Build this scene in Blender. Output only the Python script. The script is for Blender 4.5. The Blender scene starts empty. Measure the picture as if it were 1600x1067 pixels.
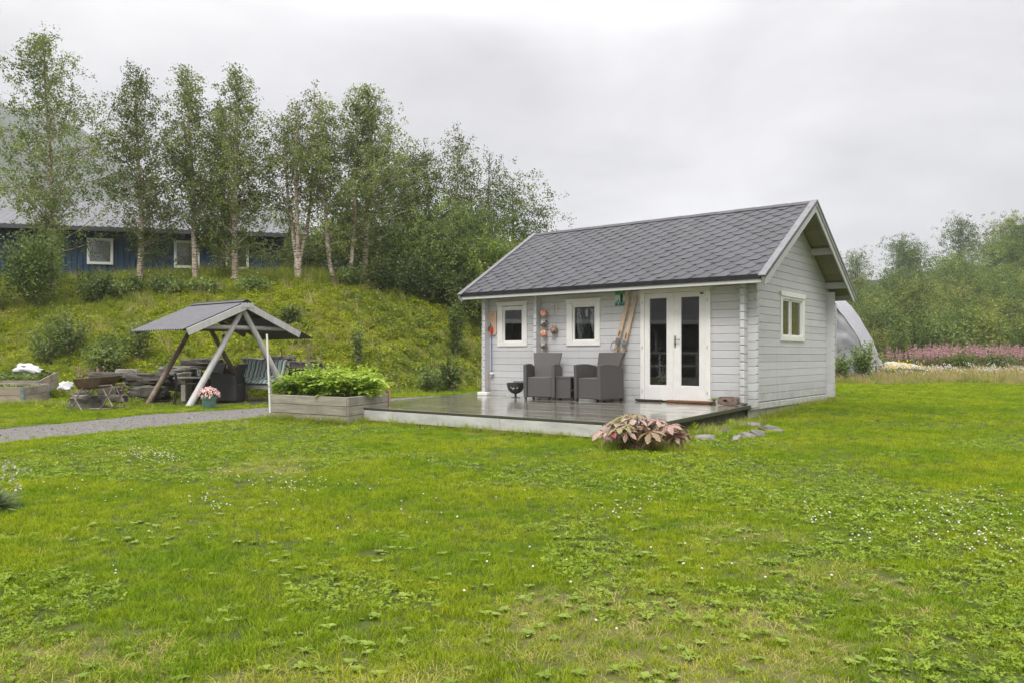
import bpy, math, random
import numpy as np
from mathutils import Vector, Matrix, Euler
from mathutils import noise as mnoise

R = math.radians
rs = np.random.RandomState(7)
random.seed(7)
scene = bpy.context.scene
COL = scene.collection

# ------------------------------------------------------------------ camera, sky, sun, exposure
CZ = 1.06
FPX, HOR = 1222.3, 555.0
cam_data = bpy.data.cameras.new('camera')
cam = bpy.data.objects.new('camera', cam_data)
COL.objects.link(cam)
cam.location = (0, 0, CZ)
cam.rotation_euler = (R(90), 0, 0)
cam_data.sensor_width = 36
cam_data.lens = 36 * FPX / 1600
cam_data.shift_y = (HOR - 533.5) / 1600
cam_data.clip_start = 0.05
cam_data.clip_end = 3000
scene.camera = cam

SUN_EL, SUN_AZ = R(52), R(196)       # azimuth measured clockwise from +Y
world = bpy.data.worlds.new('World')
scene.world = world
world.use_nodes = True
wt = world.node_tree
wt.nodes.clear()
def wn(t, **k):
    n = wt.nodes.new(t)
    for a, b in k.items():
        setattr(n, a, b)
    return n
wout = wn('ShaderNodeOutputWorld')
bg = wn('ShaderNodeBackground')
sky = wn('ShaderNodeTexSky')
sky.sky_type = 'NISHITA'
sky.sun_disc = False
sky.sun_elevation = SUN_EL
sky.sun_rotation = SUN_AZ
sky_s = wn('ShaderNodeVectorMath', operation='SCALE')
sky_s.inputs['Scale'].default_value = 0.10
tc = wn('ShaderNodeTexCoord')
mp = wn('ShaderNodeMapping')
mp.inputs['Scale'].default_value = (1.0, 1.0, 2.6)
mp.inputs['Location'].default_value = (0.35, 0.1, 0.45)
mp.inputs['Rotation'].default_value = (0, 0, 0.25)
n1 = wn('ShaderNodeTexNoise')
n1.inputs['Scale'].default_value = 1.9
n1.inputs['Detail'].default_value = 6
n1.inputs['Roughness'].default_value = 0.52
n1.inputs['Distortion'].default_value = 0.35
cr = wn('ShaderNodeValToRGB')
cr.color_ramp.elements[0].position = 0.40
cr.color_ramp.elements[0].color = (0.71, 0.69, 0.715, 1)
cr.color_ramp.elements[1].position = 0.64
cr.color_ramp.elements[1].color = (1.18, 1.15, 1.17, 1)
sep = wn('ShaderNodeSeparateXYZ')
mr = wn('ShaderNodeMapRange')
mr.interpolation_type = 'SMOOTHSTEP'
mr.inputs['From Min'].default_value = 0.30
mr.inputs['From Max'].default_value = 1.0
mr.inputs['To Min'].default_value = 0.44
mr.inputs['To Max'].default_value = 2.35
cl_s = wn('ShaderNodeVectorMath', operation='SCALE')
mixw = wn('ShaderNodeMix', data_type='RGBA')
mixw.inputs[0].default_value = 0.93
L = wt.links
L.new(tc.outputs['Generated'], mp.inputs['Vector'])
L.new(mp.outputs[0], n1.inputs['Vector'])
L.new(n1.outputs['Fac'], cr.inputs[0])
L.new(tc.outputs['Generated'], sep.inputs[0])
L.new(sep.outputs['Z'], mr.inputs['Value'])
L.new(cr.outputs['Color'], cl_s.inputs[0])
L.new(mr.outputs[0], cl_s.inputs['Scale'])
L.new(sky.outputs[0], sky_s.inputs[0])
L.new(sky_s.outputs[0], mixw.inputs[6])
L.new(cl_s.outputs[0], mixw.inputs[7])
L.new(mixw.outputs[2], bg.inputs['Color'])
bg.inputs['Strength'].default_value = 1.0
L.new(bg.outputs[0], wout.inputs[0])

sun_d = bpy.data.lights.new('sun', 'SUN')
sun = bpy.data.objects.new('sun', sun_d)
COL.objects.link(sun)
sun_d.energy = 1.5
sun_d.angle = R(16)
sun_d.color = (1, 0.965, 0.92)
sdir = Vector((math.sin(SUN_AZ) * math.cos(SUN_EL), math.cos(SUN_AZ) * math.cos(SUN_EL), math.sin(SUN_EL)))
sun.rotation_euler = (-sdir).to_track_quat('-Z', 'Y').to_euler()

scene.render.engine = 'CYCLES'
scene.view_settings.view_transform = 'Standard'
scene.view_settings.look = 'None'
scene.view_settings.gamma = 1
scene.view_settings.exposure = 0.8
scene.view_settings.use_curve_mapping = False
cy = scene.cycles
cy.use_denoising = True
cy.max_bounces = 7
cy.diffuse_bounces = 3
cy.glossy_bounces = 3
cy.transmission_bounces = 4
cy.transparent_max_bounces = 12
cy.volume_bounces = 1
cy.use_adaptive_sampling = True
cy.adaptive_threshold = 0.02

# ------------------------------------------------------------------ tagging, objects
def tag(o, label=None, cat=None, group=None, kind=None):
    if label: o['label'] = label
    if cat: o['category'] = cat
    if group: o['group'] = group
    if kind: o['kind'] = kind
    return o

def empty(name, loc=(0, 0, 0), rz=0.0, label=None, cat=None, group=None, kind=None):
    o = bpy.data.objects.new(name, None)
    COL.objects.link(o)
    o.location = loc
    o.rotation_euler = (0, 0, rz)
    o.empty_display_size = 0.1
    return tag(o, label, cat, group, kind)

def link_mesh(name, me, parent=None, loc=None, rot=None):
    o = bpy.data.objects.new(name, me)
    COL.objects.link(o)
    if parent is not None: o.parent = parent
    if loc is not None: o.location = loc
    if rot is not None: o.rotation_euler = rot
    return o

def copy_tree(o, parent=None, kids=None):
    c = o.copy()
    COL.objects.link(c)
    if parent is not None:
        c.parent = parent
        c.matrix_parent_inverse = o.matrix_parent_inverse.copy()
    for ch in list(o.children):
        copy_tree(ch, c)
    return c

class MB:
    """collects shapes and links them as one mesh"""
    def __init__(s):
        s.v = []; s.f = []; s.m = []
    def add(s, vs, fs, mi=0):
        n = len(s.v)
        s.v.extend([tuple(p) for p in vs])
        s.f.extend([tuple(i + n for i in f) for f in fs])
        s.m.extend([mi] * len(fs))
        return s
    def box(s, c, d, M=None, mi=0, ch=0.0):
        x, y, z = d[0] / 2, d[1] / 2, d[2] / 2
        if ch <= 0:
            vs = [(i * x, j * y, k * z) for i in (-1, 1) for j in (-1, 1) for k in (-1, 1)]
            fs = [(0, 1, 3, 2), (4, 6, 7, 5), (0, 4, 5, 1), (2, 3, 7, 6), (0, 2, 6, 4), (1, 5, 7, 3)]
        else:
            vs = []; fs = []; idx = {}
            for i in (-1, 1):
                for j in (-1, 1):
                    for k in (-1, 1):
                        for a in range(3):
                            q = [i * (x - ch), j * (y - ch), k * (z - ch)]
                            q[a] = (i * x, j * y, k * z)[a]
                            idx[(i, j, k, a)] = len(vs)
                            vs.append(q)
            for i in (-1, 1):
                fs.append([idx[(i, j, k, 0)] for j, k in ((-1, -1), (1, -1), (1, 1), (-1, 1))][::i])
                fs.append([idx[(j, i, k, 1)] for j, k in ((-1, -1), (1, -1), (1, 1), (-1, 1))][::-i])
                fs.append([idx[(j, k, i, 2)] for j, k in ((-1, -1), (1, -1), (1, 1), (-1, 1))][::i])
            for i in (-1, 1):
                for j in (-1, 1):
                    fs.append([idx[(i, j, -1, 0)], idx[(i, j, 1, 0)], idx[(i, j, 1, 1)], idx[(i, j, -1, 1)]][::-i * j])
                    fs.append([idx[(i, -1, j, 0)], idx[(i, 1, j, 0)], idx[(i, 1, j, 2)], idx[(i, -1, j, 2)]][::i * j])
                    fs.append([idx[(-1, i, j, 1)], idx[(1, i, j, 1)], idx[(1, i, j, 2)], idx[(-1, i, j, 2)]][::-i * j])
                    for k in (-1, 1):
                        fs.append([idx[(i, j, k, 0)], idx[(i, j, k, 1)], idx[(i, j, k, 2)]][::i * j * k])
        c = Vector(c)
        if M is not None:
            vs = [M @ Vector(p) + c for p in vs]
        else:
            vs = [Vector(p) + c for p in vs]
        return s.add(vs, fs, mi)
    def bar(s, p, q, w, h, up=(0, 0, 1), mi=0, ch=0.0):
        p, q = Vector(p), Vector(q)
        d = q - p
        X = d.normalized(); Z = Vector(up)
        Y = Z.cross(X).normalized(); Z = X.cross(Y)
        M = Matrix((X, Y, Z)).transposed()
        return s.box((p + q) / 2, (d.length, w, h), M, mi, ch)
    def tube(s, pts, rad, n=8, mi=0, cap=True):
        pts = [Vector(p) for p in pts]
        if not hasattr(rad, '__len__'): rad = [rad] * len(pts)
        vs = []; fs = []
        prevU = None
        for i, p in enumerate(pts):
            if i == 0: t = pts[1] - p
            elif i == len(pts) - 1: t = p - pts[i - 1]
            else: t = (pts[i + 1] - pts[i - 1])
            t = t.normalized() if t.length > 1e-9 else Vector((0, 0, 1))
            if prevU is None:
                U = t.orthogonal().normalized()
            else:
                U = (prevU - t * prevU.dot(t))
                U = U.normalized() if U.length > 1e-6 else t.orthogonal().normalized()
            prevU = U
            V = t.cross(U)
            for k in range(n):
                a = 2 * math.pi * k / n
                vs.append(p + (U * math.cos(a) + V * math.sin(a)) * rad[i])
        for i in range(len(pts) - 1):
            for k in range(n):
                a = i * n + k; b = i * n + (k + 1) % n
                fs.append((a, b, b + n, a + n))
        if cap:
            fs.append(tuple(range(n))[::-1])
            m = (len(pts) - 1) * n
            fs.append(tuple(range(m, m + n)))
        return s.add(vs, fs, mi)
    def lathe(s, prof, n=20, c=(0, 0, 0), mi=0):
        vs = []; fs = []
        for r, z in prof:
            for k in range(n):
                a = 2 * math.pi * k / n
                vs.append((c[0] + r * math.cos(a), c[1] + r * math.sin(a), c[2] + z))
        for i in range(len(prof) - 1):
            for k in range(n):
                a = i * n + k; b = i * n + (k + 1) % n
                fs.append((a, b, b + n, a + n))
        return s.add(vs, fs, mi)
    def ball(s, c, r, n=12, m=8, sq=(1, 1, 1), mi=0, jit=0.0):
        c = Vector(c); vs = []; fs = []
        for i in range(m + 1):
            ph = math.pi * i / m
            for k in range(n):
                a = 2 * math.pi * k / n
                d = Vector((math.sin(ph) * math.cos(a), math.sin(ph) * math.sin(a), math.cos(ph)))
                rr = r
                if jit:
                    rr = r * (1 + jit * mnoise.noise(d * 1.7 + c * 3.1) + jit * 0.5 * mnoise.noise(d * 4 + c))
                vs.append(c + Vector((d.x * sq[0], d.y * sq[1], d.z * sq[2])) * rr)
        for i in range(m):
            for k in range(n):
                a = i * n + k; b = i * n + (k + 1) % n
                fs.append((a, a + n, b + n, b))
        return s.add(vs, fs, mi)
    def prism(s, poly, a, b, fn, mi=0, inset=0.0, bev=0.0):
        """poly: 2-D outline; extruded from depth a to b; fn(x, y, depth) -> point. bev/inset give a bevelled front edge"""
        n = len(poly)
        cx = sum(p[0] for p in poly) / n; cy_ = sum(p[1] for p in poly) / n
        layers = []
        if bev > 0:
            ins = inset_poly(poly, inset)
            layers.append((ins, a)); layers.append((poly, a + bev * (1 if b > a else -1)))
        else:
            layers.append((poly, a))
        layers.append((poly, b))
        vs = []
        for pl, d in layers:
            for x, y in pl: vs.append(fn(x, y, d))
        fs = [tuple(range(n))]
        for l in range(len(layers) - 1):
            for k in range(n):
                i = l * n + k; j = l * n + (k + 1) % n
                fs.append((i, i + n, j + n, j))
        m = (len(layers) - 1) * n
        fs.append(tuple(range(m, m + n))[::-1])
        return s.add(vs, fs, mi)
    def mesh(s, name, mats, smooth=False, fix=True):
        me = bpy.data.meshes.new(name)
        me.from_pydata([tuple(p) for p in s.v], [], s.f)
        if not isinstance(mats, (list, tuple)): mats = [mats]
        for m in mats: me.materials.append(m)
        if len(mats) > 1: me.polygons.foreach_set('material_index', s.m)
        if fix:
            import bmesh
            bm = bmesh.new(); bm.from_mesh(me)
            bmesh.ops.recalc_face_normals(bm, faces=bm.faces)
            bm.to_mesh(me); bm.free()
        if smooth:
            me.polygons.foreach_set('use_smooth', [True] * len(me.polygons))
            if smooth != 'all':
                try: me.set_sharp_from_angle(angle=R(38))
                except Exception: pass
        me.update()
        return me
    def build(s, name, mats, parent=None, loc=None, rot=None, smooth=False, **t):
        o = link_mesh(name, s.mesh(name, mats, smooth), parent, loc, rot)
        tag(o, t.get('label'), t.get('cat'), t.get('group'), t.get('kind'))
        return o

def inset_poly(poly, d):
    n = len(poly); out = []
    area = sum(poly[i][0] * poly[(i + 1) % n][1] - poly[(i + 1) % n][0] * poly[i][1] for i in range(n))
    sg = 1 if area > 0 else -1
    for i in range(n):
        p0 = Vector(poly[i - 1]); p1 = Vector(poly[i]); p2 = Vector(poly[(i + 1) % n])
        e1 = (p1 - p0).normalized(); e2 = (p2 - p1).normalized()
        n1_ = Vector((-e1.y, e1.x)) * sg; n2_ = Vector((-e2.y, e2.x)) * sg
        k = 1 + n1_.dot(n2_)
        out.append(tuple(p1 + (n1_ + n2_) * (d / max(k, 0.3))))
    return out

# ------------------------------------------------------------------ materials
MATS = {}
class NT:
    def __init__(s, name):
        s.mat = bpy.data.materials.new(name)
        s.mat.use_nodes = True
        s.t = s.mat.node_tree
        s.b = s.t.nodes['Principled BSDF']
        s.out = s.t.nodes['Material Output']
    def n(s, t, ins=None, **k):
        n = s.t.nodes.new(t)
        for a, b in k.items(): setattr(n, a, b)
        for a, b in (ins or {}).items():
            if hasattr(b, 'is_linked') or isinstance(b, bpy.types.NodeSocket): s.t.links.new(b, n.inputs[a])
            else: n.inputs[a].default_value = b
        return n
    def l(s, a, b): s.t.links.new(a, b)
    def ramp(s, fac, stops, interp='LINEAR'):
        r = s.t.nodes.new('ShaderNodeValToRGB')
        r.color_ramp.interpolation = interp
        e = r.color_ramp.elements
        while len(e) < len(stops): e.new(0.5)
        for i, (p, c) in enumerate(stops):
            e[i].position = p
            e[i].color = (c[0], c[1], c[2], 1) if hasattr(c, '__len__') else (c, c, c, 1)
        s.l(fac, r.inputs[0])
        return r.outputs[0]
    def noise(s, vec, scale, detail=4, rough=0.55, dist=0.0):
        n = s.n('ShaderNodeTexNoise', {'Scale': scale, 'Detail': detail, 'Roughness': rough, 'Distortion': dist})
        if vec is not None: s.l(vec, n.inputs['Vector'])
        return n.outputs['Fac']
    def mapping(s, vec, scale=(1, 1, 1), loc=(0, 0, 0), rot=(0, 0, 0)):
        m = s.n('ShaderNodeMapping', {'Scale': scale, 'Location': loc, 'Rotation': rot})
        s.l(vec, m.inputs['Vector'])
        return m.outputs[0]
    def mix(s, fac, a, b, blend='MIX'):
        m = s.n('ShaderNodeMix', data_type='RGBA', blend_type=blend)
        for i, v in ((0, fac), (6, a), (7, b)):
            if isinstance(v, bpy.types.NodeSocket): s.l(v, m.inputs[i])
            elif i == 0: m.inputs[0].default_value = v
            else: m.inputs[i].default_value = (v[0], v[1], v[2], 1)
        return m.outputs[2]
    def math(s, op, a, b=None, c=None, clamp=False):
        m = s.n('ShaderNodeMath', operation=op, use_clamp=clamp)
        for i, v in enumerate((a, b, c)):
            if v is None: continue
            if isinstance(v, bpy.types.NodeSocket): s.l(v, m.inputs[i])
            else: m.inputs[i].default_value = v
        return m.outputs[0]
    def bump(s, h, strength=0.3, dist=0.01, normal=None):
        b = s.n('ShaderNodeBump', {'Strength': strength, 'Distance': dist})
        s.l(h, b.inputs['Height'])
        if normal is not None: s.l(normal, b.inputs['Normal'])
        s.l(b.outputs[0], s.b.inputs['Normal'])
        return b.outputs[0]

def plain(name, col, rough=0.6, var=0.12, scale=8.0, bump=0.0, metal=0.0, spec=0.5, stretch=(1, 1, 1), col2=None, bscale=None, coat=0.0):
    if name in MATS: return MATS[name]
    k = NT(name)
    g = k.n('ShaderNodeNewGeometry')
    tcn = k.n('ShaderNodeTexCoord')
    oi = k.n('ShaderNodeObjectInfo')
    v = k.mapping(tcn.outputs['Object'], stretch)
    off = k.n('ShaderNodeVectorMath', operation='ADD')
    k.l(v, off.inputs[0])
    cx = k.n('ShaderNodeCombineXYZ')
    k.l(k.math('MULTIPLY', oi.outputs['Random'], 37.0), cx.inputs[0])
    k.l(k.math('MULTIPLY', oi.outputs['Random'], 91.0), cx.inputs[1])
    k.l(cx.outputs[0], off.inputs[1])
    f = k.noise(off.outputs[0], scale, 6, 0.6)
    c2 = col2 or tuple(min(1, c * (1 - var * 2.2)) for c in col)
    c = k.ramp(f, [(0.32, c2), (0.62, col)])
    bri = k.math('MULTIPLY_ADD', oi.outputs['Random'], var * 1.2, 1 - var * 0.6)
    hv = k.n('ShaderNodeHueSaturation')
    k.l(c, hv.inputs['Color']); k.l(bri, hv.inputs['Value'])
    k.l(hv.outputs[0], k.b.inputs['Base Color'])
    k.b.inputs['Roughness'].default_value = rough
    k.b.inputs['Metallic'].default_value = metal
    k.b.inputs['Specular IOR Level'].default_value = spec
    if coat: k.b.inputs['Coat Weight'].default_value = coat; k.b.inputs['Coat Roughness'].default_value = 0.12
    if bump:
        k.bump(k.noise(off.outputs[0], bscale or scale * 4, 5, 0.65), bump, 0.01)
    MATS[name] = k.mat
    return k.mat

def wood(name, c1, c2, grain=(1, 30, 30), rough=0.65, bump=0.25, var=0.12, stain=None, coat=0.0):
    """grain: large values run across the fibre, small along it (object space)"""
    if name in MATS: return MATS[name]
    k = NT(name)
    tcn = k.n('ShaderNodeTexCoord'); oi = k.n('ShaderNodeObjectInfo')
    off = k.n('ShaderNodeVectorMath', operation='ADD')
    k.l(tcn.outputs['Object'], off.inputs[0])
    cx = k.n('ShaderNodeCombineXYZ')
    k.l(k.math('MULTIPLY', oi.outputs['Random'], 53.0), cx.inputs[0])
    k.l(k.math('MULTIPLY', oi.outputs['Random'], 17.0), cx.inputs[2])
    k.l(cx.outputs[0], off.inputs[1])
    g = k.noise(k.mapping(off.outputs[0], grain), 1.0, 7, 0.65, 0.4)
    blot = k.noise(off.outputs[0], 2.3, 4, 0.55)
    c = k.ramp(g, [(0.3, c2), (0.66, c1)])
    if stain:
        c = k.mix(k.ramp(blot, [(0.5, 0.0), (0.72, 0.8)]), c, stain)
    bri = k.math('MULTIPLY_ADD', oi.outputs['Random'], var * 2, 1 - var)
    hv = k.n('ShaderNodeHueSaturation')
    k.l(c, hv.inputs['Color']); k.l(bri, hv.inputs['Value'])
    k.l(hv.outputs[0], k.b.inputs['Base Color'])
    k.b.inputs['Roughness'].default_value = rough
    if coat: k.b.inputs['Coat Weight'].default_value = coat; k.b.inputs['Coat Roughness'].default_value = 0.1
    if bump: k.bump(g, bump, 0.004)
    MATS[name] = k.mat
    return k.mat

def leaf_mat(name, cols, trans=0.35, rough=0.55, attr=True, gloss=0.35, pos_scale=0.0, pos_cols=None, pos_ramp=(0.42, 0.6)):
    """cols: three colours picked per leaf by the 'rnd' attribute (or per instance)"""
    if name in MATS: return MATS[name]
    k = NT(name)
    if attr:
        a = k.n('ShaderNodeAttribute', attribute_name='rnd')
        r = a.outputs['Fac']
    else:
        oi = k.n('ShaderNodeObjectInfo')
        a = k.n('ShaderNodeAttribute', attribute_name='rnd')
        r = k.math('FRACT', k.math('ADD', k.math('MULTIPLY', oi.outputs['Random'], 0.6), k.math('MULTIPLY', a.outputs['Fac'], 0.4)))
    st = [(i / (len(cols) - 1) * 0.9 + 0.05, c) for i, c in enumerate(cols)]
    c = k.ramp(r, st)
    if pos_cols:
        g = k.n('ShaderNodeNewGeometry')
        f = k.noise(g.outputs['Position'], pos_scale, 4, 0.6)
        c = k.mix(k.ramp(f, [(pos_ramp[0], 0.0), (pos_ramp[1], 1.0)]), c, pos_cols, 'MULTIPLY')
    if attr:
        oi2 = k.n('ShaderNodeObjectInfo'); hv = k.n('ShaderNodeHueSaturation'); k.l(c, hv.inputs['Color'])
        k.l(k.math('MULTIPLY_ADD', oi2.outputs['Random'], 0.55, 0.70), hv.inputs['Value']); c = hv.outputs[0]
    k.l(c, k.b.inputs['Base Color'])
    k.b.inputs['Roughness'].default_value = rough
    k.b.inputs['Specular IOR Level'].default_value = gloss
    tr = k.n('ShaderNodeBsdfTranslucent')
    br = k.n('ShaderNodeMix', data_type='RGBA', blend_type='MULTIPLY')
    br.inputs[0].default_value = 1
    k.l(c, br.inputs[6]); br.inputs[7].default_value = (1.35, 1.4, 0.7, 1)
    k.l(br.outputs[2], tr.inputs['Color'])
    ms = k.n('ShaderNodeMixShader'); ms.inputs[0].default_value = trans
    k.l(k.b.outputs[0], ms.inputs[1]); k.l(tr.outputs[0], ms.inputs[2])
    k.l(ms.outputs[0], k.out.inputs['Surface'])
    MATS[name] = k.mat
    return k.mat

def glass_mat():
    if 'glass' in MATS: return MATS['glass']
    k = NT('window_glass')
    k.t.nodes.remove(k.b)
    tr = k.n('ShaderNodeBsdfTransparent'); tr.inputs[0].default_value = (0.88, 0.9, 0.89, 1)
    gl = k.n('ShaderNodeBsdfGlossy', {'Roughness': 0.015}); gl.inputs['Color'].default_value = (1, 1, 1, 1)
    fr = k.n('ShaderNodeFresnel', {'IOR': 1.5})
    ms = k.n('ShaderNodeMixShader')
    k.l(k.math('MULTIPLY', fr.outputs[0], 1.3, clamp=True), ms.inputs[0]); k.l(tr.outputs[0], ms.inputs[1]); k.l(gl.outputs[0], ms.inputs[2])
    k.l(ms.outputs[0], k.out.inputs['Surface'])
    MATS['glass'] = k.mat
    return k.mat

# painted logs
def painted(name, col, dirt=(0.22, 0.23, 0.2)):
    if name in MATS: return MATS[name]
    k = NT(name)
    tcn = k.n('ShaderNodeTexCoord'); oi = k.n('ShaderNodeObjectInfo')
    off = k.n('ShaderNodeVectorMath', operation='ADD')
    k.l(tcn.outputs['Object'], off.inputs[0])
    cx = k.n('ShaderNodeCombineXYZ')
    k.l(k.math('MULTIPLY', oi.outputs['Random'], 43.0), cx.inputs[0])
    k.l(cx.outputs[0], off.inputs[1])
    big = k.noise(k.mapping(off.outputs[0], (0.8, 0.8, 2.5)), 1.5, 5, 0.6)
    grain = k.noise(k.mapping(off.outputs[0], (2.5, 2.5, 45)), 1.0, 6, 0.7)
    knot = k.n('ShaderNodeTexVoronoi', {'Scale': 1.0}, feature='F1')
    k.l(k.mapping(off.outputs[0], (2.1, 2.1, 7.0)), knot.inputs['Vector'])
    c = k.ramp(big, [(0.3, tuple(x * 0.9 for x in col)), (0.68, col)])
    c = k.mix(k.ramp(grain, [(0.45, 0.0), (0.8, 0.10)]), c, dirt)
    c = k.mix(k.ramp(knot.outputs['Distance'], [(0.035, 0.75), (0.085, 0.0)]), c, (0.24, 0.2, 0.16))
    wg = k.n('ShaderNodeNewGeometry').outputs['Position']; wz = k.n('ShaderNodeSeparateXYZ'); k.l(wg, wz.inputs[0])
    low = k.math('MULTIPLY', k.ramp(wz.outputs[2], [(0.20, 1.0), (0.62, 0.0)]), k.ramp(k.noise(wg, 7, 5, 0.7), [(0.38, 0.0), (0.62, 0.5)]))
    c = k.mix(low, c, (0.20, 0.20, 0.15))
    drip = k.noise(k.mapping(wg, (9, 9, 0.5)), 1.0, 4, 0.6)
    c = k.mix(k.ramp(drip, [(0.55, 0.0), (0.78, 0.22)]), c, (0.24, 0.25, 0.22))
    bri = k.math('MULTIPLY_ADD', oi.outputs['Random'], 0.12, 0.93)
    hv = k.n('ShaderNodeHueSaturation')
    k.l(c, hv.inputs['Color']); k.l(bri, hv.inputs['Value'])
    k.l(hv.outputs[0], k.b.inputs['Base Color'])
    k.b.inputs['Roughness'].default_value = 0.5
    k.b.inputs['Specular IOR Level'].default_value = 0.35
    k.bump(grain, 0.12, 0.003)
    MATS[name] = k.mat
    return k.mat

M_LOG = painted('grey_painted_log', (0.53, 0.53, 0.535))
M_WHITE = plain('white_paint', (0.72, 0.71, 0.68), 0.42, 0.04, 5, 0.04)
M_TRIMG = painted('pale_grey_trim', (0.50, 0.505, 0.49))
M_BLACKM = plain('black_flashing', (0.018, 0.019, 0.021), 0.35, 0.3, 6, 0.05)
M_GREYM = plain('grey_flashing', (0.13, 0.13, 0.137), 0.42, 0.15, 6, 0.05)
M_SOFF = wood('soffit_board', (0.30, 0.27, 0.19), (0.22, 0.19, 0.13), (30, 1.5, 30), 0.7, 0.15)
M_INT = wood('interior_pine', (0.30, 0.24, 0.16), (0.22, 0.17, 0.10), (2, 2, 30), 0.6, 0.1)
M_BLACK = plain('black_plastic', (0.02, 0.02, 0.021), 0.4, 0.2, 10)
M_STEEL = plain('steel', (0.5, 0.5, 0.5), 0.3, 0.1, 10, 0, 1.0)
M_DARKGAP = plain('dark_timber', (0.035, 0.03, 0.022), 0.9, 0.3, 6, 0.3)
M_CONC = plain('concrete', (0.42, 0.41, 0.37), 0.9, 0.22, 4, 0.5)
M_ROCK = plain('rock', (0.19, 0.175, 0.155), 0.85, 0.3, 5, 0.9, col2=(0.06, 0.06, 0.04), bscale=14)
M_ROCKD = plain('dark_rock', (0.095, 0.08, 0.065), 0.85, 0.3, 4, 0.9, col2=(0.025, 0.027, 0.016), bscale=12)

def shingle_mat():
    k = NT('bitumen_shingle')
    tcn = k.n('ShaderNodeTexCoord'); oi = k.n('ShaderNodeObjectInfo')
    g = k.n('ShaderNodeNewGeometry')
    a = k.n('ShaderNodeAttribute', attribute_name='rnd')
    r = k.math('FRACT', k.math('ADD', oi.outputs['Random'], a.outputs['Fac']))
    fine = k.noise(g.outputs['Position'], 170, 3, 0.7)
    mid = k.noise(g.outputs['Position'], 1.6, 5, 0.6)
    c = k.ramp(fine, [(0.3, (0.022, 0.022, 0.025)), (0.7, (0.060, 0.060, 0.067))])
    c = k.mix(k.ramp(mid, [(0.4, 0.0), (0.7, 0.45)]), c, (0.062, 0.062, 0.066))
    hv = k.n('ShaderNodeHueSaturation')
    k.l(c, hv.inputs['Color']); k.l(k.math('MULTIPLY_ADD', r, 0.40, 0.80), hv.inputs['Value'])
    k.l(hv.outputs[0], k.b.inputs['Base Color'])
    k.b.inputs['Roughness'].default_value = 0.55
    k.b.inputs['Specular IOR Level'].default_value = 0.4
    k.bump(fine, 0.35, 0.003)
    return k.mat
M_SHIN = shingle_mat()
# ------------------------------------------------------------------ places
TH = R(38.14)
U = Vector((math.cos(TH), -math.sin(TH), 0)); V = Vector((math.sin(TH), math.cos(TH), 0))
OC = Vector((3.885, 12.888, 0))
def W(a, b, z=0.0): return OC + U * a + V * b + Vector((0, 0, z))
def G(px, py, z=0.0):
    y = (CZ - z) * FPX / (py - HOR)
    return Vector(((px - 800) / FPX * y, y, z))
def AT(px, py, y): return Vector(((px - 800) / FPX * y, y, CZ + (HOR - py) * y / FPX))
def on_front(px, py, b=0.0):
    P = OC + V * b; t = (px - 800) / FPX
    s = (t * P.y - P.x) / (U.x - t * U.y)
    y = P.y + s * U.y
    return s, CZ + (HOR - py) * y / FPX

def sst(x):
    x = np.clip(x, 0, 1)
    return x * x * (3 - 2 * x)

def vnoise(x, y, s, seed=0):
    """smooth value noise, vectorised"""
    x = np.asarray(x, float) * s + seed * 17.3; y = np.asarray(y, float) * s + seed * 9.1
    xi = np.floor(x); yi = np.floor(y); fx = x - xi; fy = y - yi
    fx = fx * fx * (3 - 2 * fx); fy = fy * fy * (3 - 2 * fy)
    def h(a, b):
        q = np.sin(a * 127.1 + b * 311.7 + seed * 74.7) * 43758.5453
        return q - np.floor(q)
    return (h(xi, yi) * (1 - fx) + h(xi + 1, yi) * fx) * (1 - fy) + (h(xi, yi + 1) * (1 - fx) + h(xi + 1, yi + 1) * fx) * fy
def fbm(x, y, s, seed=0):
    return 0.55 * vnoise(x, y, s, seed) + 0.28 * vnoise(x, y, s * 2.1, seed + 1) + 0.17 * vnoise(x, y, s * 4.3, seed + 2)

def foot_y(x):
    return np.interp(x, [-60, -30, -14, -10, -7, -3.4, -1.2, 3, 12, 60], [22, 21, 20.4, 19.7, 19.9, 21.6, 24.0, 27, 34, 60])
def ground_z(x, y):
    x = np.asarray(x, float); y = np.asarray(y, float)
    fy = foot_y(x)
    hc = np.interp(x, [-80, -16, -10, -4, -2, 0, 5, 10, 14], [3.9, 3.45, 3.6, 3.55, 3.2, 2.7, 1.6, 0.5, 0.0])
    t = np.clip((y - fy) / 7.6, 0, 1)
    z = hc * (0.55 * sst(t) + 0.45 * np.sin(t * math.pi / 2))
    z = z + 0.22 * (fbm(x, y, 0.45, 3) - 0.5) * np.clip(t * 4, 0, 1)
    # lawn undulation and a slight rise beside the cabin
    z = z + 0.05 * (fbm(x, y, 0.35, 5) - 0.5) * np.clip((y - 1) / 6, 0, 1)
    z = z + 0.09 * sst((x - 2.5) / 3) * sst((y - 11.5) / 4) * (1 - sst((y - 40) / 20))
    # wooded hill on the right
    hill = 13.0 * sst((y - 46) / 62) * (0.30 + 0.70 * sst((x - 26) / 36)) * sst((x - 2) / 20)
    z = z + hill
    # mountain behind on the left
    m = sst((y - 260) / 270) * 196 * (1 - sst((x + 410) / 235))
    z = z + m * (1 + 0.35 * (fbm(x, y, 0.012, 8) - 0.5)) + 5 * (fbm(x, y, 0.06, 9) - 0.5) * sst((y - 100) / 60)
    return z
def gz(x, y): return float(ground_z(x, y))
def on_ground(x, y, dz=0.0): return Vector((x, y, gz(x, y) + dz))

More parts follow.
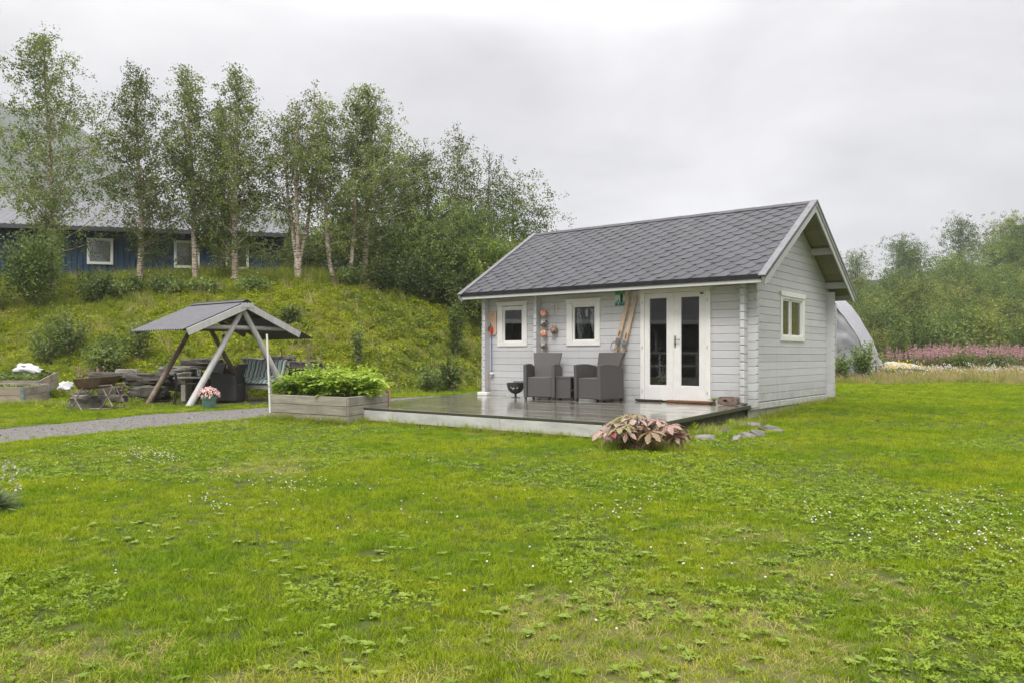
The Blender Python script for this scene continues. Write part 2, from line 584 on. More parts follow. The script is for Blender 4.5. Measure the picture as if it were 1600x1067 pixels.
# path centre line (world)
def path_mask(x, y):
    """1 on the gravel path"""
    # near edge from (-6.19,9.46) to (-4.15,13.36); far edge from (-7.5,11.47) to (-5.04,16.2)
    x = np.asarray(x, float); y = np.asarray(y, float)
    near = np.interp(x, [-14, -6.19, -5.25, -4.15, -3.0, -1.4, 1.0], [3.0, 9.46, 11.47, 13.36, 15.0, 17.4, 20.2])
    far = np.interp(x, [-14, -7.5, -6.6, -5.04, -3.9, -2.0, 0.6], [5.0, 11.47, 14.2, 16.2, 18.2, 20.6, 22.6])
    wob = 0.35 * (fbm(x, y, 0.9, 11) - 0.5)
    return sst((y - near + wob) / 0.25) * sst((far - y + wob) / 0.35) * (x < 1.5)
def soil_mask(x, y):
    """bare soil and stone dust under the shelter"""
    d = np.hypot((x + 6.6) / 2.5, (y - 18.0) / 1.35)
    return np.clip(1.35 - d + 0.5 * (fbm(x, y, 1.4, 12) - 0.5), 0, 1) ** 0.7

# ------------------------------------------------------------------ ground
def grid_axis(parts):
    out = []
    for a, b, n in parts: out += list(np.linspace(a, b, n, endpoint=False))
    return np.array(out + [parts[-1][1]])
def build_ground():
    xs = grid_axis([(-700, -60, 34), (-60, -18, 50), (-18, 14, 210), (14, 70, 80), (70, 500, 30)])
    ys = grid_axis([(-300, -8, 10), (-8, 2, 24), (2, 30, 200), (30, 110, 130), (110, 700, 60)])
    X, Y = np.meshgrid(xs, ys)
    Z = ground_z(X, Y)
    n, m = X.shape
    vs = np.stack([X, Y, Z], -1).reshape(-1, 3)
    i = np.arange(n * m).reshape(n, m)
    f = np.stack([i[:-1, :-1], i[:-1, 1:], i[1:, 1:], i[1:, :-1]], -1).reshape(-1, 4)
    me = bpy.data.meshes.new('ground')
    me.vertices.add(len(vs)); me.vertices.foreach_set('co', vs.ravel())
    me.loops.add(f.size); me.loops.foreach_set('vertex_index', f.ravel())
    me.polygons.add(len(f)); me.polygons.foreach_set('loop_start', np.arange(len(f)) * 4)
    me.update(calc_edges=True)
    me.polygons.foreach_set('use_smooth', [True] * len(f))
    def att(nm, val):
        a = me.attributes.new(nm, 'FLOAT', 'POINT'); a.data.foreach_set('value', np.ascontiguousarray(val, dtype=np.float32).ravel())
    att('path', path_mask(X, Y)); att('soil', soil_mask(X, Y))
    t = (Y - foot_y(X)) / 7.6
    att('bank', np.clip(t * 3, 0, 1)); att('dry', dry_mask(X, Y)); att('far', sst((Y - 60) / 60))
    k = NT('ground_cover')
    g = k.n('ShaderNodeNewGeometry').outputs['Position']
    A = lambda nm: k.n('ShaderNodeAttribute', attribute_name=nm).outputs['Fac']
    n_f = k.noise(g, 60, 4, 0.7); n_m = k.noise(g, 3.2, 5, 0.6); n_l = k.noise(g, 0.6, 4, 0.55)
    lawn = k.ramp(n_m, [(0.3, (0.045, 0.06, 0.010)), (0.7, (0.085, 0.105, 0.014))])
    lawn = k.mix(k.ramp(n_f, [(0.35, 0.0), (0.75, 0.55)]), lawn, (0.035, 0.055, 0.012))
    lawn = k.mix(k.math('MULTIPLY', A('dry'), 0.55), lawn, (0.17, 0.145, 0.06))
    bank = k.ramp(n_m, [(0.3, (0.09, 0.105, 0.012)), (0.7, (0.18, 0.19, 0.02))])
    c = k.mix(A('bank'), lawn, bank)
    soil = k.ramp(n_f, [(0.3, (0.035, 0.03, 0.024)), (0.7, (0.10, 0.09, 0.07))])
    c = k.mix(A('soil'), c, soil)
    vor = k.n('ShaderNodeTexVoronoi', {'Scale': 60.0}); k.l(g, vor.inputs['Vector'])
    vr = k.n('ShaderNodeSeparateColor'); k.l(vor.outputs['Color'], vr.inputs[0])
    grav = k.ramp(vr.outputs[0], [(0.05, (0.08, 0.075, 0.07)), (0.5, (0.15, 0.145, 0.135)), (0.95, (0.24, 0.235, 0.22))])
    grav = k.mix(k.ramp(n_m, [(0.42, 0.0), (0.62, 0.6)]), grav, (0.16, 0.14, 0.115))
    pm = k.ramp(k.math('ADD', A('path'), k.math('MULTIPLY_ADD', n_f, 0.5, -0.25)), [(0.42, 0.0), (0.58, 1.0)])
    c = k.mix(pm, c, grav)
    wood_ = k.ramp(k.noise(g, 0.09, 6, 0.7), [(0.3, (0.012, 0.022, 0.008)), (0.7, (0.035, 0.05, 0.018))])
    c = k.mix(A('far'), c, wood_)
    k.l(c, k.b.inputs['Base Color'])
    k.b.inputs['Roughness'].default_value = 0.9
    k.b.inputs['Specular IOR Level'].default_value = 0.2
    h = k.mix(pm, n_f, vor.outputs['Distance'])
    k.bump(h, 0.6, 0.02)
    me.materials.append(k.mat)
    o = link_mesh('ground', me)
    tag(o, kind='structure')
    return o

def dry_mask(x, y):
    """yellowed patches of the lawn, mostly near the camera"""
    n = fbm(x, y, 0.55, 21) + 0.35 * (fbm(x, y, 2.3, 22) - 0.5)
    near = np.interp(y, [0, 3.0, 4.0, 5.0, 8, 40], [0.17, 0.14, 0.04, -0.04, -0.07, -0.08])
    side = 0.10 * (1 - sst((np.asarray(x) + 0.2) / 1.6)) * (np.asarray(y) < 6) - 0.10 * sst((np.asarray(x) - 0.3) / 1.0)
    return np.clip((n + near + side - 0.60) / 0.16, 0, 1)
build_ground()

# ------------------------------------------------------------------ leaves and trees
def leaf_mesh(name, P, size, mat, aspect=1.5, up=0.0, rnd=None, tri=False, droop=0.0, extra=None):
    """P (n,3) leaf centres -> one mesh of small pointed leaves"""
    n = len(P)
    d = rs.normal(size=(n, 3)); d[:, 2] -= droop
    d /= np.linalg.norm(d, axis=1)[:, None]
    nn = rs.normal(size=(n, 3)); nn[:, 2] += up
    e = np.cross(d, nn); e /= np.linalg.norm(e, axis=1)[:, None] + 1e-9
    s = size * rs.uniform(0.65, 1.35, n)[:, None]
    a = P - d * s * 0.5; b = P + e * s * 0.5 / aspect; c = P + d * s * 0.5; f = P - e * s * 0.5 / aspect
    vs = np.stack([a, b, c, f], 1).reshape(-1, 3)
    fi = np.arange(n * 4).reshape(n, 4)
    nv0 = len(vs); loops = fi.ravel(); starts = np.arange(n) * 4; npoly = n; mi = np.zeros(n, int)
    me = bpy.data.meshes.new(name)
    me.vertices.add(nv0); me.vertices.foreach_set('co', vs.ravel())
    me.loops.add(len(loops)); me.loops.foreach_set('vertex_index', loops)
    me.polygons.add(npoly); me.polygons.foreach_set('loop_start', starts)
    me.update(calc_edges=True)
    a_ = me.attributes.new('rnd', 'FLOAT', 'FACE')
    r = rs.uniform(0, 1, n) if rnd is None else np.clip(rnd + rs.uniform(-0.18, 0.18, n), 0, 1)
    a_.data.foreach_set('value', r.astype(np.float32))
    me.materials.append(mat)
    return me

def limb(p0, d0, length, nseg, wob, grav, r):
    pts = [p0.copy()]; d = d0 / np.linalg.norm(d0); p = p0.copy()
    for i in range(nseg):
        d = d + r.normal(size=3) * wob + np.array([0, 0, grav])
        d /= np.linalg.norm(d)
        p = p + d * length / nseg
        pts.append(p.copy())
    return np.array(pts)

def make_tree(H, width, seed, stems=1, h0=0.25, leafn=8000, leaf=0.075, mat=None, bark=None, shape='birch', lean=0.0, r0=0.11, droop=0.15, fork=0.0, nb=46, spread=0.22):
    r = np.random.RandomState(seed)
    tb = MB(); P = []; C = []
    for s in range(stems):
        ang = 2 * math.pi * s / max(stems, 1) + r.uniform(0, 1)
        off = np.array([math.cos(ang), math.sin(ang), 0]) * (0.0 if stems == 1 else (0.03 if fork else 0.22))
        h = H * (1 if s == 0 else r.uniform(0.78, 0.97))
        dirn = np.array([lean, r.normal() * 0.02, 1.0]) + ((off * 11 if fork else off * 1.1) if stems > 1 else 0)
        ns = 12
        base = off + np.array([0, 0, fork * H])
        tr = [base if fork else off - np.array([0, 0, 0.3])]
        d = dirn / np.linalg.norm(dirn); p = tr[0].copy()
        for i in range(ns):
            d = d + r.normal(size=3) * np.array([0.035, 0.035, 0.0]); d[0] = d[0] * 0.8 + lean * 0.2; d[1] *= 0.8
            d[2] = max(d[2], 0.8); d /= np.linalg.norm(d)
            p = p + d * (h - (fork * H)) / ns
            tr.append(p.copy())
        tr = np.array(tr)
        rr0 = r0 * (1 if stems == 1 else (0.5 if fork else 0.72))
        rad = [rr0 * (1 - i / ns) ** 0.9 + 0.012 for i in range(ns + 1)]
        rad[0] *= 1.25
        tb.tube(tr, rad, 8)
        for b in range(int(nb / (1 if stems == 1 else 1.25 + 0.3 * stems))):
            t = h0 + (1 - h0) * (b + r.uniform()) / (nb / (1 if stems == 1 else 1.25 + 0.3 * stems))
            t = min(t, 0.985)
            i = min(int(t * ns), ns - 1); q = tr[i] * (1 - (t * ns - i)) + tr[i + 1] * (t * ns - i)
            u = (t - h0) / (1 - h0)
            if shape == 'birch': prof = (0.50 + 0.50 * math.sin(min(1, u / 0.35) * math.pi / 2)) * (1 - max(0, (u - 0.28) / 0.72)) ** 0.85
            elif shape == 'round': prof = math.sqrt(max(0.05, 1 - (2 * u - 0.85) ** 2 / 1.4))
            else: prof = 1 - 0.6 * u
            Ln = width * 0.5 * prof * r.uniform(0.7, 1.25) + 0.15
            a = r.uniform(0, 2 * math.pi)
            el = r.uniform(0.5, 1.1) if shape == 'birch' else r.uniform(0.15, 0.8)
            dd = np.array([math.cos(a), math.sin(a), math.tan(el) * 0.8])
            bl = limb(q, dd, Ln * 1.15, 5, 0.12, -0.07 if shape == 'birch' else -0.02, r)
            br_ = min(rad[i] * 0.30, 0.022)
            tb.tube(bl, [max(br_ * (1 - k / 5.5), 0.006) for k in range(6)], 5, cap=False)
            m = int(leafn * (0.25 + prof) / (nb * (0.9 if stems == 1 else 1.0)) / stems * (1 if stems == 1 else 1.25 + 0.3 * stems))
            tt = r.uniform(0.15, 1.0, m) ** 0.8 * 5
            k0 = np.clip(tt.astype(int), 0, 4); fr = tt - k0
            base_ = bl[k0] * (1 - fr)[:, None] + bl[k0 + 1] * fr[:, None]
            # twigs: leaves gather in tufts round a few points beside the branch
            nt = max(4, m // 16)
            tw = r.normal(size=(nt, 3)) * spread * (0.6 + 0.5 * prof); tw[:, 2] -= abs(r.normal(size=nt)) * droop
            ti = r.randint(0, nt, m)
            order = np.linspace(0.9, 5, nt)[ti]
            k0 = np.clip(order.astype(int), 0, 4); fr = order - k0
            base2 = bl[k0] * (1 - fr)[:, None] + bl[k0 + 1] * fr[:, None]
            pos = base2 + tw[ti] + r.normal(size=(m, 3)) * 0.085 * (leaf / 0.075)
            P.append(pos); C.append(np.full(m, r.uniform(0.05, 0.95)) + 0.0)
    if fork:
        tb.tube([(0, 0, -0.3), (0.0, 0, fork * H * 0.6), (0, 0, fork * H + 0.1)], [r0 * 1.35, r0 * 1.1, r0 * 1.1], 9)
    P = np.concatenate(P); C = np.concatenate(C)
    crown = leaf_mesh('crown', P, leaf, mat, 1.35, 0.3, C, droop=0.3)
    return tb.mesh('trunk', bark, smooth=True, fix=False), crown

def bark_mat(name, base, dark, peach):
    k = NT(name)
    g = k.n('ShaderNodeTexCoord').outputs['Object']
    f = k.noise(k.mapping(g, (9, 9, 3)), 1.0, 5, 0.7)
    s_ = k.noise(k.mapping(g, (5, 5, 34)), 1.0, 4, 0.6)
    c = k.ramp(f, [(0.38, peach), (0.56, base)])
    c = k.mix(k.ramp(s_, [(0.52, 0.0), (0.58, 0.95)]), c, dark)
    k.l(c, k.b.inputs['Base Color']); k.b.inputs['Roughness'].default_value = 0.75
    k.bump(s_, 0.4, 0.01)
    return k.mat
M_BIRCH = bark_mat('birch_bark', (0.56, 0.50, 0.42), (0.055, 0.042, 0.035), (0.33, 0.20, 0.14))
M_BARK = bark_mat('grey_bark', (0.20, 0.17, 0.14), (0.05, 0.04, 0.03), (0.12, 0.10, 0.08))
LEAF_BIRCH = leaf_mat('birch_leaf', [(0.07, 0.10, 0.024), (0.13, 0.17, 0.042), (0.215, 0.255, 0.075)], 0.3)
LEAF_DARK = leaf_mat('dark_leaf', [(0.045, 0.070, 0.016), (0.09, 0.125, 0.03), (0.155, 0.195, 0.055)], 0.28)
LEAF_WILLOW = leaf_mat('willow_leaf', [(0.07, 0.11, 0.025), (0.14, 0.19, 0.05), (0.23, 0.285, 0.09)], 0.3)
LEAF_LIGHT = leaf_mat('light_leaf', [(0.07, 0.11, 0.022), (0.12, 0.17, 0.032), (0.19, 0.235, 0.05)], 0.35)
LEAF_HILL = leaf_mat('hill_leaf', [(0.05, 0.085, 0.015), (0.10, 0.15, 0.028), (0.18, 0.235, 0.05)], 0.3)
LEAF_HILL2 = leaf_mat('hill_leaf_olive', [(0.07, 0.10, 0.018), (0.14, 0.175, 0.032), (0.23, 0.25, 0.055)], 0.3)

def place_tree(name, meshes, loc, rz, sc, label, group, cat='tree'):
    e = empty(name, loc, rz, label, cat, group)
    e.scale = (sc, sc, sc) if not hasattr(sc, '__len__') else sc
    link_mesh('trunk', meshes[0], e); link_mesh('crown', meshes[1], e)
    return e
# the row of birches: (pixel x of the foot, pixel y of the foot, pixel y of the top, crown px width, distance)
BIRCH = [
    (80, 418, 40, 150, 26.5, dict(h0=0.14, leafn=30000, nb=95, lean=-0.01, seed=3), 'broadest and tallest birch, leftmost in front of the blue house'),
    (218, 442, 95, 95, 26.5, dict(h0=0.16, leafn=21000, nb=85, seed=5), 'narrow straight birch standing alone between the first and second windows of the blue house'),
    (306, 442, 98, 88, 26.5, dict(h0=0.2, leafn=19000, nb=80, lean=-0.02, seed=8), 'reddish-stemmed birch in front of the middle window of the blue house'),
    (349, 440, 150, 70, 27.2, dict(h0=0.22, leafn=13000, nb=60, lean=-0.03, seed=12), 'thin leaning birch squeezed between two taller birches by the blue house'),
    (367, 440, 98, 95, 26.3, dict(h0=0.12, leafn=21000, nb=85, lean=-0.01, seed=14), 'tall leafy birch in front of the right-hand window of the blue house'),
    (466, 438, 132, 95, 26.8, dict(h0=0.24, leafn=18000, nb=75, stems=3, fork=0.12, seed=17, r0=0.12), 'pale birch forking low into upright stems beside the corner of the blue house'),
    (532, 446, 128, 95, 27.2, dict(h0=0.22, leafn=20000, nb=80, stems=2, seed=21), 'twin-stemmed birch standing in front of the low shed roof'),
    (567, 436, 128, 115, 27.8, dict(h0=0.2, leafn=23000, nb=85, lean=0.03, seed=27), 'dense birch with curved lower trunk, last of the row before the thicket'),
]
for i, (px, pyb, pyt, wpx, Y, kw, lab) in enumerate(BIRCH):
    b = AT(px, pyb, Y); x = b.x
    zg = gz(x, Y)
    top = AT(px, pyt, Y).z
    Hh = top - zg
    kw = dict(kw); seed = kw.pop('seed')
    ms = make_tree(Hh, wpx / FPX * Y * 1.62, seed, mat=LEAF_BIRCH, bark=M_BIRCH, r0=kw.pop('r0', 0.10), leaf=0.064, spread=0.21, **kw)
    place_tree('birch_tree', ms, (x, Y, zg), 0, 1, lab, 'birches along the top of the bank')

# thicket behind and right of the birches: (px centre, py top, width px, distance, material key, label)
THICK = [
    (640, 235, 120, 31, 'd', 'dark leafy tree filling the gap right of the last birch'),
    (690, 182, 120, 32, 'b', 'tallest thicket tree with thin airy top, between the birches and the cabin'),
    (745, 228, 95, 34, 'd', 'pointed dark tree behind the thicket, highest left of the cabin roof'),
    (795, 272, 100, 33, 'd', 'tree with drooping branches seen over the left end of the cabin ridge'),
    (838, 340, 75, 34, 'b', 'low weeping birch peeping over the cabin ridge end'),
    (655, 330, 130, 29.5, 'w', 'bushy grey-green tree low in the thicket behind the bank crest'),
    (725, 330, 140, 30, 'w', 'broad mid-green tree right above the bank by the cabin eave'),
    (770, 365, 110, 29.0, 'l', 'light green young tree behind the left cabin eave'),
    (600, 350, 110, 30.5, 'd', 'dark undergrowth tree behind the last birch trunk'),
    (705, 390, 100, 28.6, 'd', 'small shady tree with pale forked trunk at the foot of the thicket'),
    (500, 345, 90, 31.5, 'w', 'grey-green bushy tree behind the forked birch'),
    (440, 320, 70, 34, 'w', 'soft green tree rising behind the blue house roof end'),
    (350, 330, 80, 44, 'w', 'hazy green tree beyond the blue house roof'),
    (165, 285, 80, 48, 'w', 'pale far tree beyond the blue house between two birches'),
    (560, 300, 90, 36, 'd', 'dark tree in the second rank behind the twin birch'),
    (840, 405, 80, 30, 'd', 'low dark tree hidden mostly behind the cabin roof edge'),
]
kinds = {'d': LEAF_DARK, 'b': LEAF_BIRCH, 'w': LEAF_WILLOW, 'l': LEAF_LIGHT}
for i, (px, pyt, wpx, Y, kk, lab) in enumerate(THICK):
    x = (px - 800) / FPX * Y; zg = gz(x, Y); Hh = AT(px, pyt, Y).z - zg
    low = 0.04 if i not in (1, 2, 3) else 0.15
    ms = make_tree(Hh, wpx / FPX * Y * 1.15, 100 + i, stems=1 + (i % 3), h0=low, leafn=22000 if Y < 33 else 14000, leaf=0.072, nb=80, mat=kinds[kk], bark=M_BARK if kk != 'b' else M_BIRCH,
                   shape='round' if i not in (1, 2, 4) else 'birch', r0=0.09, spread=0.3, droop=0.25)
    place_tree('thicket_tree', ms, (x, Y, zg), 0, 1, lab, 'trees of the thicket behind the cabin')

# wooded hillside on the right
hill_meshes = []
for i in range(6):
    hill_meshes.append(make_tree(7.0 if i != 4 else 8.0, [5.6, 6.4, 5.0, 6.0, 4.0, 6.8][i], 300 + i, stems=[2, 3, 1, 2, 1, 3][i], h0=[0.05, 0.03, 0.08, 0.04, 0.3, 0.03][i], leafn=[20000, 22000, 17000, 20000, 6500, 22000][i],
                                 leaf=0.135, nb=64, mat=[LEAF_HILL, LEAF_WILLOW, LEAF_HILL2, LEAF_HILL, LEAF_HILL, LEAF_HILL2][i], bark=M_BARK, shape='round', r0=0.11, spread=0.55, droop=0.1))
HKIND = ['dense mid-green tree', 'grey-green willowy tree', 'olive-green tree', 'dark green tree', 'sparse airy tree', 'yellowish bushy tree']
hr = np.random.RandomState(42)
cands = []
for row, (Y, step, sc) in enumerate([(46, 4.2, 0.50), (51, 4.8, 0.62), (58, 4.3, 0.75), (66, 4.6, 0.85), (75, 5.0, 0.92), (85, 5.4, 0.86), (97, 5.8, 0.80)]):
    x = 0.36 * Y + hr.uniform(0, 2)
    while x < 0.72 * Y + 3:
        cands.append((x + hr.uniform(-0.8, 0.8), Y + hr.uniform(-2, 2), sc * hr.uniform(0.8, 1.2), row))
        x += step * hr.uniform(0.75, 1.2)
ROWW = ['in the front rank behind the fireweed', 'in the second rank of the wood edge', 'low on the wooded slope', 'part way up the wooded slope', 'on the upper wooded slope', 'near the top of the wooded hill', 'on the hilltop skyline']
cands.sort(key=lambda c: (c[3], c[0]))
rows = {}
for c in cands: rows.setdefault(c[3], []).append(c)
ORD = ['first', 'second', 'third', 'fourth', 'fifth', 'sixth', 'seventh', 'eighth', 'ninth', 'tenth', 'eleventh', 'twelfth']
for row, cs in rows.items():
    for j, (x, Y, sc, _) in enumerate(cs):
        k_ = hr.choice([0, 1, 2, 3, 5]) if row > 0 else hr.choice([1, 2, 0])
        if row == 6 and j in (1, 3): k_ = 4; sc *= 1.05
        e = place_tree('hillside_tree', hill_meshes[k_], on_ground(x, Y, -0.15), hr.uniform(0, 6.28), (sc * hr.uniform(0.9, 1.2), sc * hr.uniform(0.9, 1.2), sc),
                   '%s %s, %s rightward from the cabin' % (HKIND[k_], ROWW[row], ORD[min(j, 11)]), 'trees on the wooded hillside')
# ------------------------------------------------------------------ the grey log cabin
cabin = empty('log_cabin', tuple(OC), -TH, 'pale grey painted log cabin with dark shingled gable roof and white windows', 'cabin')
CW, CL, LT, PI_ = 4.368, 5.6, 0.07, 0.135      # width of the gable wall, length of the front, log thickness, course height
SL = 0.60; ZE = 2.33; OV = 0.41; RB = CW / 2   # roof slope, height at the eave, overhang, ridge position
def roof_z(b): return ZE + (OV + b) * SL if b <= RB else ZE + (OV + CW - b) * SL

def log_piece(parent, s0, s1, z0, z1, fn, ends=(False, False), slope=None, name='log'):
    """one squared log between s0 and s1; ends: free ends get cut corners; slope: (s0top, s1top)"""
    c = 0.022
    a0, a1 = (s0, s1) if slope is None else slope
    pl = []
    pl += [(s0 + c, z0), (s1 - c, z0)] if ends[1] and ends[0] else ([(s0 + c, z0), (s1, z0)] if ends[0] else ([(s0, z0), (s1 - c, z0)] if ends[1] else [(s0, z0), (s1, z0)]))
    if ends[1]: pl += [(s1, z0 + c), (s1, z1 - 0.01), (s1 - 0.01, z1)]
    else: pl += [(a1, z1)]
    if ends[0]: pl += [(s0 + 0.01, z1), (s0, z1 - 0.01), (s0, z0 + c)]
    else: pl += [(a0, z1)]
    m = MB()
    m.prism(pl, 0.0, LT, fn, inset=0.008, bev=0.012)
    return m.build(name, M_LOG, parent)

def wall(name, fn, z_start, n, openings, s_lo, s_hi, free, zmax_fn=None, first=0.135, cuts=()):
    w = None
    for k in range(n):
        z0 = z_start + k * PI_; z1 = z0 + PI_
        if k == 0: z0 = z1 - first
        segs = [(s_lo, s_hi)]
        slope = None
        if zmax_fn is not None:
            lo0, hi0 = zmax_fn(z0); lo1, hi1 = zmax_fn(z1)
            if hi0 - lo0 < 0.1: break
            if lo0 > s_lo or lo1 > s_lo:
                slope = (max(lo1, lo0), min(hi1, hi0)); segs = [(max(lo0, s_lo), min(hi0, s_hi))]
                if slope[1] <= slope[0] + 0.02: mid = (slope[0] + slope[1]) / 2; slope = (mid - 0.01, mid + 0.01)
        for (o0, o1, oz0, oz1) in openings:
            if z1 <= oz0 + 0.03 or z0 >= oz1 - 0.03: continue
            new = []
            for a, b in segs:
                if o0 > a and o1 < b: new += [(a, o0), (o1, b)]
                else: new.append((a, b))
            segs = new
        for a, b in segs:
            if w is None:
                w = empty(name); w.parent = cabin
            log_piece(w, a, b, z0, z1, fn, (free and a == s_lo and slope is None, free and b == s_hi and slope is None), slope)
    return w
f_front = lambda s, z, d: (s, d, z)
f_back = lambda s, z, d: (s, CW - d, z)
f_right = lambda s, z, d: (-d, s, z)
f_left = lambda s, z, d: (-CL + d, s, z)
PR = 0.16
zj = 0.335
WIN = [(-5.10, -4.68, 1.395, 1.95), (-3.40, -2.96, 1.395, 1.95)]
op_front = [(-5.235, -4.62, 1.28, 2.09), (-3.515, -2.905, 1.28, 2.09), (-1.955, -0.68, 0.2, 2.2)]
wall('front_wall', f_front, zj - PI_, 16, op_front, -CL - PR, PR, True)
op_gab = [(1.60, 2.78, 1.37, 2.14)]
def gable_lim(z):
    zz = z + 0.062
    lo = (zz - ZE) / SL - OV; hi = CW + OV - (zz - ZE) / SL
    return (lo, hi)
zg0 = zj + 0.07 - PI_
wall('gable_wall', f_right, zg0, 27, op_gab, -PR, CW + PR, True, gable_lim)
wall('gable_wall', f_left, zg0, 27, [], -PR, CW + PR, True, gable_lim)
wall('back_wall', f_back, zj - PI_, 16, [], -CL - PR, PR, True)
# ends of the inner cross wall showing on the front
cw = empty('cross_wall'); cw.parent = cabin
for k in range(16):
    z0 = zg0 + k * PI_
    if z0 + PI_ > 2.46: break
    pl = [(0.0, z0 + 0.022), (0.022, z0), (PR + 0.02, z0), (PR + 0.02, z0 + PI_), (0.012, z0 + PI_), (0.0, z0 + PI_ - 0.012)]
    MB().prism(pl, -4.275, -4.21, lambda s, z, d: (d, -PR + s, z)).build('log', M_LOG, cw)
# inside: floor, ceiling boards, cross wall
MB().box((-CL / 2, CW / 2, 0.24), (CL - 0.16, CW - 0.16, 0.05)).build('floor', M_INT, cabin)
MB().box((-4.24, CW / 2, 1.3), (0.05, CW - 0.18, 2.1)).build('inner_partition', M_INT, cabin)
# foundation and sill boards
m = MB(); m.box((-CL / 2, CW / 2, 0.02), (CL - 0.05, CW - 0.06, 0.30))
m.build('foundation', M_CONC, cabin)
m = MB(); m.box((0.0, CW / 2 - 0.01, 0.205), (0.05, CW - 0.12, 0.105), ch=0.006); m.build('sill_board', M_TRIMG, cabin)

# roof: board deck, shingles, ridge cap, edge boards, flashing
roof = empty('roof'); roof.parent = cabin
A0, A1 = -6.0, 0.43
cs_, sn_ = 1 / math.hypot(1, SL), SL / math.hypot(1, SL)
def slope_pt(a, t, h, side):
    """a along the ridge, t metres up from the eave, h above the deck"""
    b = -OV + t * cs_ - h * sn_
    z = ZE - 0.012 + t * sn_ + h * cs_
    return (a, b, z) if side == 0 else (a, CW - b, z)
TL = (RB + OV) / cs_
nb_ = 19
for side in (0, 1):
    for i in range(nb_):                          # deck boards, seen from below at the gable
        t0, t1 = TL * i / nb_, TL * (i + 1) / nb_ - 0.005
        m = MB()
        m.prism([(A0 + 0.03, t0), (A1 - 0.04, t0), (A1 - 0.04, t1), (A0 + 0.03, t1)], -0.022, -0.002, lambda x, y, d, s=side: slope_pt(x, y, d, s))
        m.build('roof_board', M_SOFF, roof)
    if side == 1:
        m = MB(); m.prism([(A0, 0), (A1, 0), (A1, TL), (A0, TL)], 0.0, 0.012, lambda x, y, d: slope_pt(x, y, d, 1)); m.build('back_covering', M_SHIN, roof)
m = MB(); m.prism([(A0, 0), (A1 - 0.02, 0), (A1 - 0.02, TL - 0.02), (A0, TL - 0.02)], 0.0, 0.004, lambda x, y, d: slope_pt(x, y, d, 0)); m.build('underlay', M_SHIN, roof)
# hexagonal shingles
EX = 0.1455; SW_ = 0.335
def shingle_mesh(kind, jit):
    m = MB()
    w = SW_ * 0.5 - 0.003; h = EX
    q = w * 0.42
    # flat-bottomed half hexagon: butt at t=0, widest at t=h, tucked under the course above
    pl = [(-q, 0.0), (q, 0.0), (w, h), (w, 2 * h * 0.93), (-w, 2 * h * 0.93), (-w, h)]
    if kind == 'L': pl = [(0.0, 0.0), (q, 0.0), (w, h), (w, 2 * h * 0.93), (0, 2 * h * 0.93)]
    if kind == 'R': pl = [(-q, 0.0), (0.0, 0.0), (0, 2 * h * 0.93), (-w, 2 * h * 0.93), (-w, h)]
    # lies like a scale: butt edge proud, upper edge on the underlay
    def fn(x, y, d):
        lift = 0.0130 * (1 - y / (2 * h)) + jit * max(0, 1 - y / h)
        return (x, y, 0.004 + lift + d)
    m.prism(pl, 0.0, -0.0065, fn)
    me = m.mesh('shingle', M_SHIN)
    return me
sm = {k: [shingle_mesh(k, j) for j in (0.0, 0.0, 0.0, 0.001, 0.0035)] for k in 'MLR'}
Mslope = Matrix(((1, 0, 0), (0, cs_, -sn_), (0, sn_, cs_)))
sh = []
nrow = int((TL - 0.1) / EX)
sr = np.random.RandomState(5)
for r_ in range(-1, nrow):
    t = r_ * EX
    off = (r_ % 2) * 0.5 * SW_
    a = A1 - 0.045 - off
    while a > A0 + 0.02:
        sh.append((a, t, 'M')); a -= SW_
items = []
for a, t, kd in sh:
    if t < 0: continue
    if a + SW_ / 2 > A1 + 0.0: kd = 'R'
    if a - SW_ / 2 < A0 - 0.0: kd = 'L'
    p = OC + U * a + V * (-OV + t * cs_)
    items.append((p.length, a, t, kd))
items.sort()
rest = MB(); nsh = 0
for i, (dist, a, t, kd) in enumerate(items):
    me = sm[kd][sr.randint(0, 5)]
    loc = Vector(slope_pt(a, t, 0.0, 0))
    if nsh < 299:
        o = link_mesh('shingle', me, roof, loc, Mslope.to_euler()); nsh += 1
    else:
        vs = [Mslope @ v_.co + loc for v_ in me.vertices]
        rest.add(vs, [tuple(p_.vertices) for p_ in me.polygons])
rme = rest.mesh('shingles', M_SHIN)
at_ = rme.attributes.new('rnd', 'FLOAT', 'FACE')
npf = len(sm['M'][0].polygons)
at_.data.foreach_set('value', np.repeat(sr.uniform(0, 1, len(rme.polygons) // 8 + 1), 8)[:len(rme.polygons)].astype(np.float32))
tag(link_mesh('shingle_field', rme, roof), kind='stuff')
# ridge cap strips
for i in range(17):
    a0 = A0 + 0.02 + i * (A1 - A0 - 0.06) / 17; a1 = a0 + (A1 - A0) / 17 + 0.02
    m = MB()
    for sd in (0, 1):
        m.prism([(a0, TL - 0.13), (a1, TL - 0.13), (a1, TL + 0.006), (a0, TL + 0.006)], 0.016 + 0.003 * (i % 2), 0.023 + 0.003 * (i % 2), lambda x, y, d, s=sd: slope_pt(x, y, d, s))
    m.build('ridge_cap', M_SHIN, roof)
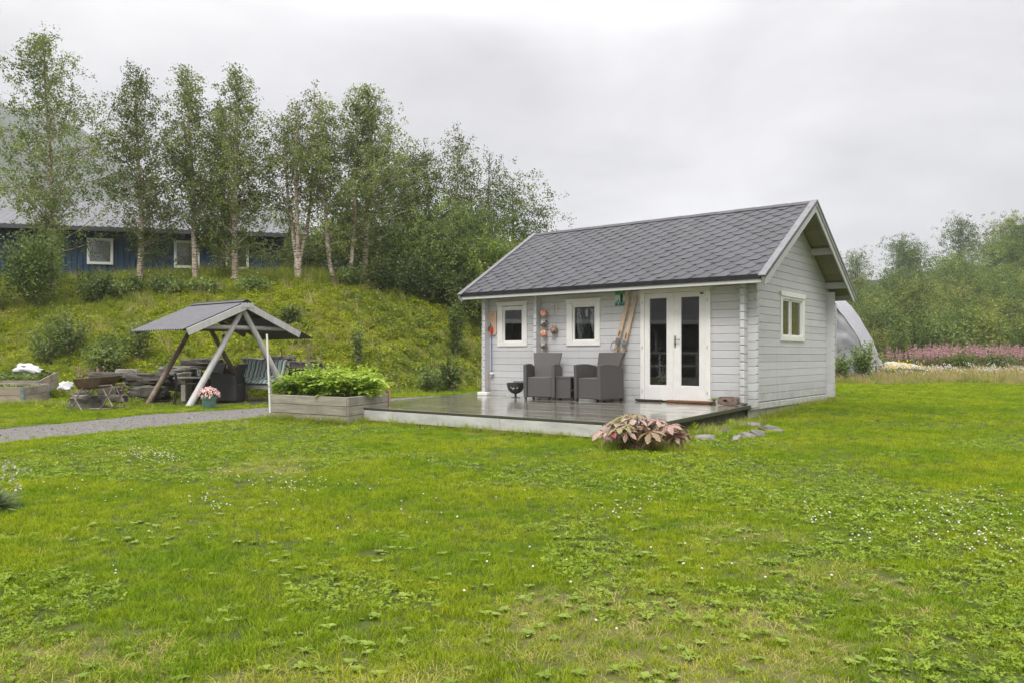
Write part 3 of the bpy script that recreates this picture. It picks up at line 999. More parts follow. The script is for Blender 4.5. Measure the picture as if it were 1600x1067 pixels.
# eave: black metal drip and pale board, front and back
for side in (0, 1):
    fb = (lambda b: b) if side == 0 else (lambda b: CW - b)
    m = MB()
    for (x0, x1) in ((A0 + 0.05, -5.05), (-5.045, -3.05), (-3.045, -1.05), (-1.045, A1 - 0.05)):
        m.box(((x0 + x1) / 2, fb(-OV - 0.012), ZE - 0.028), (x1 - x0, 0.012, 0.078))
        m.box(((x0 + x1) / 2, fb(-OV + 0.02), ZE + 0.008), (x1 - x0, 0.075, 0.006))
    m.build('eave_drip', M_BLACKM, roof)
    m = MB(); m.box(((A0 + A1) / 2, fb(-OV + 0.012), ZE - 0.075), (A1 - A0 - 0.10, 0.026, 0.105), ch=0.004); m.build('fascia_board', M_TRIMG, roof)
    m = MB(); m.box((-CL / 2, fb(-OV / 2 + 0.012), ZE - 0.10), (CL + 0.2, OV - 0.06, 0.014)); 
    m.build('soffit', M_SOFF, roof)
# gable trim at both ends
for a_out, sgn in ((A1, 1), (A0, -1)):
    for side in (0, 1):
        e0, e1 = (a_out - 0.028 * sgn, a_out) if sgn > 0 else (a_out, a_out + 0.028)
        def bfn(x, y, d, s=side): return slope_pt(d, x, y, s)
        MB().prism([(-0.06, -0.145), (TL - 0.145 * SL * 0.0, -0.145), (TL + 0.0, -0.04), (TL + 0.0, -0.012), (-0.06, -0.012)] if False else [(-0.045, -0.16), (TL - 0.16 * SL, -0.16), (TL, -0.012), (-0.045, -0.012)], a_out - 0.028 * sgn, a_out, bfn).build('barge_board', M_TRIMG, roof)
        MB().prism([(-0.05, -0.062), (TL - 0.062 * SL, -0.062), (TL + 0.012 * SL, 0.012), (-0.05, 0.012)], a_out + 0.001 * sgn, a_out + 0.021 * sgn, bfn).build('barge_board', M_TRIMG, roof)
        MB().prism([(-0.055, 0.002), (TL + 0.002 * SL, 0.002), (TL + 0.026 * SL, 0.030), (-0.055, 0.030)], a_out - 0.085 * sgn, a_out + 0.030 * sgn, bfn).build('verge_flashing', M_GREYM, roof)
        MB().prism([(-0.055, -0.030), (TL - 0.03 * SL, -0.030), (TL + 0.001 * SL, 0.001), (-0.055, 0.001)], a_out + 0.0225 * sgn, a_out + 0.029 * sgn, bfn).build('verge_drip', M_BLACKM, roof)
        for q in range(4):
            t = 0.22 + q * 0.82
            MB().lathe([(0.0, 0.004), (0.009, 0.003), (0.01, 0.0)], 8).build('screw', M_BLACKM, roof, slope_pt(a_out - 0.03 * sgn, t, 0.031, side), Mslope.to_euler() if side == 0 else (math.atan(-SL), 0, 0))
# purlins running out under the gable overhang
for b_, z_, hh in ((RB, roof_z(RB) - 0.16, 0.15), (1.05, roof_z(1.05) - 0.115, 0.13), (CW - 1.05, roof_z(1.05) - 0.115, 0.13), (0.06, roof_z(0.06) - 0.12, 0.13), (CW - 0.06, roof_z(0.06) - 0.12, 0.13)):
    MB().box(((A1 - 0.03 - 0.07) / 2 + 0.0, b_, z_), (A1 - 0.03 + 0.07, 0.07, hh), ch=0.004).build('purlin', M_LOG, roof)
    MB().box((A0 + (-(A0) - CL + 0.07) / 2 + 0.015, b_, z_), (0.40, 0.07, hh), ch=0.004).build('purlin', M_LOG, roof)

# windows
GL = glass_mat()
def trim_top(m, s0, s1, z0, z1, fn, flare=0.035, d0=-0.035, d1=0.0):
    m.prism([(s0, z0), (s1, z0), (s1 + flare * 0.3, z0 + (z1 - z0) * 0.45), (s1 + flare, z1), (s0 - flare, z1), (s0 - flare * 0.3, z0 + (z1 - z0) * 0.45)], d0, d1, fn, inset=0.004, bev=0.004)
def rect(s0, s1, z0, z1): return [(s0, z0), (s1, z0), (s1, z1), (s0, z1)]
def window(fn, T, O_, top, label, sashes=1):
    """T outer trim rectangle, O_ glass rectangle(s)"""
    w = empty('window'); w.parent = cabin
    tag(w, label)
    s0, s1, z0, z1 = T
    g = O_
    lo = min(q[0] for q in g); hi = max(q[1] for q in g); gz0 = g[0][2]; gz1 = g[0][3]
    fr = 0.045
    i0, i1, k0, k1 = lo - fr, hi + fr, gz0 - fr, gz1 + fr
    for pl, nm in ((rect(s0, i0, z0 + 0.085, z1 - 0.09), 'side_trim'), (rect(i1, s1, z0 + 0.085, z1 - 0.09), 'side_trim'), (rect(s0, s1, z0, z0 + 0.083), 'bottom_trim')):
        MB().prism(pl, -0.022, 0.002, fn, inset=0.003, bev=0.003).build(nm, M_WHITE, w)
    m = MB(); trim_top(m, s0, s1, z1 - 0.088, z1, fn); m.build('top_trim', M_WHITE, w)
    # lining and sash
    m = MB()
    for pl in (rect(i0 - 0.012, i0 + 0.008, k0, k1), rect(i1 - 0.008, i1 + 0.012, k0, k1), rect(i0 + 0.008, i1 - 0.008, k0 - 0.012, k0 + 0.008), rect(i0 + 0.008, i1 - 0.008, k1 - 0.008, k1 + 0.03)):
        m.prism(pl, -0.016, 0.09, fn)
    m.build('lining', M_WHITE, w)
    for (a, b, c, d) in g:
        fs = fr - 0.009
        m = MB()
        for pl in (rect(a - fs, a, c - fs, d + fs), rect(b, b + fs, c - fs, d + fs), rect(a, b, c - fs, c), rect(a, b, d, d + fs)):
            m.prism(pl, 0.008, 0.045, fn, inset=0.003, bev=0.003)
        m.build('sash', M_WHITE, w)
        MB().prism(rect(a - 0.004, b + 0.004, c - 0.004, d + 0.004), 0.024, 0.028, fn).build('pane', GL, w)
    return w
window(f_front, (-5.31, -4.55, 1.245, 2.15), [(-5.14, -4.70, 1.36, 1.975)], 2.15, 'square window with bare dark pane, left one of the cabin front')
window(f_front, (-3.59, -2.84, 1.243, 2.137), [(-3.425, -2.975, 1.36, 1.975)], 2.137, 'square window with clothes hanging behind the pane, right one of the cabin front')
gw = window(f_right, (1.53, 2.85, 1.32, 2.215), [(1.665, 2.045, 1.435, 2.05), (2.165, 2.68, 1.435, 2.05)], 2.215, 'two-light window with yellow curtains in the gable wall')

# double door
door = empty('double_door'); door.parent = cabin
for pl in (rect(-1.985, -1.905, 0.262, 2.155), rect(-0.73, -0.645, 0.262, 2.155)):
    MB().prism(pl, -0.024, 0.05, f_front, inset=0.003, bev=0.003).build('door_frame', M_WHITE, door)
m = MB(); trim_top(m, -1.985, -0.645, 2.157, 2.30, f_front, 0.05, -0.045, 0.0); m.build('lintel', M_WHITE, door)
for (a, b, g0, g1) in ((-1.902, -1.335, -1.815, -1.46), (-1.330, -0.733, -1.205, -0.845)):
    lf = empty('door_leaf'); lf.parent = door
    z0, z1, c, d = 0.27, 2.152, 0.525, 2.078
    m = MB()
    for pl in (rect(a, g0, z0, z1), rect(g1, b, z0, z1), rect(g0 + 0.0005, g1 - 0.0005, z0, c), rect(g0 + 0.0005, g1 - 0.0005, d, z1)):
        m.prism(pl, -0.012, 0.032, f_front, inset=0.0015, bev=0.0015)
    m.build('door_leaf_frame', M_WHITE, door).name = 'leaf_frame'
    m = MB()
    for pl in (rect(g0 - 0.001, g0 + 0.012, c, d), rect(g1 - 0.012, g1 + 0.001, c, d), rect(g0 + 0.012, g1 - 0.012, c, c + 0.012), rect(g0 + 0.012, g1 - 0.012, d - 0.012, d)):
        m.prism(pl, -0.004, 0.02, f_front)
    m.build('glazing_bead', M_WHITE, door)
    MB().prism(rect(g0, g1, c, d), 0.008, 0.012, f_front).build('pane', GL, door)
    bpy.data.objects.remove(lf)
m = MB(); m.box((-1.3325, -0.018, 1.21), (0.012, 0.012, 1.86)); m.build('astragal', M_WHITE, door)
m = MB(); m.box((-1.30, -0.016, 1.30), (0.032, 0.008, 0.20), ch=0.003); m.build('handle_plate', M_STEEL, door)
m = MB(); m.tube([(-1.30, -0.02, 1.335), (-1.30, -0.055, 1.335), (-1.27, -0.062, 1.335), (-1.19, -0.06, 1.33)], 0.009, 8); m.build('handle', M_STEEL, door, smooth=True)
m = MB(); m.box((-1.30, -0.024, 1.255), (0.014, 0.012, 0.03)); m.build('keyhole', M_BLACK, door)
m = MB(); m.box((-0.80, -0.027, 2.115), (0.062, 0.006, 0.026)); m.build('maker_plate', M_BLACK, door)
for zz in (0.42, 1.2, 2.0):
    for aa in (-1.945, -0.70):
        MB().tube([(aa, -0.028, zz - 0.03), (aa, -0.028, zz + 0.03)], 0.006, 6).build('hinge', M_STEEL, door)
M_THR = wood('wet_brown_board', (0.19, 0.095, 0.045), (0.10, 0.05, 0.025), (2, 30, 30), 0.3, 0.2)
M_THRD = wood('dark_wet_board', (0.06, 0.045, 0.03), (0.03, 0.022, 0.016), (2, 30, 30), 0.3, 0.2)
MB().box((-1.80, -0.055, 0.266), (0.50, 0.09, 0.032), ch=0.003).build('threshold', M_THRD, door)
MB().box((-0.98, -0.075, 0.268), (0.86, 0.12, 0.04), ch=0.003).build('threshold', M_THR, door)

# things behind the panes
M_CURT = None
def curtain_mat():
    k = NT('yellow_curtain')
    g = k.n('ShaderNodeTexCoord').outputs['Object']
    w1 = k.n('ShaderNodeTexWave', {'Scale': 3.2, 'Distortion': 1.5, 'Detail': 2.0}, bands_direction='Y'); k.l(g, w1.inputs['Vector'])
    c = k.ramp(w1.outputs['Fac'], [(0.2, (0.85, 0.74, 0.22)), (0.62, (0.66, 0.64, 0.18)), (0.93, (0.8, 0.33, 0.06))])
    k.l(c, k.b.inputs['Base Color']); k.b.inputs['Roughness'].default_value = 0.9
    return k.mat
M_CURT = curtain_mat()
def curtain(b0, b1, z0, z1, label):
    n = 30; m = MB(); vs = []
    for j in (0, 1):
        for i in range(n + 1):
            b = b0 + (b1 - b0) * i / n
            for zz in (z0 + 0.01 * math.sin(i), z1):
                vs.append((-0.14 + 0.022 * math.sin(i * 1.25) + 0.004 * j, b, zz))
    fs = []
    st = (n + 1) * 2
    for i in range(n):
        a = 2 * i
        fs.append((a, a + 2, a + 3, a + 1)); fs.append((st + a, st + a + 1, st + a + 3, st + a + 2))
    m.add(vs, fs)
    o = m.build('curtain', M_CURT, None, tuple(OC), (0, 0, -TH), smooth='all', label=label, cat='curtain', group='curtains in the gable window')
    return o
curtain(1.60, 2.03, 1.60, 2.12, 'yellow curtain behind the narrow near light of the gable window')
curtain(2.12, 2.48, 1.60, 2.12, 'yellow and orange curtain behind the wider far light of the gable window')
# clothes behind the second front window
def cloth_mat(dots):
    k = NT('dotted_cloth' if dots else 'charcoal_cloth')
    if dots:
        g = k.n('ShaderNodeTexCoord').outputs['Object']
        v = k.n('ShaderNodeTexVoronoi', {'Scale': 62.0, 'Randomness': 0.25}); k.l(g, v.inputs['Vector'])
        c = k.ramp(v.outputs['Distance'], [(0.42, (0.80, 0.80, 0.80)), (0.54, (0.10, 0.10, 0.11))])
        k.l(c, k.b.inputs['Base Color'])
    else: k.b.inputs['Base Color'].default_value = (0.045, 0.045, 0.05, 1)
    k.b.inputs['Roughness'].default_value = 0.9
    return k.mat
M_DOT, M_CHAR = cloth_mat(True), cloth_mat(False)
M_LINEN = plain('white_linen', (0.82, 0.82, 0.82), 0.9, 0.06, 12)
def cloth_shape(m, poly, y0, mi):
    m.prism(poly, y0, y0 + 0.025, lambda x, z, d: (x, d + 0.012 * math.sin(x * 60), z), mi, inset=0.01, bev=0.008)
dress = empty('hanging_dress', tuple(OC), -TH, 'dark pinafore dress on a hanger behind the right-hand front window, white collar showing', 'dress')
m = MB()
cloth_shape(m, [(-3.29, 1.30), (-3.07, 1.30), (-3.10, 1.55), (-3.12, 1.68), (-3.125, 1.93), (-3.155, 1.93), (-3.16, 1.80), (-3.20, 1.77), (-3.235, 1.80), (-3.245, 1.93), (-3.275, 1.93), (-3.26, 1.68), (-3.27, 1.55)], 0.07, 0)
m.build('pinafore', M_CHAR, dress)
m = MB(); cloth_shape(m, [(-3.255, 1.62), (-3.14, 1.62), (-3.13, 1.90), (-3.17, 1.94), (-3.23, 1.94), (-3.265, 1.90)], 0.115, 0); m.build('blouse', M_LINEN, dress)
m = MB(); m.tube([(-3.36, 0.14, 1.9), (-3.2, 0.14, 1.965), (-3.04, 0.14, 1.9)], 0.006, 6); m.tube([(-3.2, 0.14, 1.965), (-3.2, 0.14, 2.02)], 0.003, 6); m.build('hanger', M_STEEL, dress)
for poly, lab in (([(-3.36, 1.385), (-3.27, 1.375), (-3.25, 1.55), (-3.28, 1.70), (-3.33, 1.95), (-3.385, 1.95), (-3.40, 1.75), (-3.385, 1.55)], 'white dotted sleeve of the shirt hanging nearest the left edge of the right-hand front window'),
                  ([(-3.03, 1.42), (-3.00, 1.42), (-3.0, 1.70), (-3.02, 1.93), (-3.09, 1.95), (-3.115, 1.86), (-3.10, 1.70), (-3.05, 1.55)], 'white dotted shirt hanging at the right edge of the right-hand front window')):
    m = MB(); cloth_shape(m, poly, 0.05, 0)
    m.build('dotted_shirt', M_DOT, None, tuple(OC), (0, 0, -TH), label=lab, cat='shirt', group='dotted shirts behind the window')
# flowering branches inside the left door leaf
fb2 = empty('white_flowering_plant', tuple(W(-1.66, 0.28, 0.27)), -TH, 'plant with many small white blossoms behind the left door pane', 'plant')
rp = np.random.RandomState(6); m = MB(); cen = []
for i in range(16):
    x1, z1 = rp.uniform(-0.19, 0.16), rp.uniform(0.35, 1.0 if i % 3 else 1.15)
    m.tube([(rp.normal() * 0.02, 0, 0.16), (x1 * 0.4, 0, z1 * 0.6), (x1, rp.normal() * 0.03, z1)], [0.005, 0.004, 0.002], 4, cap=False)
    for k_ in range(11): u = rp.uniform(0.35, 1.0); cen.append((x1 * u + rp.normal() * 0.02, rp.normal() * 0.03, 0.16 + (z1 - 0.16) * u + rp.normal() * 0.03))
m.build('stems', M_DARKGAP, fb2)
cen = np.array(cen); link_mesh('blossom', leaf_mesh('blossom', np.repeat(cen, 4, 0) + rp.normal(size=(len(cen) * 4, 3)) * 0.006, 0.022, leaf_mat('white_petal', [(0.7, 0.7, 0.7), (0.85, 0.85, 0.85)], 0.2), 1.0), fb2)
MB().lathe([(0.0, 0.0), (0.07, 0.0), (0.09, 0.17), (0.0, 0.16)], 16).build('pot', M_DARKGAP, fb2)
# dark kitchen fronts behind the first window
M_KIT = wood('dark_cupboard', (0.10, 0.095, 0.085), (0.07, 0.065, 0.06), (30, 30, 2), 0.6, 0.05)
cup = empty('cupboard', tuple(OC), -TH, 'dark cupboard fronts with bow handles dimly seen through the left-hand front window', 'cupboard')
MB().box((-4.98, 0.85, 1.45), (0.9, 0.4, 2.3), ch=0.004).build('carcass', M_KIT, cup)
for i, (x0, x1) in enumerate(((-5.34, -4.925), (-4.915, -4.50))):
    MB().box(((x0 + x1) / 2, 0.64, 1.70), (x1 - x0, 0.02, 0.75), ch=0.004).build('cupboard_front', M_KIT, cup).name = 'front_panel'
    hx = -4.955 if i == 0 else -4.885
    MB().tube([(hx, 0.62, 1.50), (hx, 0.595, 1.54), (hx, 0.59, 1.6), (hx, 0.595, 1.66), (hx, 0.62, 1.70)], 0.006, 6).build('handle', M_STEEL, cup)

# ------------------------------------------------------------------ wooden deck
def deck_wood():
    k = NT('wet_deck_board')
    tcn = k.n('ShaderNodeTexCoord'); oi = k.n('ShaderNodeObjectInfo')
    g = k.n('ShaderNodeNewGeometry').outputs['Position']
    off = k.n('ShaderNodeVectorMath', operation='ADD'); k.l(tcn.outputs['Object'], off.inputs[0])
    cx = k.n('ShaderNodeCombineXYZ'); k.l(k.math('MULTIPLY', oi.outputs['Random'], 41.0), cx.inputs[0]); k.l(cx.outputs[0], off.inputs[1])
    gr_ = k.noise(k.mapping(off.outputs[0], (1.4, 40, 40)), 1.0, 6, 0.7)
    bl = k.noise(g, 1.3, 5, 0.6)
    c = k.ramp(gr_, [(0.3, (0.10, 0.095, 0.07)), (0.68, (0.19, 0.175, 0.13))])
    c = k.mix(k.ramp(bl, [(0.45, 0.0), (0.7, 0.6)]), c, (0.10, 0.11, 0.06))
    k.l(c, k.b.inputs['Base Color'])
    wet = k.ramp(k.noise(g, 2.1, 5, 0.65), [(0.32, 0.05), (0.66, 0.22)])
    k.l(wet, k.b.inputs['Roughness'])
    k.b.inputs['Specular IOR Level'].default_value = 0.9
    k.b.inputs['Coat Weight'].default_value = 0.7
    k.l(wet, k.b.inputs['Coat Roughness'])
    k.b.inputs['Coat IOR'].default_value = 1.45
    k.bump(gr_, 0.05, 0.002)
    return k.mat
M_DECK = deck_wood()
deck = empty('wooden_deck', tuple(OC), -TH, 'low rain-wet plank deck with white fascia in front of the cabin', 'deck')
DZ = 0.24
def deck_left(b): return np.interp(b, [-4.25, 1.1], [-5.22, -6.60])
def deck_right(b): return np.interp(b, [-4.25, 0.1], [0.47, 0.015])
bw = 0.121; b = -4.235
dr = np.random.RandomState(3)
while b < 1.05:
    b1 = b + bw - 0.005
    r0_, r1_ = (deck_right(b), deck_right(b1)) if b1 < -0.10 else ((-0.075, -0.075) if b1 < -0.003 else (-CL - PR - 0.02, -CL - PR - 0.02))
    if b1 < -0.10 and b1 > -0.19: pass
    l0, l1 = deck_left(b), deck_left(b1)
    cut = dr.uniform(0.25, 0.75)
    if r0_ - l0 > 2:
        sx = l0 + (r0_ - l0) * cut
        segs = [(l0, l1, sx - 0.002, sx - 0.002), (sx + 0.002, sx + 0.002, r0_, r1_)]
    else: segs = [(l0, l1, r0_, r1_)]
    for (p0, p1, q0, q1) in segs:
        zt = DZ + dr.uniform(-0.0012, 0.0012)
        m = MB(); m.prism([(p0, b), (q0, b), (q1, b1), (p1, b1)], zt, zt - 0.028, lambda x, y, d: (x, y, d), inset=0.002, bev=0.002)
        m.build('deck_board', M_DECK, deck)
    b += bw
M_EDGE = wood('mossy_deck_edge', (0.06, 0.06, 0.035), (0.03, 0.032, 0.018), (2, 30, 30), 0.5, 0.2)
fx0, fx1 = -5.22, 0.47
for a0, a1 in ((fx0, -3.9), (-3.895, -1.8), (-1.795, fx1)):
    MB().box(((a0 + a1) / 2, -4.257, DZ - 0.018), (a1 - a0, 0.03, 0.036), ch=0.003).build('edge_board', M_EDGE, deck)
    MB().box(((a0 + a1) / 2, -4.262, DZ - 0.118), (a1 - a0, 0.022, 0.158), ch=0.003).build('fascia', plain('worn_white_fascia', (0.52, 0.52, 0.50), 0.6, 0.12, 3, 0.15, stretch=(1, 1, 3)), deck)
for (p, q) in (((fx1 + 0.012, -4.26), (0.03, 0.09)),):
    MB().bar((p[0], p[1], DZ - 0.022), (q[0], q[1], DZ - 0.022), 0.028, 0.05).build('edge_board', M_EDGE, deck)
    MB().bar((p[0] - 0.06, p[1] + 0.04, DZ - 0.12), (q[0] - 0.05, q[1] - 0.1, DZ - 0.12), 0.04, 0.14).build('joist', M_DARKGAP, deck)
m = MB()
for j in range(7): m.box((-2.6 - 0.0, -4.1 + j * 0.66, DZ - 0.10), (5.3, 0.045, 0.13))
m.build('joist', M_DARKGAP, deck)
m = MB(); m.prism([(-5.20, -4.2), (0.42, -4.2), (-0.02, -0.05), (-5.9, -0.05)], 0.02, 0.03, lambda x, y, d: (x, y, d)); m.build('shadow_ground', M_DARKGAP, deck).name = 'deck_shade_sheet'  # dark sheet added on the ground to stand for the shade under the deck

# ------------------------------------------------------------------ things on the deck
def wicker(name, col):
    k = NT(name)
    g = k.n('ShaderNodeTexCoord').outputs['Object']
    w1 = k.n('ShaderNodeTexWave', {'Scale': 34.0, 'Distortion': 0.0}, bands_direction='Z'); k.l(g, w1.inputs['Vector'])
    sx = k.n('ShaderNodeSeparateXYZ'); k.l(g, sx.inputs[0])
    cxy = k.n('ShaderNodeCombineXYZ'); k.l(k.math('ADD', sx.outputs[0], sx.outputs[1]), cxy.inputs[0])
    w2 = k.n('ShaderNodeTexWave', {'Scale': 22.0}, bands_direction='X'); k.l(cxy.outputs[0], w2.inputs['Vector'])
    h = k.math('MULTIPLY', w1.outputs['Fac'], k.math('MULTIPLY_ADD', w2.outputs['Fac'], 0.7, 0.3))
    c = k.ramp(h, [(0.0, tuple(x * 0.45 for x in col)), (0.6, col)])
    k.l(c, k.b.inputs['Base Color']); k.b.inputs['Roughness'].default_value = 0.5
    k.b.inputs['Specular IOR Level'].default_value = 0.4
    k.bump(h, 0.6, 0.004)
    return k.mat
M_RAT = wicker('grey_rattan', (0.115, 0.108, 0.105))
M_RATB = wicker('black_rattan', (0.03, 0.028, 0.028))

def armchair(mat):
    """front towards -y; origin under the middle"""
    t = empty('rattan_armchair')
    w, d = 0.60, 0.60
    MB().box((0, -0.005, 0.235), (w - 0.13, d - 0.03, 0.37), ch=0.012).build('seat', mat, t)
    for s in (-1, 1):
        x0, x1 = s * (w / 2), s * (w / 2 - 0.062)
        top = [(-d / 2 - 0.015, 0.05), (d / 2 - 0.01, 0.05), (d / 2 - 0.02, 0.57), (d / 2 - 0.12, 0.625), (0.0, 0.66), (-0.16, 0.665), (-d / 2 + 0.01, 0.655), (-d / 2 - 0.035, 0.645), (-d / 2 - 0.03, 0.45)]
        m = MB(); m.prism(top, x0, x1, lambda y, z, dd: (dd, y, z), inset=0.006, bev=0.006)
        m.build('armrest', mat, t)
    # backrest, leaning and slightly flared
    m = MB()
    vs = []; n = 7
    for j in range(8):
        u = j / 7.0
        z = 0.40 + 0.47 * u; y = 0.16 + 0.10 * u + 0.04 * u * u
        hw = 0.215 + 0.055 * u + 0.01 * u * u
        vs.append([(-hw, y, z), (hw, y, z), (hw, y + 0.05, z - 0.01), (-hw, y + 0.05, z - 0.01)])
    fl = [p for q in vs for p in q]; fs = []
    for j in range(7):
        for k_ in range(4):
            a = j * 4 + k_; b_ = j * 4 + (k_ + 1) % 4
            fs.append((a, b_, b_ + 4, a + 4))
    fs += [(0, 1, 2, 3), (28, 31, 30, 29)]
    m.add(fl, fs); m.build('backrest', mat, t)
    for s in (-1, 1):
        for y in (-d / 2 + 0.02, d / 2 - 0.04):
            MB().box((s * (w / 2 - 0.035), y, 0.025), (0.04, 0.04, 0.05)).build('leg', M_BLACK, t)
    return t
def face(nx, ny): return math.atan2(ny, nx) + math.pi / 2
ch1 = armchair(M_RAT)
pc = G(841, 624.2, DZ)
ch1.location = (pc.x + 0.36 * 0.30 , pc.y + 0.93 * 0.30, DZ + 0.001); ch1.rotation_euler.z = face(-0.30, -0.95)
tag(ch1, 'grey rattan armchair facing the lawn, beside the fire bowl', 'armchair', 'rattan armchairs on the deck')
ch2 = copy_tree(ch1)
cc = G(943, 627.5, DZ)
P2 = cc - U * 0.30 + V * 0.30 - Vector((-0.01, 0.16, 0))
ch2.location = (P2.x, P2.y, DZ + 0.001); ch2.rotation_euler.z = face(-0.74, -0.67); ch2.scale = (1.05, 1.05, 1.0)
tag(ch2, 'grey rattan armchair turned sideways, next to the double door with skis leaning behind', 'armchair', 'rattan armchairs on the deck')
tb = empty('rattan_side_table')
tag(tb, 'low grey rattan side table with open shelf, between the two armchairs on the deck', 'side table')
for s in (-1, 1):
    MB().box((s * 0.185, 0, 0.215), (0.05, 0.44, 0.37), ch=0.006).build('side_panel', M_RAT, tb)
MB().box((0, 0, 0.415), (0.43, 0.45, 0.03), ch=0.004).build('table_top', M_RAT, tb)
MB().box((0, 0, 0.17), (0.315, 0.42, 0.02)).build('shelf', M_BLACK, tb)
MB().box((0, -0.215, 0.225), (0.30, 0.014, 0.33)).build('front_panel', M_RAT, tb) if False else None
for s in (-1, 1):
    for y in (-0.19, 0.19): MB().box((s * 0.185, y, 0.015), (0.03, 0.03, 0.03)).build('leg', M_BLACK, tb)
MB().box((0, -0.06, 0.405 - 0.03), (0.20, 0.16, 0.025)).build('drawer', M_BLACK, tb) if False else None
tp = G(873, 624.5, DZ)
tb.location = (tp.x + 0.07, tp.y + 0.24, DZ + 0.001); tb.rotation_euler.z = face(-0.30, -0.95) + R(90)
# fire bowl
fb_ = empty('fire_bowl', tuple(G(804, 621.5, DZ) + Vector((0.02, 0.12, 0.001))), 0, 'dark iron fire bowl on a short stem with cut-out shapes, left of the rattan chairs', 'fire bowl')
M_IRON = plain('dark_iron', (0.05, 0.05, 0.047), 0.5, 0.25, 9, 0.15)
MB().lathe([(0.02, 0.075), (0.09, 0.10), (0.14, 0.15), (0.165, 0.215), (0.172, 0.285), (0.178, 0.29), (0.165, 0.29), (0.155, 0.22), (0.12, 0.15), (0.0, 0.11)], 28).build('bowl', M_IRON, fb_, smooth=True)
MB().lathe([(0.0, 0.0), (0.085, 0.0), (0.085, 0.008), (0.022, 0.014), (0.02, 0.09), (0.0, 0.09)], 16).build('stem', M_IRON, fb_, smooth=True)
MB().lathe([(0.0, 0.318), (0.10, 0.318), (0.11, 0.30), (0.0, 0.30)], 20, (0.06, 0.05, 0)).build('grate', M_IRON, fb_)
M_CUT = plain('pale_cutout', (0.62, 0.62, 0.6), 0.6, 0.05)
for a_, z_, sx, sz in ((-122, 0.205, 0.012, 0.009), (-105, 0.19, 0.02, 0.013), (-80, 0.20, 0.024, 0.01), (-112, 0.175, 0.01, 0.006)):
    rr = 0.162 if z_ > 0.2 else (0.156 if z_ > 0.18 else 0.15)
    MB().ball((rr * math.cos(R(a_)), rr * math.sin(R(a_)), z_), 1.0, 8, 6, (sx, 0.005, sz)).build('cutout', M_CUT, fb_)
# glass floats and the like beside the cross wall
def mottled(name, c1, c2, scale): 
    k = NT(name); g = k.n('ShaderNodeTexCoord').outputs['Object']
    v = k.n('ShaderNodeTexVoronoi', {'Scale': scale}, feature='DISTANCE_TO_EDGE'); k.l(g, v.inputs['Vector'])
    k.l(k.ramp(v.outputs['Distance'], [(0.06, c2), (0.14, c1)]), k.b.inputs['Base Color']); k.b.inputs['Roughness'].default_value = 0.6
    k.bump(v.outputs['Distance'], 0.8, 0.02)
    return k.mat
M_FO = mottled('orange_float', (0.55, 0.16, 0.07), (0.75, 0.45, 0.33), 14)
M_FD = mottled('dark_netted_float', (0.035, 0.045, 0.04), (0.33, 0.34, 0.30), 17)
M_FG = mottled('grey_netted_float', (0.10, 0.10, 0.085), (0.36, 0.33, 0.27), 19)
M_FB = mottled('brown_float', (0.13, 0.075, 0.055), (0.30, 0.2, 0.16), 18)
M_ROPE = plain('rope', (0.42, 0.36, 0.28), 0.9, 0.15, 40)
fl_a = -4.07
for py, r_, mt, lab, k_ in ((490, 0.068, M_FO, 'orange cut-work float ball, topmost of the string beside the inner wall end', 'o'),
                            (504.5, 0.08, M_FD, 'dark netted float ball, second from the top of the string', 'd'),
                            (521.5, 0.068, M_FO, 'orange cut-work float ball, third down the string between two netted ones', 'o'),
                            (539, 0.074, M_FG, 'grey-brown netted float ball at the bottom of the string above the armchair', 'g')):
    zz = on_front(847, py, -0.1)[1]
    o = MB().ball((0, 0, 0), r_, 18, 12, jit=0.08).build('net_float', mt, None, tuple(W(fl_a, -0.10, zz)), (0, 0, -TH), smooth='all', label=lab, cat='float', group='float balls strung on the cabin front')
m = MB(); zt = on_front(847, 481, -0.1)[1]; zb = on_front(847, 556, -0.1)[1]
m.tube([(0, 0, 0), (0.01, 0, (zb - zt) * 0.4), (-0.005, 0, (zb - zt) * 0.8), (0.02, 0.0, zb - zt)], 0.007, 6)
m.tube([(0.005, 0.0, (zb - zt) * 0.78), (-0.025, -0.01, (zb - zt) * 0.95)], 0.006, 6)
m.build('rope', M_ROPE, None, tuple(W(fl_a, -0.10, zt)), (0, 0, -TH), label='knotted rope carrying the four float balls on the cabin front', cat='rope')
s_, z_ = on_front(865.5, 516, -0.08)
ho = empty('hanging_ball', tuple(W(s_, -0.075, z_)), -TH, 'brown eared ball hanging on a long string between the two front windows', 'hanging ornament')
MB().ball((0, 0, 0), 0.075, 18, 12, jit=0.06).build('ball', M_FB, ho, smooth='all')
for s in (-1, 1): MB().tube([(s * 0.035, 0, 0.055), (s * 0.045, 0, 0.10)], [0.014, 0.006], 6).build('ear', M_FB, ho)
zh = on_front(866, 478, -0.08)[1] - z_
m = MB(); m.tube([(0.03, 0, 0.07), (0.012, 0, zh)], 0.003, 5); m.tube([(-0.03, 0, 0.07), (0.008, 0, zh)], 0.003, 5); m.build('string', M_ROPE, ho)
M_HORN = plain('pale_horn', (0.68, 0.64, 0.58), 0.5, 0.1, 12)
hk = empty('horn_hook', tuple(W(s_, -0.03, z_ + zh)), -TH, 'small pale horn hook and peg high on the wall between the two front windows', 'wall hook')
m = MB(); m.tube([(-0.015, 0, 0.02), (-0.05, -0.02, 0.03), (-0.085, -0.03, 0.01), (-0.10, -0.03, -0.04), (-0.085, -0.03, -0.075)], [0.012, 0.012, 0.010, 0.008, 0.004], 8); m.build('horn', M_HORN, hk, smooth=True)
m = MB(); m.box((0.03, 0.01, -0.02), (0.028, 0.03, 0.12), ch=0.004); m.build('peg', M_HORN, hk)

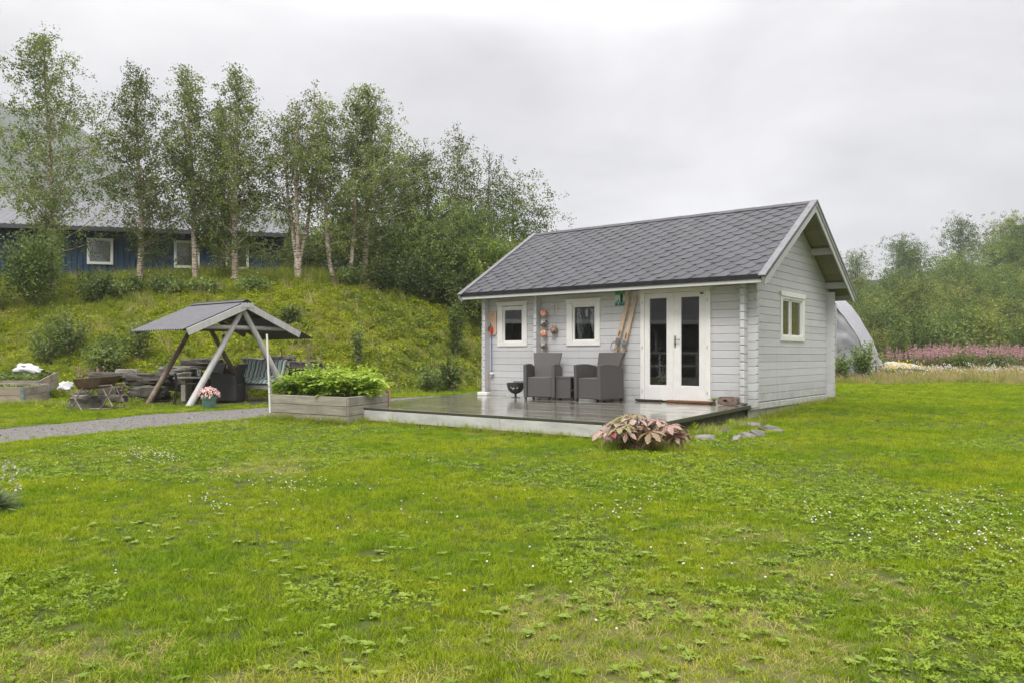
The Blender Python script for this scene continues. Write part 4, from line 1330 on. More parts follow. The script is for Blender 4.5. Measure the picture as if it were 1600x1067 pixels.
# pine board, blue tool, brown poles at the left end of the front
M_PINE = wood('pink_pine', (0.62, 0.45, 0.33), (0.50, 0.34, 0.24), (28, 28, 2), 0.6, 0.08)
a0, z1_ = on_front(763.6, 487.5, -0.02); a1, z0_ = on_front(775.6, 524, -0.02)
pb = empty('pine_board', tuple(W((a0 + a1) / 2, -0.0135, (z0_ + z1_) / 2)), -TH, 'bare pine board with rounded foot screwed beside the left-hand front window', 'board')
hh, ww = z1_ - z0_, a1 - a0
pl = [(-ww / 2 + 0.03, -hh / 2), (ww / 2 - 0.03, -hh / 2), (ww / 2, -hh / 2 + 0.04), (ww / 2, hh / 2), (-ww / 2, hh / 2), (-ww / 2, -hh / 2 + 0.04)]
MB().prism(pl, -0.012, 0.010, lambda x, z, d: (x, d, z), inset=0.003, bev=0.003).build('panel', M_PINE, pb)
MB().tube([(0, -0.02, hh * 0.38), (0, -0.005, hh * 0.38)], 0.01, 8).build('bolt', M_BLACK, pb)
a_, zt = on_front(767.5, 521, -0.06); zb = on_front(768.5, 583, -0.06)[1]
pole = empty('ski_pole', tuple(W(a_, -0.055, zb)), -TH, 'thin blue pole hanging on the pine board, red and green grip on top', 'pole')
M_BLUE = plain('blue_enamel', (0.07, 0.14, 0.32), 0.35, 0.1); M_RED = plain('red_plastic', (0.62, 0.045, 0.035), 0.4, 0.1); M_GREENP = plain('green_plastic', (0.04, 0.16, 0.12), 0.45, 0.2)
Lp = zt - zb
MB().tube([(0.01, 0, 0), (0, 0, Lp)], 0.009, 8).build('shaft', M_BLUE, pole)
MB().tube([(0, 0, Lp - 0.02), (0.0, -0.01, Lp + 0.05), (0.01, -0.01, Lp + 0.10), (-0.005, 0, Lp + 0.13)], [0.022, 0.032, 0.03, 0.015], 10).build('grip', M_RED, pole, smooth=True)
m = MB(); m.tube([(-0.09, 0, Lp + 0.08), (-0.05, -0.01, Lp + 0.12), (-0.02, 0, Lp + 0.15), (0.03, 0, Lp + 0.13)], [0.02, 0.025, 0.018, 0.01], 8); m.tube([(-0.02, 0, Lp + 0.15), (-0.03, 0, Lp + 0.2)], 0.012, 6); m.build('strap', M_GREENP, pole, smooth=True)
MB().lathe([(0.0, -0.02), (0.045, -0.015), (0.05, 0.0), (0.02, 0.02), (0.0, 0.02)], 12, (0.01, 0, 0)).build('basket', M_WHITE, pole, smooth=True)
a_, zt = on_front(760.5, 527, -0.06)
M_STICK = wood('brown_stick', (0.36, 0.23, 0.14), (0.24, 0.15, 0.09), (30, 30, 2), 0.6, 0.1)
m = MB(); m.bar((0, -0.05, 0), (-0.01, 0, zt - DZ), 0.028, 0.02, (0, 1, 0)); m.build('wooden_stick', M_STICK, None, tuple(W(a_, -0.05, DZ + 0.001)), (0, 0, -TH), label='straight brown stick leaning on the corner at the left end of the cabin front', cat='stick')
a2, zt2 = on_front(764, 570, -0.06)
MB().tube([(0.03, -0.04, 0.0), (0.01, -0.02, (zt2 - DZ) * 0.6), (0, 0, zt2 - DZ)], [0.008, 0.006, 0.004], 6).build('thin_rod', M_STICK, None, tuple(W(a2, -0.05, DZ + 0.001)), (0, 0, -TH), label='thin bent rod standing beside the brown stick under the blue pole', cat='rod')
m = MB(); m.box((0, 0, 0.035), (0.26, 0.12, 0.07), ch=0.008); m.build('white_block', M_WHITE, None, tuple(W(-5.52, -0.20, DZ)), (0, 0, -TH), label='small white footing block under the sticks at the left cabin corner', cat='block')

# poster
a0, z1_ = on_front(961, 452, -0.01); a1, z0_ = on_front(976, 477.5, -0.01)
po = empty('poster', tuple(W((a0 + a1) / 2, -0.004, (z0_ + z1_) / 2)), -TH, 'small green poster with a dark figure, high on the wall left of the skis', 'poster')
pw, ph = a1 - a0, z1_ - z0_
def poster_mat():
    k = NT('poster_print'); g = k.n('ShaderNodeTexCoord').outputs['Object']
    s = k.n('ShaderNodeSeparateXYZ'); k.l(g, s.inputs[0])
    f = k.math('ADD', s.outputs[2], k.math('MULTIPLY_ADD', k.noise(g, 18, 3), 0.08, -0.04))
    c = k.ramp(k.math('MULTIPLY_ADD', f, 1 / ph, 0.5), [(0.03, (0.01, 0.10, 0.06)), (0.18, (0.09, 0.27, 0.19)), (0.32, (0.50, 0.63, 0.58)), (0.55, (0.50, 0.66, 0.60)), (0.66, (0.10, 0.36, 0.11)), (0.85, (0.01, 0.14, 0.05))])
    k.l(c, k.b.inputs['Base Color']); k.b.inputs['Roughness'].default_value = 0.35
    return k.mat
MB().prism(rect(-pw / 2, pw / 2, -ph / 2, ph / 2), -0.003, 0.003, lambda x, z, d: (x, d, z)).build('sheet', poster_mat(), po)
def print_poly(nm, pl, mt): MB().prism(pl, -0.0045, -0.0032, lambda x, z, d: (x * pw, d, z * ph)).build(nm, mt, po)
M_PRK = plain('print_black', (0.012, 0.016, 0.015), 0.4, 0.1); M_PRW = plain('print_pale', (0.55, 0.68, 0.6), 0.4, 0.1); M_PRB = plain('print_brown', (0.16, 0.11, 0.09), 0.4, 0.2)
print_poly('printed_figure', [(0.05, -0.30), (0.28, -0.30), (0.30, -0.10), (0.34, 0.0), (0.30, 0.14), (0.22, 0.22), (0.12, 0.24), (0.04, 0.12), (0.03, -0.1)], M_PRK)
print_poly('printed_face', [(0.12, 0.22), (0.21, 0.22), (0.22, 0.31), (0.13, 0.32)], M_PRW)
print_poly('printed_figure', [(-0.22, -0.28), (-0.12, -0.28), (-0.12, -0.14), (-0.17, -0.09), (-0.22, -0.15)], M_PRB)
print_poly('printed_dog', [(-0.20, -0.45), (-0.10, -0.45), (-0.12, -0.36), (-0.22, -0.30)], M_PRW)
for (x0, x1, z_, h_) in ((0.0, 0.25, 0.445, 0.018), (0.02, 0.44, 0.375, 0.022)):
    print_poly('printed_line', rect(x0, x1, z_ - h_, z_ + h_), M_PRW)
print_poly('printed_line', [(-0.30, 0.36), (-0.05, 0.43), (-0.05, 0.465), (-0.30, 0.395)], M_PRW)

# skis
M_SKI = wood('worn_ski_wood', (0.50, 0.37, 0.24), (0.38, 0.27, 0.17), (28, 28, 2), 0.5, 0.1, stain=(0.30, 0.20, 0.12))
def ski(pt, pb_, bt, bb, label, tip):
    at, zt = on_front(pt[0], pt[1], bt); ab_, zb = on_front(pb_[0], pb_[1], bb)
    zmin = DZ + 0.002
    # carry the line down to the deck
    f = (zt - zmin) / (zt - zb)
    ab_ = at + (ab_ - at) * f; bb = bt + (bb - bt) * f; zb = zmin
    top = Vector((at, bt, zt)); bot = Vector((ab_, bb, zb))
    e = empty('ski', tuple(W(ab_, bb, zb)), -TH, label, 'ski', 'old wooden skis')
    d = top - bot; Ls = d.length; X = d.normalized(); Wd = Vector((1, 0, 0)); Wd = (Wd - X * Wd.dot(X)).normalized(); N = Wd.cross(X)
    if N.y > 0: N = -N
    m = MB(); vs = []; n = 22
    for i in range(n + 1):
        u = i / n; c = X * (Ls * u)
        w_ = 0.034 + 0.007 * abs(2 * u - 0.9)
        lift = 0
        if u > 0.86:
            q = (u - 0.86) / 0.14; lift = -0.10 * q * q * tip; w_ *= (1 - q ** 3 * 0.85)
        c = c + N * (-lift)
        th = 0.009 + 0.008 * max(0, 1 - abs(u - 0.45) * 3)
        vs += [c - Wd * w_, c + Wd * w_, c + Wd * w_ + N * th, c - Wd * w_ + N * th]
    fs = []
    for i in range(n):
        for k_ in range(4):
            a = i * 4 + k_; b_ = i * 4 + (k_ + 1) % 4
            fs.append((a, b_, b_ + 4, a + 4))
    fs += [(0, 3, 2, 1), (n * 4, n * 4 + 1, n * 4 + 2, n * 4 + 3)]
    m.add(vs, fs); m.build('blade', M_SKI, e)
    c = X * Ls * 0.53 + N * 0.02
    m = MB(); m.bar(c - X * 0.06, c + X * 0.06, 0.075, 0.012, N); m.build('toe_plate', M_STEEL, e)
    m = MB(); m.bar(c - Wd * 0.055 + N * 0.02 - X * 0.02, c + Wd * 0.055 + N * 0.02 + X * 0.01, 0.02, 0.02, N); m.build('toe_iron', M_STEEL, e)
    m = MB(); q = [c - Wd * 0.05, c - Wd * 0.085 - X * 0.06 + N * 0.03, c - Wd * 0.09 - X * 0.14 + N * 0.045, c - X * 0.19 + N * 0.04 - Wd * 0.04, c + Wd * 0.02 - X * 0.13 + N * 0.03, c + Wd * 0.04]
    m.tube(q, 0.005, 6); m.build('cable', M_BLACK, e)
    m = MB(); m.tube([c + X * 0.1 + N * 0.01, c + X * 0.16 + N * 0.035 + Wd * 0.01, c + X * 0.2 + N * 0.01], 0.008, 6); m.build('strap', M_THR, e)
    return e
ski((985.3, 451), (961, 553.5), -0.035, -0.075, 'left ski of the old wooden pair leaning on the wall, higher up under the eave', 0.5)
ski((994.5, 458.5), (972.5, 553.5), -0.035, -0.075, 'right ski of the old wooden pair, pointed tip just left of the door lintel', -0.5)

# stone with a hole and a seedling on the deck corner
st = empty('pumice_block', tuple(W(-0.235, -0.22, DZ + 0.001)), -TH, 'rough brown stone block with a round hole, on the deck at the cabin corner', 'stone block')
M_LAVA = plain('brown_lava_stone', (0.19, 0.135, 0.105), 0.95, 0.3, 16, 1.0, col2=(0.08, 0.055, 0.045), bscale=45)
m = MB()
n = 20; pts_o = []; pts_i = []
for i in range(n):
    a = 2 * math.pi * i / n; c_, s2 = math.cos(a), math.sin(a)
    k_ = 1 / max(abs(c_) / 1.0, abs(s2) / 1.0) ** 0.85
    pts_o.append((0.165 * c_ * k_ * 0.98, 0.074 + 0.072 * s2 * k_ * 0.98))
    pts_i.append((-0.03 + 0.042 * c_, 0.078 + 0.022 * s2))
vs = [(x, -0.085 + 0.006 * mnoise.noise(Vector((x * 20, z * 20, 0))), z) for x, z in pts_o] + [(x, -0.087, z) for x, z in pts_i] + [(x, 0.085, z) for x, z in pts_o] + [(x * 0.8, -0.02, z) for x, z in pts_i]
fs = []
for i in range(n):
    j = (i + 1) % n
    fs += [(i, j, n + j, n + i), (i, 2 * n + i, 2 * n + j, j), (n + i, n + j, 3 * n + j, 3 * n + i)]
fs += [tuple(range(2 * n, 3 * n)), tuple(range(3 * n, 4 * n))[::-1]]
m.add(vs, fs); m.build('block', M_LAVA, st, smooth=True)
def big_leaf(m, c, d, up, L_, Wd_, fold=0.15, mi=0, n=4, lobes=0):
    """one real leaf: midrib from c along d, folded along the rib and drooping"""
    d = Vector(d).normalized(); up = Vector(up); s = d.cross(up).normalized(); up = s.cross(d)
    vs = []; 
    for i in range(n + 1):
        u = i / n
        w = Wd_ * math.sin(math.pi * min(1, u * 0.93 + 0.05)) ** 0.8
        if lobes: w *= 1 + lobes * (1 if i % 2 else -1)
        p = Vector(c) + d * L_ * u - Vector((0, 0, 1)) * L_ * 0.28 * u * u
        vs += [p - s * w * 0.5 + up * fold * w, p, p + s * w * 0.5 + up * fold * w]
    fs = []
    for i in range(n):
        a = i * 3
        fs += [(a, a + 1, a + 4, a + 3), (a + 1, a + 2, a + 5, a + 4)]
    m.add(vs, fs, mi)
LEAF_POT = leaf_mat('potato_leaf', [(0.16, 0.25, 0.025), (0.25, 0.36, 0.04), (0.37, 0.47, 0.08)], 0.35, attr=False, gloss=0.4)
sd = empty('seedling', tuple(W(-0.50, -0.20, DZ)), 0, 'small broad-leaved green seedling growing up at the deck edge beside the pierced stone', 'plant')
m = MB(); m.tube([(0, 0, 0), (0.0, 0.0, 0.07)], 0.006, 6); m.build('stem', LEAF_POT, sd)
m = MB()
for a_, el, L_ in ((200, 0.5, 0.14), (250, 0.9, 0.11), (340, 0.9, 0.13), (60, 1.0, 0.12), (130, 0.4, 0.12), (300, 0.3, 0.10)):
    big_leaf(m, (0, 0, 0.06), (math.cos(R(a_)), math.sin(R(a_)), el), (0, 0, 1), L_, L_ * 0.6)
m.build('foliage', LEAF_POT, sd)
# ------------------------------------------------------------------ timber planter with potato plants
PF, PN, PRt = G(424, 656), G(542.5, 664), G(604.5, 653.5)
du = (PN - PF); Lp_ = du.length; du.normalize(); dv = (PRt - PN); Lq = dv.length; dv.normalize()
planter = empty('timber_planter', (PF.x, PF.y, 0), 0, 'weathered grey timber planter box beside the deck, full of potato plants', 'planter')
M_OLD = wood('weathered_timber', (0.34, 0.32, 0.255), (0.20, 0.19, 0.145), (2, 2, 32), 0.75, 0.4, 0.14, stain=(0.15, 0.14, 0.11))
c00, c10, c11 = Vector((0, 0, 0)), du * Lp_, du * Lp_ + dv * Lq; c01 = dv * Lq
pc_ = (c00 + c10 + c11 + c01) / 4
bh = 0.146
pr_ = np.random.RandomState(9)
for (p, q) in ((c00, c10), (c10, c11), (c11, c01), (c01, c00)):
    for k in range(3):
        jit = pr_.uniform(-0.006, 0.006); dd = (q - p).normalized(); nn = dd.cross(Vector((0, 0, 1)))
        e_ = 0.02 if k % 2 else -0.02
        MB().bar(p - dd * 0.0 + nn * jit + Vector((0, 0, bh * (k + 0.5) - 0.01)), q + dd * 0.0 + nn * jit + Vector((0, 0, bh * (k + 0.5) - 0.01)), 0.045, bh - 0.006, ch=0.005).build('timber', M_OLD, planter)
for c_ in (c00, c10, c11, c01):
    i_ = (pc_ - c_).normalized() * 0.06
    MB().box(c_ + i_ + Vector((0, 0, 0.2)), (0.06, 0.06, 0.42)).build('corner_post', M_DARKGAP, planter)
pn = (c11 - c10).normalized()
MB().box(c11 + pn * 0.055 + Vector((0, 0, 0.24)), (0.05, 0.05, 0.48), Matrix.Rotation(-0.5, 3, 'Z')).build('end_post', plain('orange_grey_post', (0.42, 0.27, 0.18), 0.7, 0.2, 8, 0.2), planter)
M_SOIL = plain('dark_soil', (0.035, 0.027, 0.02), 0.95, 0.4, 20, 0.8)
m = MB(); m.prism([(c.x, c.y) for c in (c00, c10, c11, c01)], 0.10, 0.36, lambda x, y, d: (x, y, d)); m.build('soil', M_SOIL, planter)

def compound_leaf(m, c, d, L_, r):
    d = Vector(d).normalized()
    tip = None
    for i in range(3):
        p = Vector(c) + d * L_ * (0.35 + 0.3 * i) - Vector((0, 0, 1)) * L_ * 0.2 * (0.35 + 0.3 * i) ** 2
        s = d.cross(Vector((0, 0, 1)))
        if s.length < 0.1: s = Vector((1, 0, 0))
        s.normalize()
        if i < 2:
            for sg in (-1, 1):
                big_leaf(m, p, d * 0.5 + s * sg + Vector((0, 0, r.uniform(-0.2, 0.2))), (0, 0, 1), L_ * 0.42 * r.uniform(0.8, 1.2), L_ * 0.25, n=3)
        else:
            big_leaf(m, p, d + Vector((0, 0, r.uniform(-0.2, 0.1))), (0, 0, 1), L_ * 0.5, L_ * 0.33, n=3)
def potato(seed, h, w):
    r = np.random.RandomState(seed); m = MB(); s = MB()
    for i in range(12):
        a = r.uniform(0, 6.28); sp = r.uniform(0.1, 1) * w
        top = Vector((math.cos(a) * sp, math.sin(a) * sp, h * r.uniform(0.55, 1.05) * (1 - 0.25 * (sp / w) ** 2)))
        mid = Vector((top.x * 0.35, top.y * 0.35, top.z * 0.6))
        s.tube([(0, 0, 0), mid, top], [0.008, 0.007, 0.004], 5, cap=False)
        for k in range(9):
            u = 0.12 + 0.88 * k / 8
            p = mid.lerp(top, (u - 0.45) / 0.55) if u > 0.45 else mid * (u / 0.45)
            b_ = r.uniform(0, 6.28)
            compound_leaf(m, p, (math.cos(b_), math.sin(b_), r.uniform(0.0, 0.55)), r.uniform(0.15, 0.25), r)
        compound_leaf(m, top, (r.normal() * 0.3, r.normal() * 0.3, 1), 0.14, r)
    def setr(me):
        at = me.attributes.new('rnd', 'FLOAT', 'FACE'); n_ = len(me.polygons)
        at.data.foreach_set('value', np.repeat(r.uniform(0, 1, n_ // 6 + 1), 6)[:n_].astype(np.float32)); return me
    fm = setr(m.mesh('foliage', LEAF_POT, fix=False)); fm.polygons.foreach_set('use_smooth', [True] * len(fm.polygons))
    return fm, s.mesh('stems', LEAF_POT, fix=False)
POTS = [(0.10, 0.22, 0.30, 'lowest potato plant leaning over the left end of the timber planter'),
        (0.26, 0.62, 0.34, 'potato plant second from the white pole in the timber planter'),
        (0.42, 0.30, 0.40, 'tall bright potato plant at the middle front of the timber planter'),
        (0.56, 0.72, 0.38, 'potato plant at the middle back of the timber planter'),
        (0.72, 0.28, 0.34, 'potato plant at the near corner of the timber planter'),
        (0.80, 0.78, 0.40, 'potato plant reaching highest near the deck end of the timber planter'),
        (0.95, 0.55, 0.32, 'potato plant hanging over the deck end of the timber planter')]
for i, (a, b, h, lab) in enumerate(POTS):
    p = PF + du * Lp_ * a + dv * Lq * b
    e = empty('potato_plant', (p.x, p.y, 0.355), i * 0.9, lab, 'plant', 'potato plants in the timber planter')
    fm, smh = potato(50 + i, h * 1.3, 0.36)
    link_mesh('foliage', fm, e); link_mesh('stems', smh, e)
# white pole
pp_ = AT(422, 617, 14.4); tp_ = AT(417, 522, 14.4)
m = MB(); m.tube([(0, 0, 0), (tp_.x - pp_.x, 0, tp_.z - 0.0)], 0.018, 8)
m.build('white_pole', M_WHITE, None, (pp_.x, pp_.y, 0), smooth=True, label='thin white pole standing upright behind the left end of the timber planter', cat='pole')

# ------------------------------------------------------------------ garden shelter with corrugated roof
GA = Vector((-5.99, 17.40, 0))           # under the front apex
shelter = empty('garden_shelter', tuple(GA), -TH, 'open garden shelter of crossed poles under a grey corrugated roof', 'shelter')
# local x = U, y = V
M_POLE = plain('grey_painted_pole', (0.46, 0.455, 0.43), 0.5, 0.1, 5, 0.15, stretch=(3, 3, 0.6))
M_POLEB = wood('weathered_brown_pole', (0.22, 0.16, 0.115), (0.12, 0.085, 0.06), (26, 26, 2), 0.7, 0.4, 0.1, stain=(0.30, 0.26, 0.21))
ZA_ = 2.27; hw_ = 1.27; LR = 1.72
def pole_xy(x, sgn, r_, mat, over=0.06):
    # foot at y=sgn*hw_, crossing just under the ridge
    p = Vector((x + (0.03 if sgn > 0 else -0.03), sgn * hw_, -0.05)); q = Vector((x + (0.03 if sgn > 0 else -0.03), -sgn * over, ZA_ - 0.12))
    MB().tube([p, p.lerp(q, 0.5), q], [r_ * 1.12, r_, r_ * 0.88], 14).build('pole', mat, shelter, smooth=True)
for sgn in (-1, 1):
    pole_xy(0.0, sgn, 0.066, M_POLE)
    pole_xy(-LR, sgn, 0.055, M_POLEB)
MB().tube([(-0.05, -1.10, 1.67), (-0.05, 1.14, 1.67)], 0.05, 12).build('tie_beam', M_POLE, shelter, smooth=True)
MB().tube([(-LR + 0.05, -1.1, 1.67), (-LR + 0.05, 1.1, 1.67)], 0.045, 10).build('tie_beam', M_POLEB, shelter, smooth=True)
sl_ = 0.44
def sz(y): return ZA_ - abs(y) * sl_
for y in (-1.22, 1.22, -0.62, 0.62):
    MB().tube([(-LR - 0.25, y, sz(y) - 0.085), (0.12, y, sz(y) - 0.085)], 0.04, 10).build('purlin', M_POLEB, shelter, smooth=True)
MB().tube([(-LR - 0.2, 0, ZA_ - 0.10), (0.1, 0, ZA_ - 0.10)], 0.05, 10).build('ridge_pole', M_POLEB, shelter, smooth=True)
M_CORR = plain('grey_corrugated_sheet', (0.11, 0.11, 0.118), 0.45, 0.12, 3, 0.1, spec=0.5, stretch=(1, 4, 1))
def corrugated(x0, x1, y_of, ny, amp, pitch, mat, parent, thick=0.006, name='corrugated_sheet', swap=False, zfn=None):
    n = int((x1 - x0) / pitch * 6); vs = []; fs = []
    for j in range(2):
        for i in range(n + 1):
            x = x0 + (x1 - x0) * i / n
            h = amp * math.sin(2 * math.pi * (x - x0) / pitch)
            for k in range(ny + 1):
                y, z = y_of(k / ny)
                vs.append((x, y, z + h - j * thick))
    st = (n + 1) * (ny + 1)
    for j in range(2):
        for i in range(n):
            for k in range(ny):
                a = j * st + i * (ny + 1) + k
                fs.append((a, a + ny + 1, a + ny + 2, a + 1) if j else (a, a + 1, a + ny + 2, a + ny + 1))
    for i in range(n):
        for k in (0, ny):
            a = i * (ny + 1) + k; fs.append((a, a + ny + 1, a + st + ny + 1, a + st))
    m = MB(); m.add(vs, fs)
    return m.build(name, mat, parent, smooth=True)
for s in (-1, 1):
    ylen = 1.50 if s < 0 else 1.80
    corrugated(-LR - 0.32, 0.16, lambda u, s=s, ylen=ylen: (s * ylen * u, ZA_ - 0.015 - ylen * u * sl_), 4, 0.016, 0.10, M_CORR, shelter)
    MB().bar((0.175, s * 0.0, ZA_ - 0.118), (0.175, s * 1.40, ZA_ - 0.118 - 1.40 * sl_), 0.03, 0.145, (0, 0, 1), ch=0.003).build('barge_board', M_POLE, shelter)
    MB().bar((-LR - 0.335, s * 0.01, ZA_ - 0.09), (-LR - 0.335, s * 1.40, ZA_ - 0.09 - 1.40 * sl_), 0.025, 0.11, (0, 0, 1)).build('barge_board', M_POLEB, shelter)
m = MB()
for s in (-1, 1): m.bar((-LR - 0.3, s * 0.05, ZA_ - 0.005), (0.17, s * 0.05, ZA_ - 0.005), 0.14, 0.006, (0, s * sl_, 1))
m.build('ridge_cap', M_CORR, shelter)
m = MB(); m.box((0.194, 0, ZA_ - 0.115), (0.012, 0.30, 0.10)); m.build('apex_plate', M_POLE, shelter)
for s in (-1, 1):
    MB().tube([(0.06, s * 0.42, 1.60), (0.075, s * 0.42, 1.60)], 0.012, 8).build('bolt', M_BLACK, shelter)
lamp = empty('hanging_lantern', tuple(GA - U * 0.75 + Vector((0, 0, 1.42))), 0, 'small dark lantern hanging under the shelter roof', 'lantern')
MB().lathe([(0.0, 0.12), (0.05, 0.08), (0.03, 0.05), (0.03, 0.0), (0.0, 0.0)], 12).build('body', M_BLACK, lamp)
MB().tube([(0, 0, 0.12), (0, 0, 0.78)], 0.004, 5).build('chain', M_BLACK, lamp)

# things under the shelter
tbl = empty('garden_table', (0, 0, 0), 0, 'low round-edged grey garden table under the shelter', 'table')
tbl.location = (-7.05, 17.75, 0)
tbl.rotation_euler.z = R(8)
MB().box((0, 0, 0.56), (1.05, 0.62, 0.035), ch=0.01).build('table_top', M_OLD, tbl)
for sx in (-0.34, 0.34):
    MB().box((sx, 0, 0.29), (0.10, 0.40, 0.52), ch=0.01).build('leg', M_OLD, tbl)
jar = empty('glass_jar', (-7.08, 17.70, 0.579), 0, 'clear glass jar lantern with a candle on the garden table', 'jar')
MB().lathe([(0.055, 0.0), (0.06, 0.02), (0.06, 0.14), (0.045, 0.16), (0.045, 0.18), (0.041, 0.18), (0.041, 0.16), (0.056, 0.14), (0.056, 0.02), (0.0, 0.006)], 16).build('body', GL, jar, smooth=True)
MB().lathe([(0.0, 0.01), (0.03, 0.01), (0.03, 0.07), (0.0, 0.07)], 10).build('candle', M_WHITE, jar)
bc1 = armchair(M_RATB)
bc1.location = (-6.38, 17.65, 0.01); bc1.rotation_euler.z = face(-1.0, 0.05); bc1.scale = (0.88, 0.95, 0.98)
tag(bc1, 'black rattan armchair seen from the side, right of the flower pot under the shelter', 'armchair', 'black rattan chairs under the shelter')
bc2 = copy_tree(bc1)
bc2.location = (-7.22, 18.65, 0.01); bc2.rotation_euler.z = face(-0.3, -0.95)
tag(bc2, 'black rattan chair behind the garden table, mostly hidden by the grey front pole', 'armchair', 'black rattan chairs under the shelter')
# tubular metal chair
mc = empty('metal_chair', (-7.05, 16.95, 0.0), face(0.9, 0.3), 'thin black tubular metal chair at the near side of the garden table', 'chair')
for s in (-1, 1):
    MB().tube([(s * 0.2, -0.2, 0), (s * 0.2, -0.19, 0.45)], 0.012, 6).build('leg', M_BLACK, mc); MB().tube([(s * 0.2, 0.24, 0), (s * 0.2, 0.19, 0.45)], 0.012, 6).build('leg', M_BLACK, mc)
m = MB(); m.box((0, 0, 0.45), (0.42, 0.40, 0.02), ch=0.005); m.build('seat', M_BLACK, mc)
m = MB()
m.tube([(-0.2, 0.19, 0.45), (-0.2, 0.22, 0.62), (-0.12, 0.24, 0.68), (0.12, 0.24, 0.68), (0.2, 0.22, 0.62), (0.2, 0.19, 0.45)], 0.011, 6)
for x in (-0.07, 0.07): m.tube([(x, 0.19, 0.45), (x, 0.24, 0.68)], 0.007, 5)
m.build('backrest', M_BLACK, mc, smooth=True)
# garden sofa with striped cushions
def stripe_mat():
    k = NT('striped_cushion'); g = k.n('ShaderNodeTexCoord').outputs['Object']
    s = k.n('ShaderNodeSeparateXYZ'); k.l(g, s.inputs[0])
    f = k.math('FRACT', k.math('MULTIPLY', k.math('ADD', s.outputs[0], 5.0), 8.5))
    c = k.ramp(f, [(0.0, (0.09, 0.155, 0.135)), (0.42, (0.12, 0.20, 0.175)), (0.5, (0.62, 0.64, 0.60)), (0.60, (0.62, 0.64, 0.60)), (0.66, (0.07, 0.09, 0.085)), (0.74, (0.26, 0.34, 0.32)), (0.90, (0.58, 0.60, 0.56))], 'CONSTANT')
    k.l(c, k.b.inputs['Base Color']); k.b.inputs['Roughness'].default_value = 0.9
    return k.mat
M_STR = stripe_mat()
sofa = empty('garden_bench', (-6.02, 18.45, 0.0), face(-0.42, -0.85), 'grey-green wooden garden bench at the back of the shelter', 'bench')
M_GGW = plain('grey_green_paint', (0.33, 0.36, 0.32), 0.6, 0.12, 6, 0.1)
BW_ = 1.34
for sx in (-BW_ / 2, BW_ / 2):
    for sy in (-0.26, 0.24): MB().box((sx, sy, 0.20 if sy > 0 else 0.28), (0.06, 0.06, 0.40 if sy > 0 else 0.56), ch=0.005).build('leg', M_GGW, sofa)
    MB().box((sx, 0.0, 0.575), (0.075, 0.56, 0.03), ch=0.005).build('armrest', M_GGW, sofa)
MB().box((0, -0.25, 0.33), (BW_, 0.035, 0.09)).build('seat_rail', M_GGW, sofa)
for i in range(5): MB().box((0, -0.2 + i * 0.1, 0.375), (BW_ - 0.05, 0.08, 0.02)).build('slat', M_GGW, sofa)
for i in range(4): MB().box((0, 0.27 + i * 0.03, 0.50 + i * 0.12), (BW_ - 0.02, 0.02, 0.07)).build('slat', M_GGW, sofa)
for i in range(3):
    x0 = -BW_ / 2 + 0.04 + i * (BW_ - 0.08) / 3; w_ = (BW_ - 0.08) / 3
    c_ = empty('seat_cushion', tuple(sofa.location), sofa.rotation_euler.z)
    tag(c_, ['green and white striped cushion nearest the black armchair on the garden bench', 'green and white striped cushion in the middle of the garden bench', 'green and white striped cushion at the planter end of the garden bench'][i], 'cushion', 'striped bench cushions')
    m = MB(); nx, ny_ = 8, 14; vs = []
    path = [(-0.30, 0.41), (-0.22, 0.43), (-0.10, 0.435), (0.03, 0.44), (0.12, 0.46), (0.18, 0.53), (0.21, 0.62), (0.245, 0.72), (0.28, 0.82), (0.31, 0.91), (0.35, 0.955)]
    th_ = 0.075
    N_ = len(path)
    top = []; bot = []
    for j, (yy, zz) in enumerate(path):
        ty, tz = (path[min(j + 1, N_ - 1)][0] - path[max(j - 1, 0)][0], path[min(j + 1, N_ - 1)][1] - path[max(j - 1, 0)][1])
        l_ = math.hypot(ty, tz); ny0, nz0 = -tz / l_, ty / l_
        edge = min(1, min(j, N_ - 1 - j) / 1.2 + 0.25)
        pin = 1 - 0.35 * (1 if j in (2, 5, 7) else 0)
        for i2 in range(nx + 1):
            u = i2 / nx; puff = (math.sin(math.pi * min(max(u, 0.03), 0.97))) ** 0.4
            t_ = th_ * edge * pin * puff
            vs.append((x0 + 0.008 + (w_ - 0.016) * u, yy + ny0 * t_, zz + nz0 * t_))
    nt_ = len(vs)
    for j, (yy, zz) in enumerate(path):
        for i2 in range(nx + 1): vs.append((x0 + 0.008 + (w_ - 0.016) * i2 / nx, yy, zz))
    fs = []
    for j in range(N_ - 1):
        for i2 in range(nx):
            a = j * (nx + 1) + i2
            fs.append((a, a + 1, a + nx + 2, a + nx + 1)); fs.append((nt_ + a, nt_ + a + nx + 1, nt_ + a + nx + 2, nt_ + a + 1))
        for i2 in (0, nx):
            a = j * (nx + 1) + i2; fs.append((a, a + nx + 1, nt_ + a + nx + 1, nt_ + a))
    for j in (0, N_ - 1):
        for i2 in range(nx):
            a = j * (nx + 1) + i2; fs.append((a, a + 1, nt_ + a + 1, nt_ + a))
    m.add(vs, fs); m.build('padding', M_STR, c_, smooth='all')
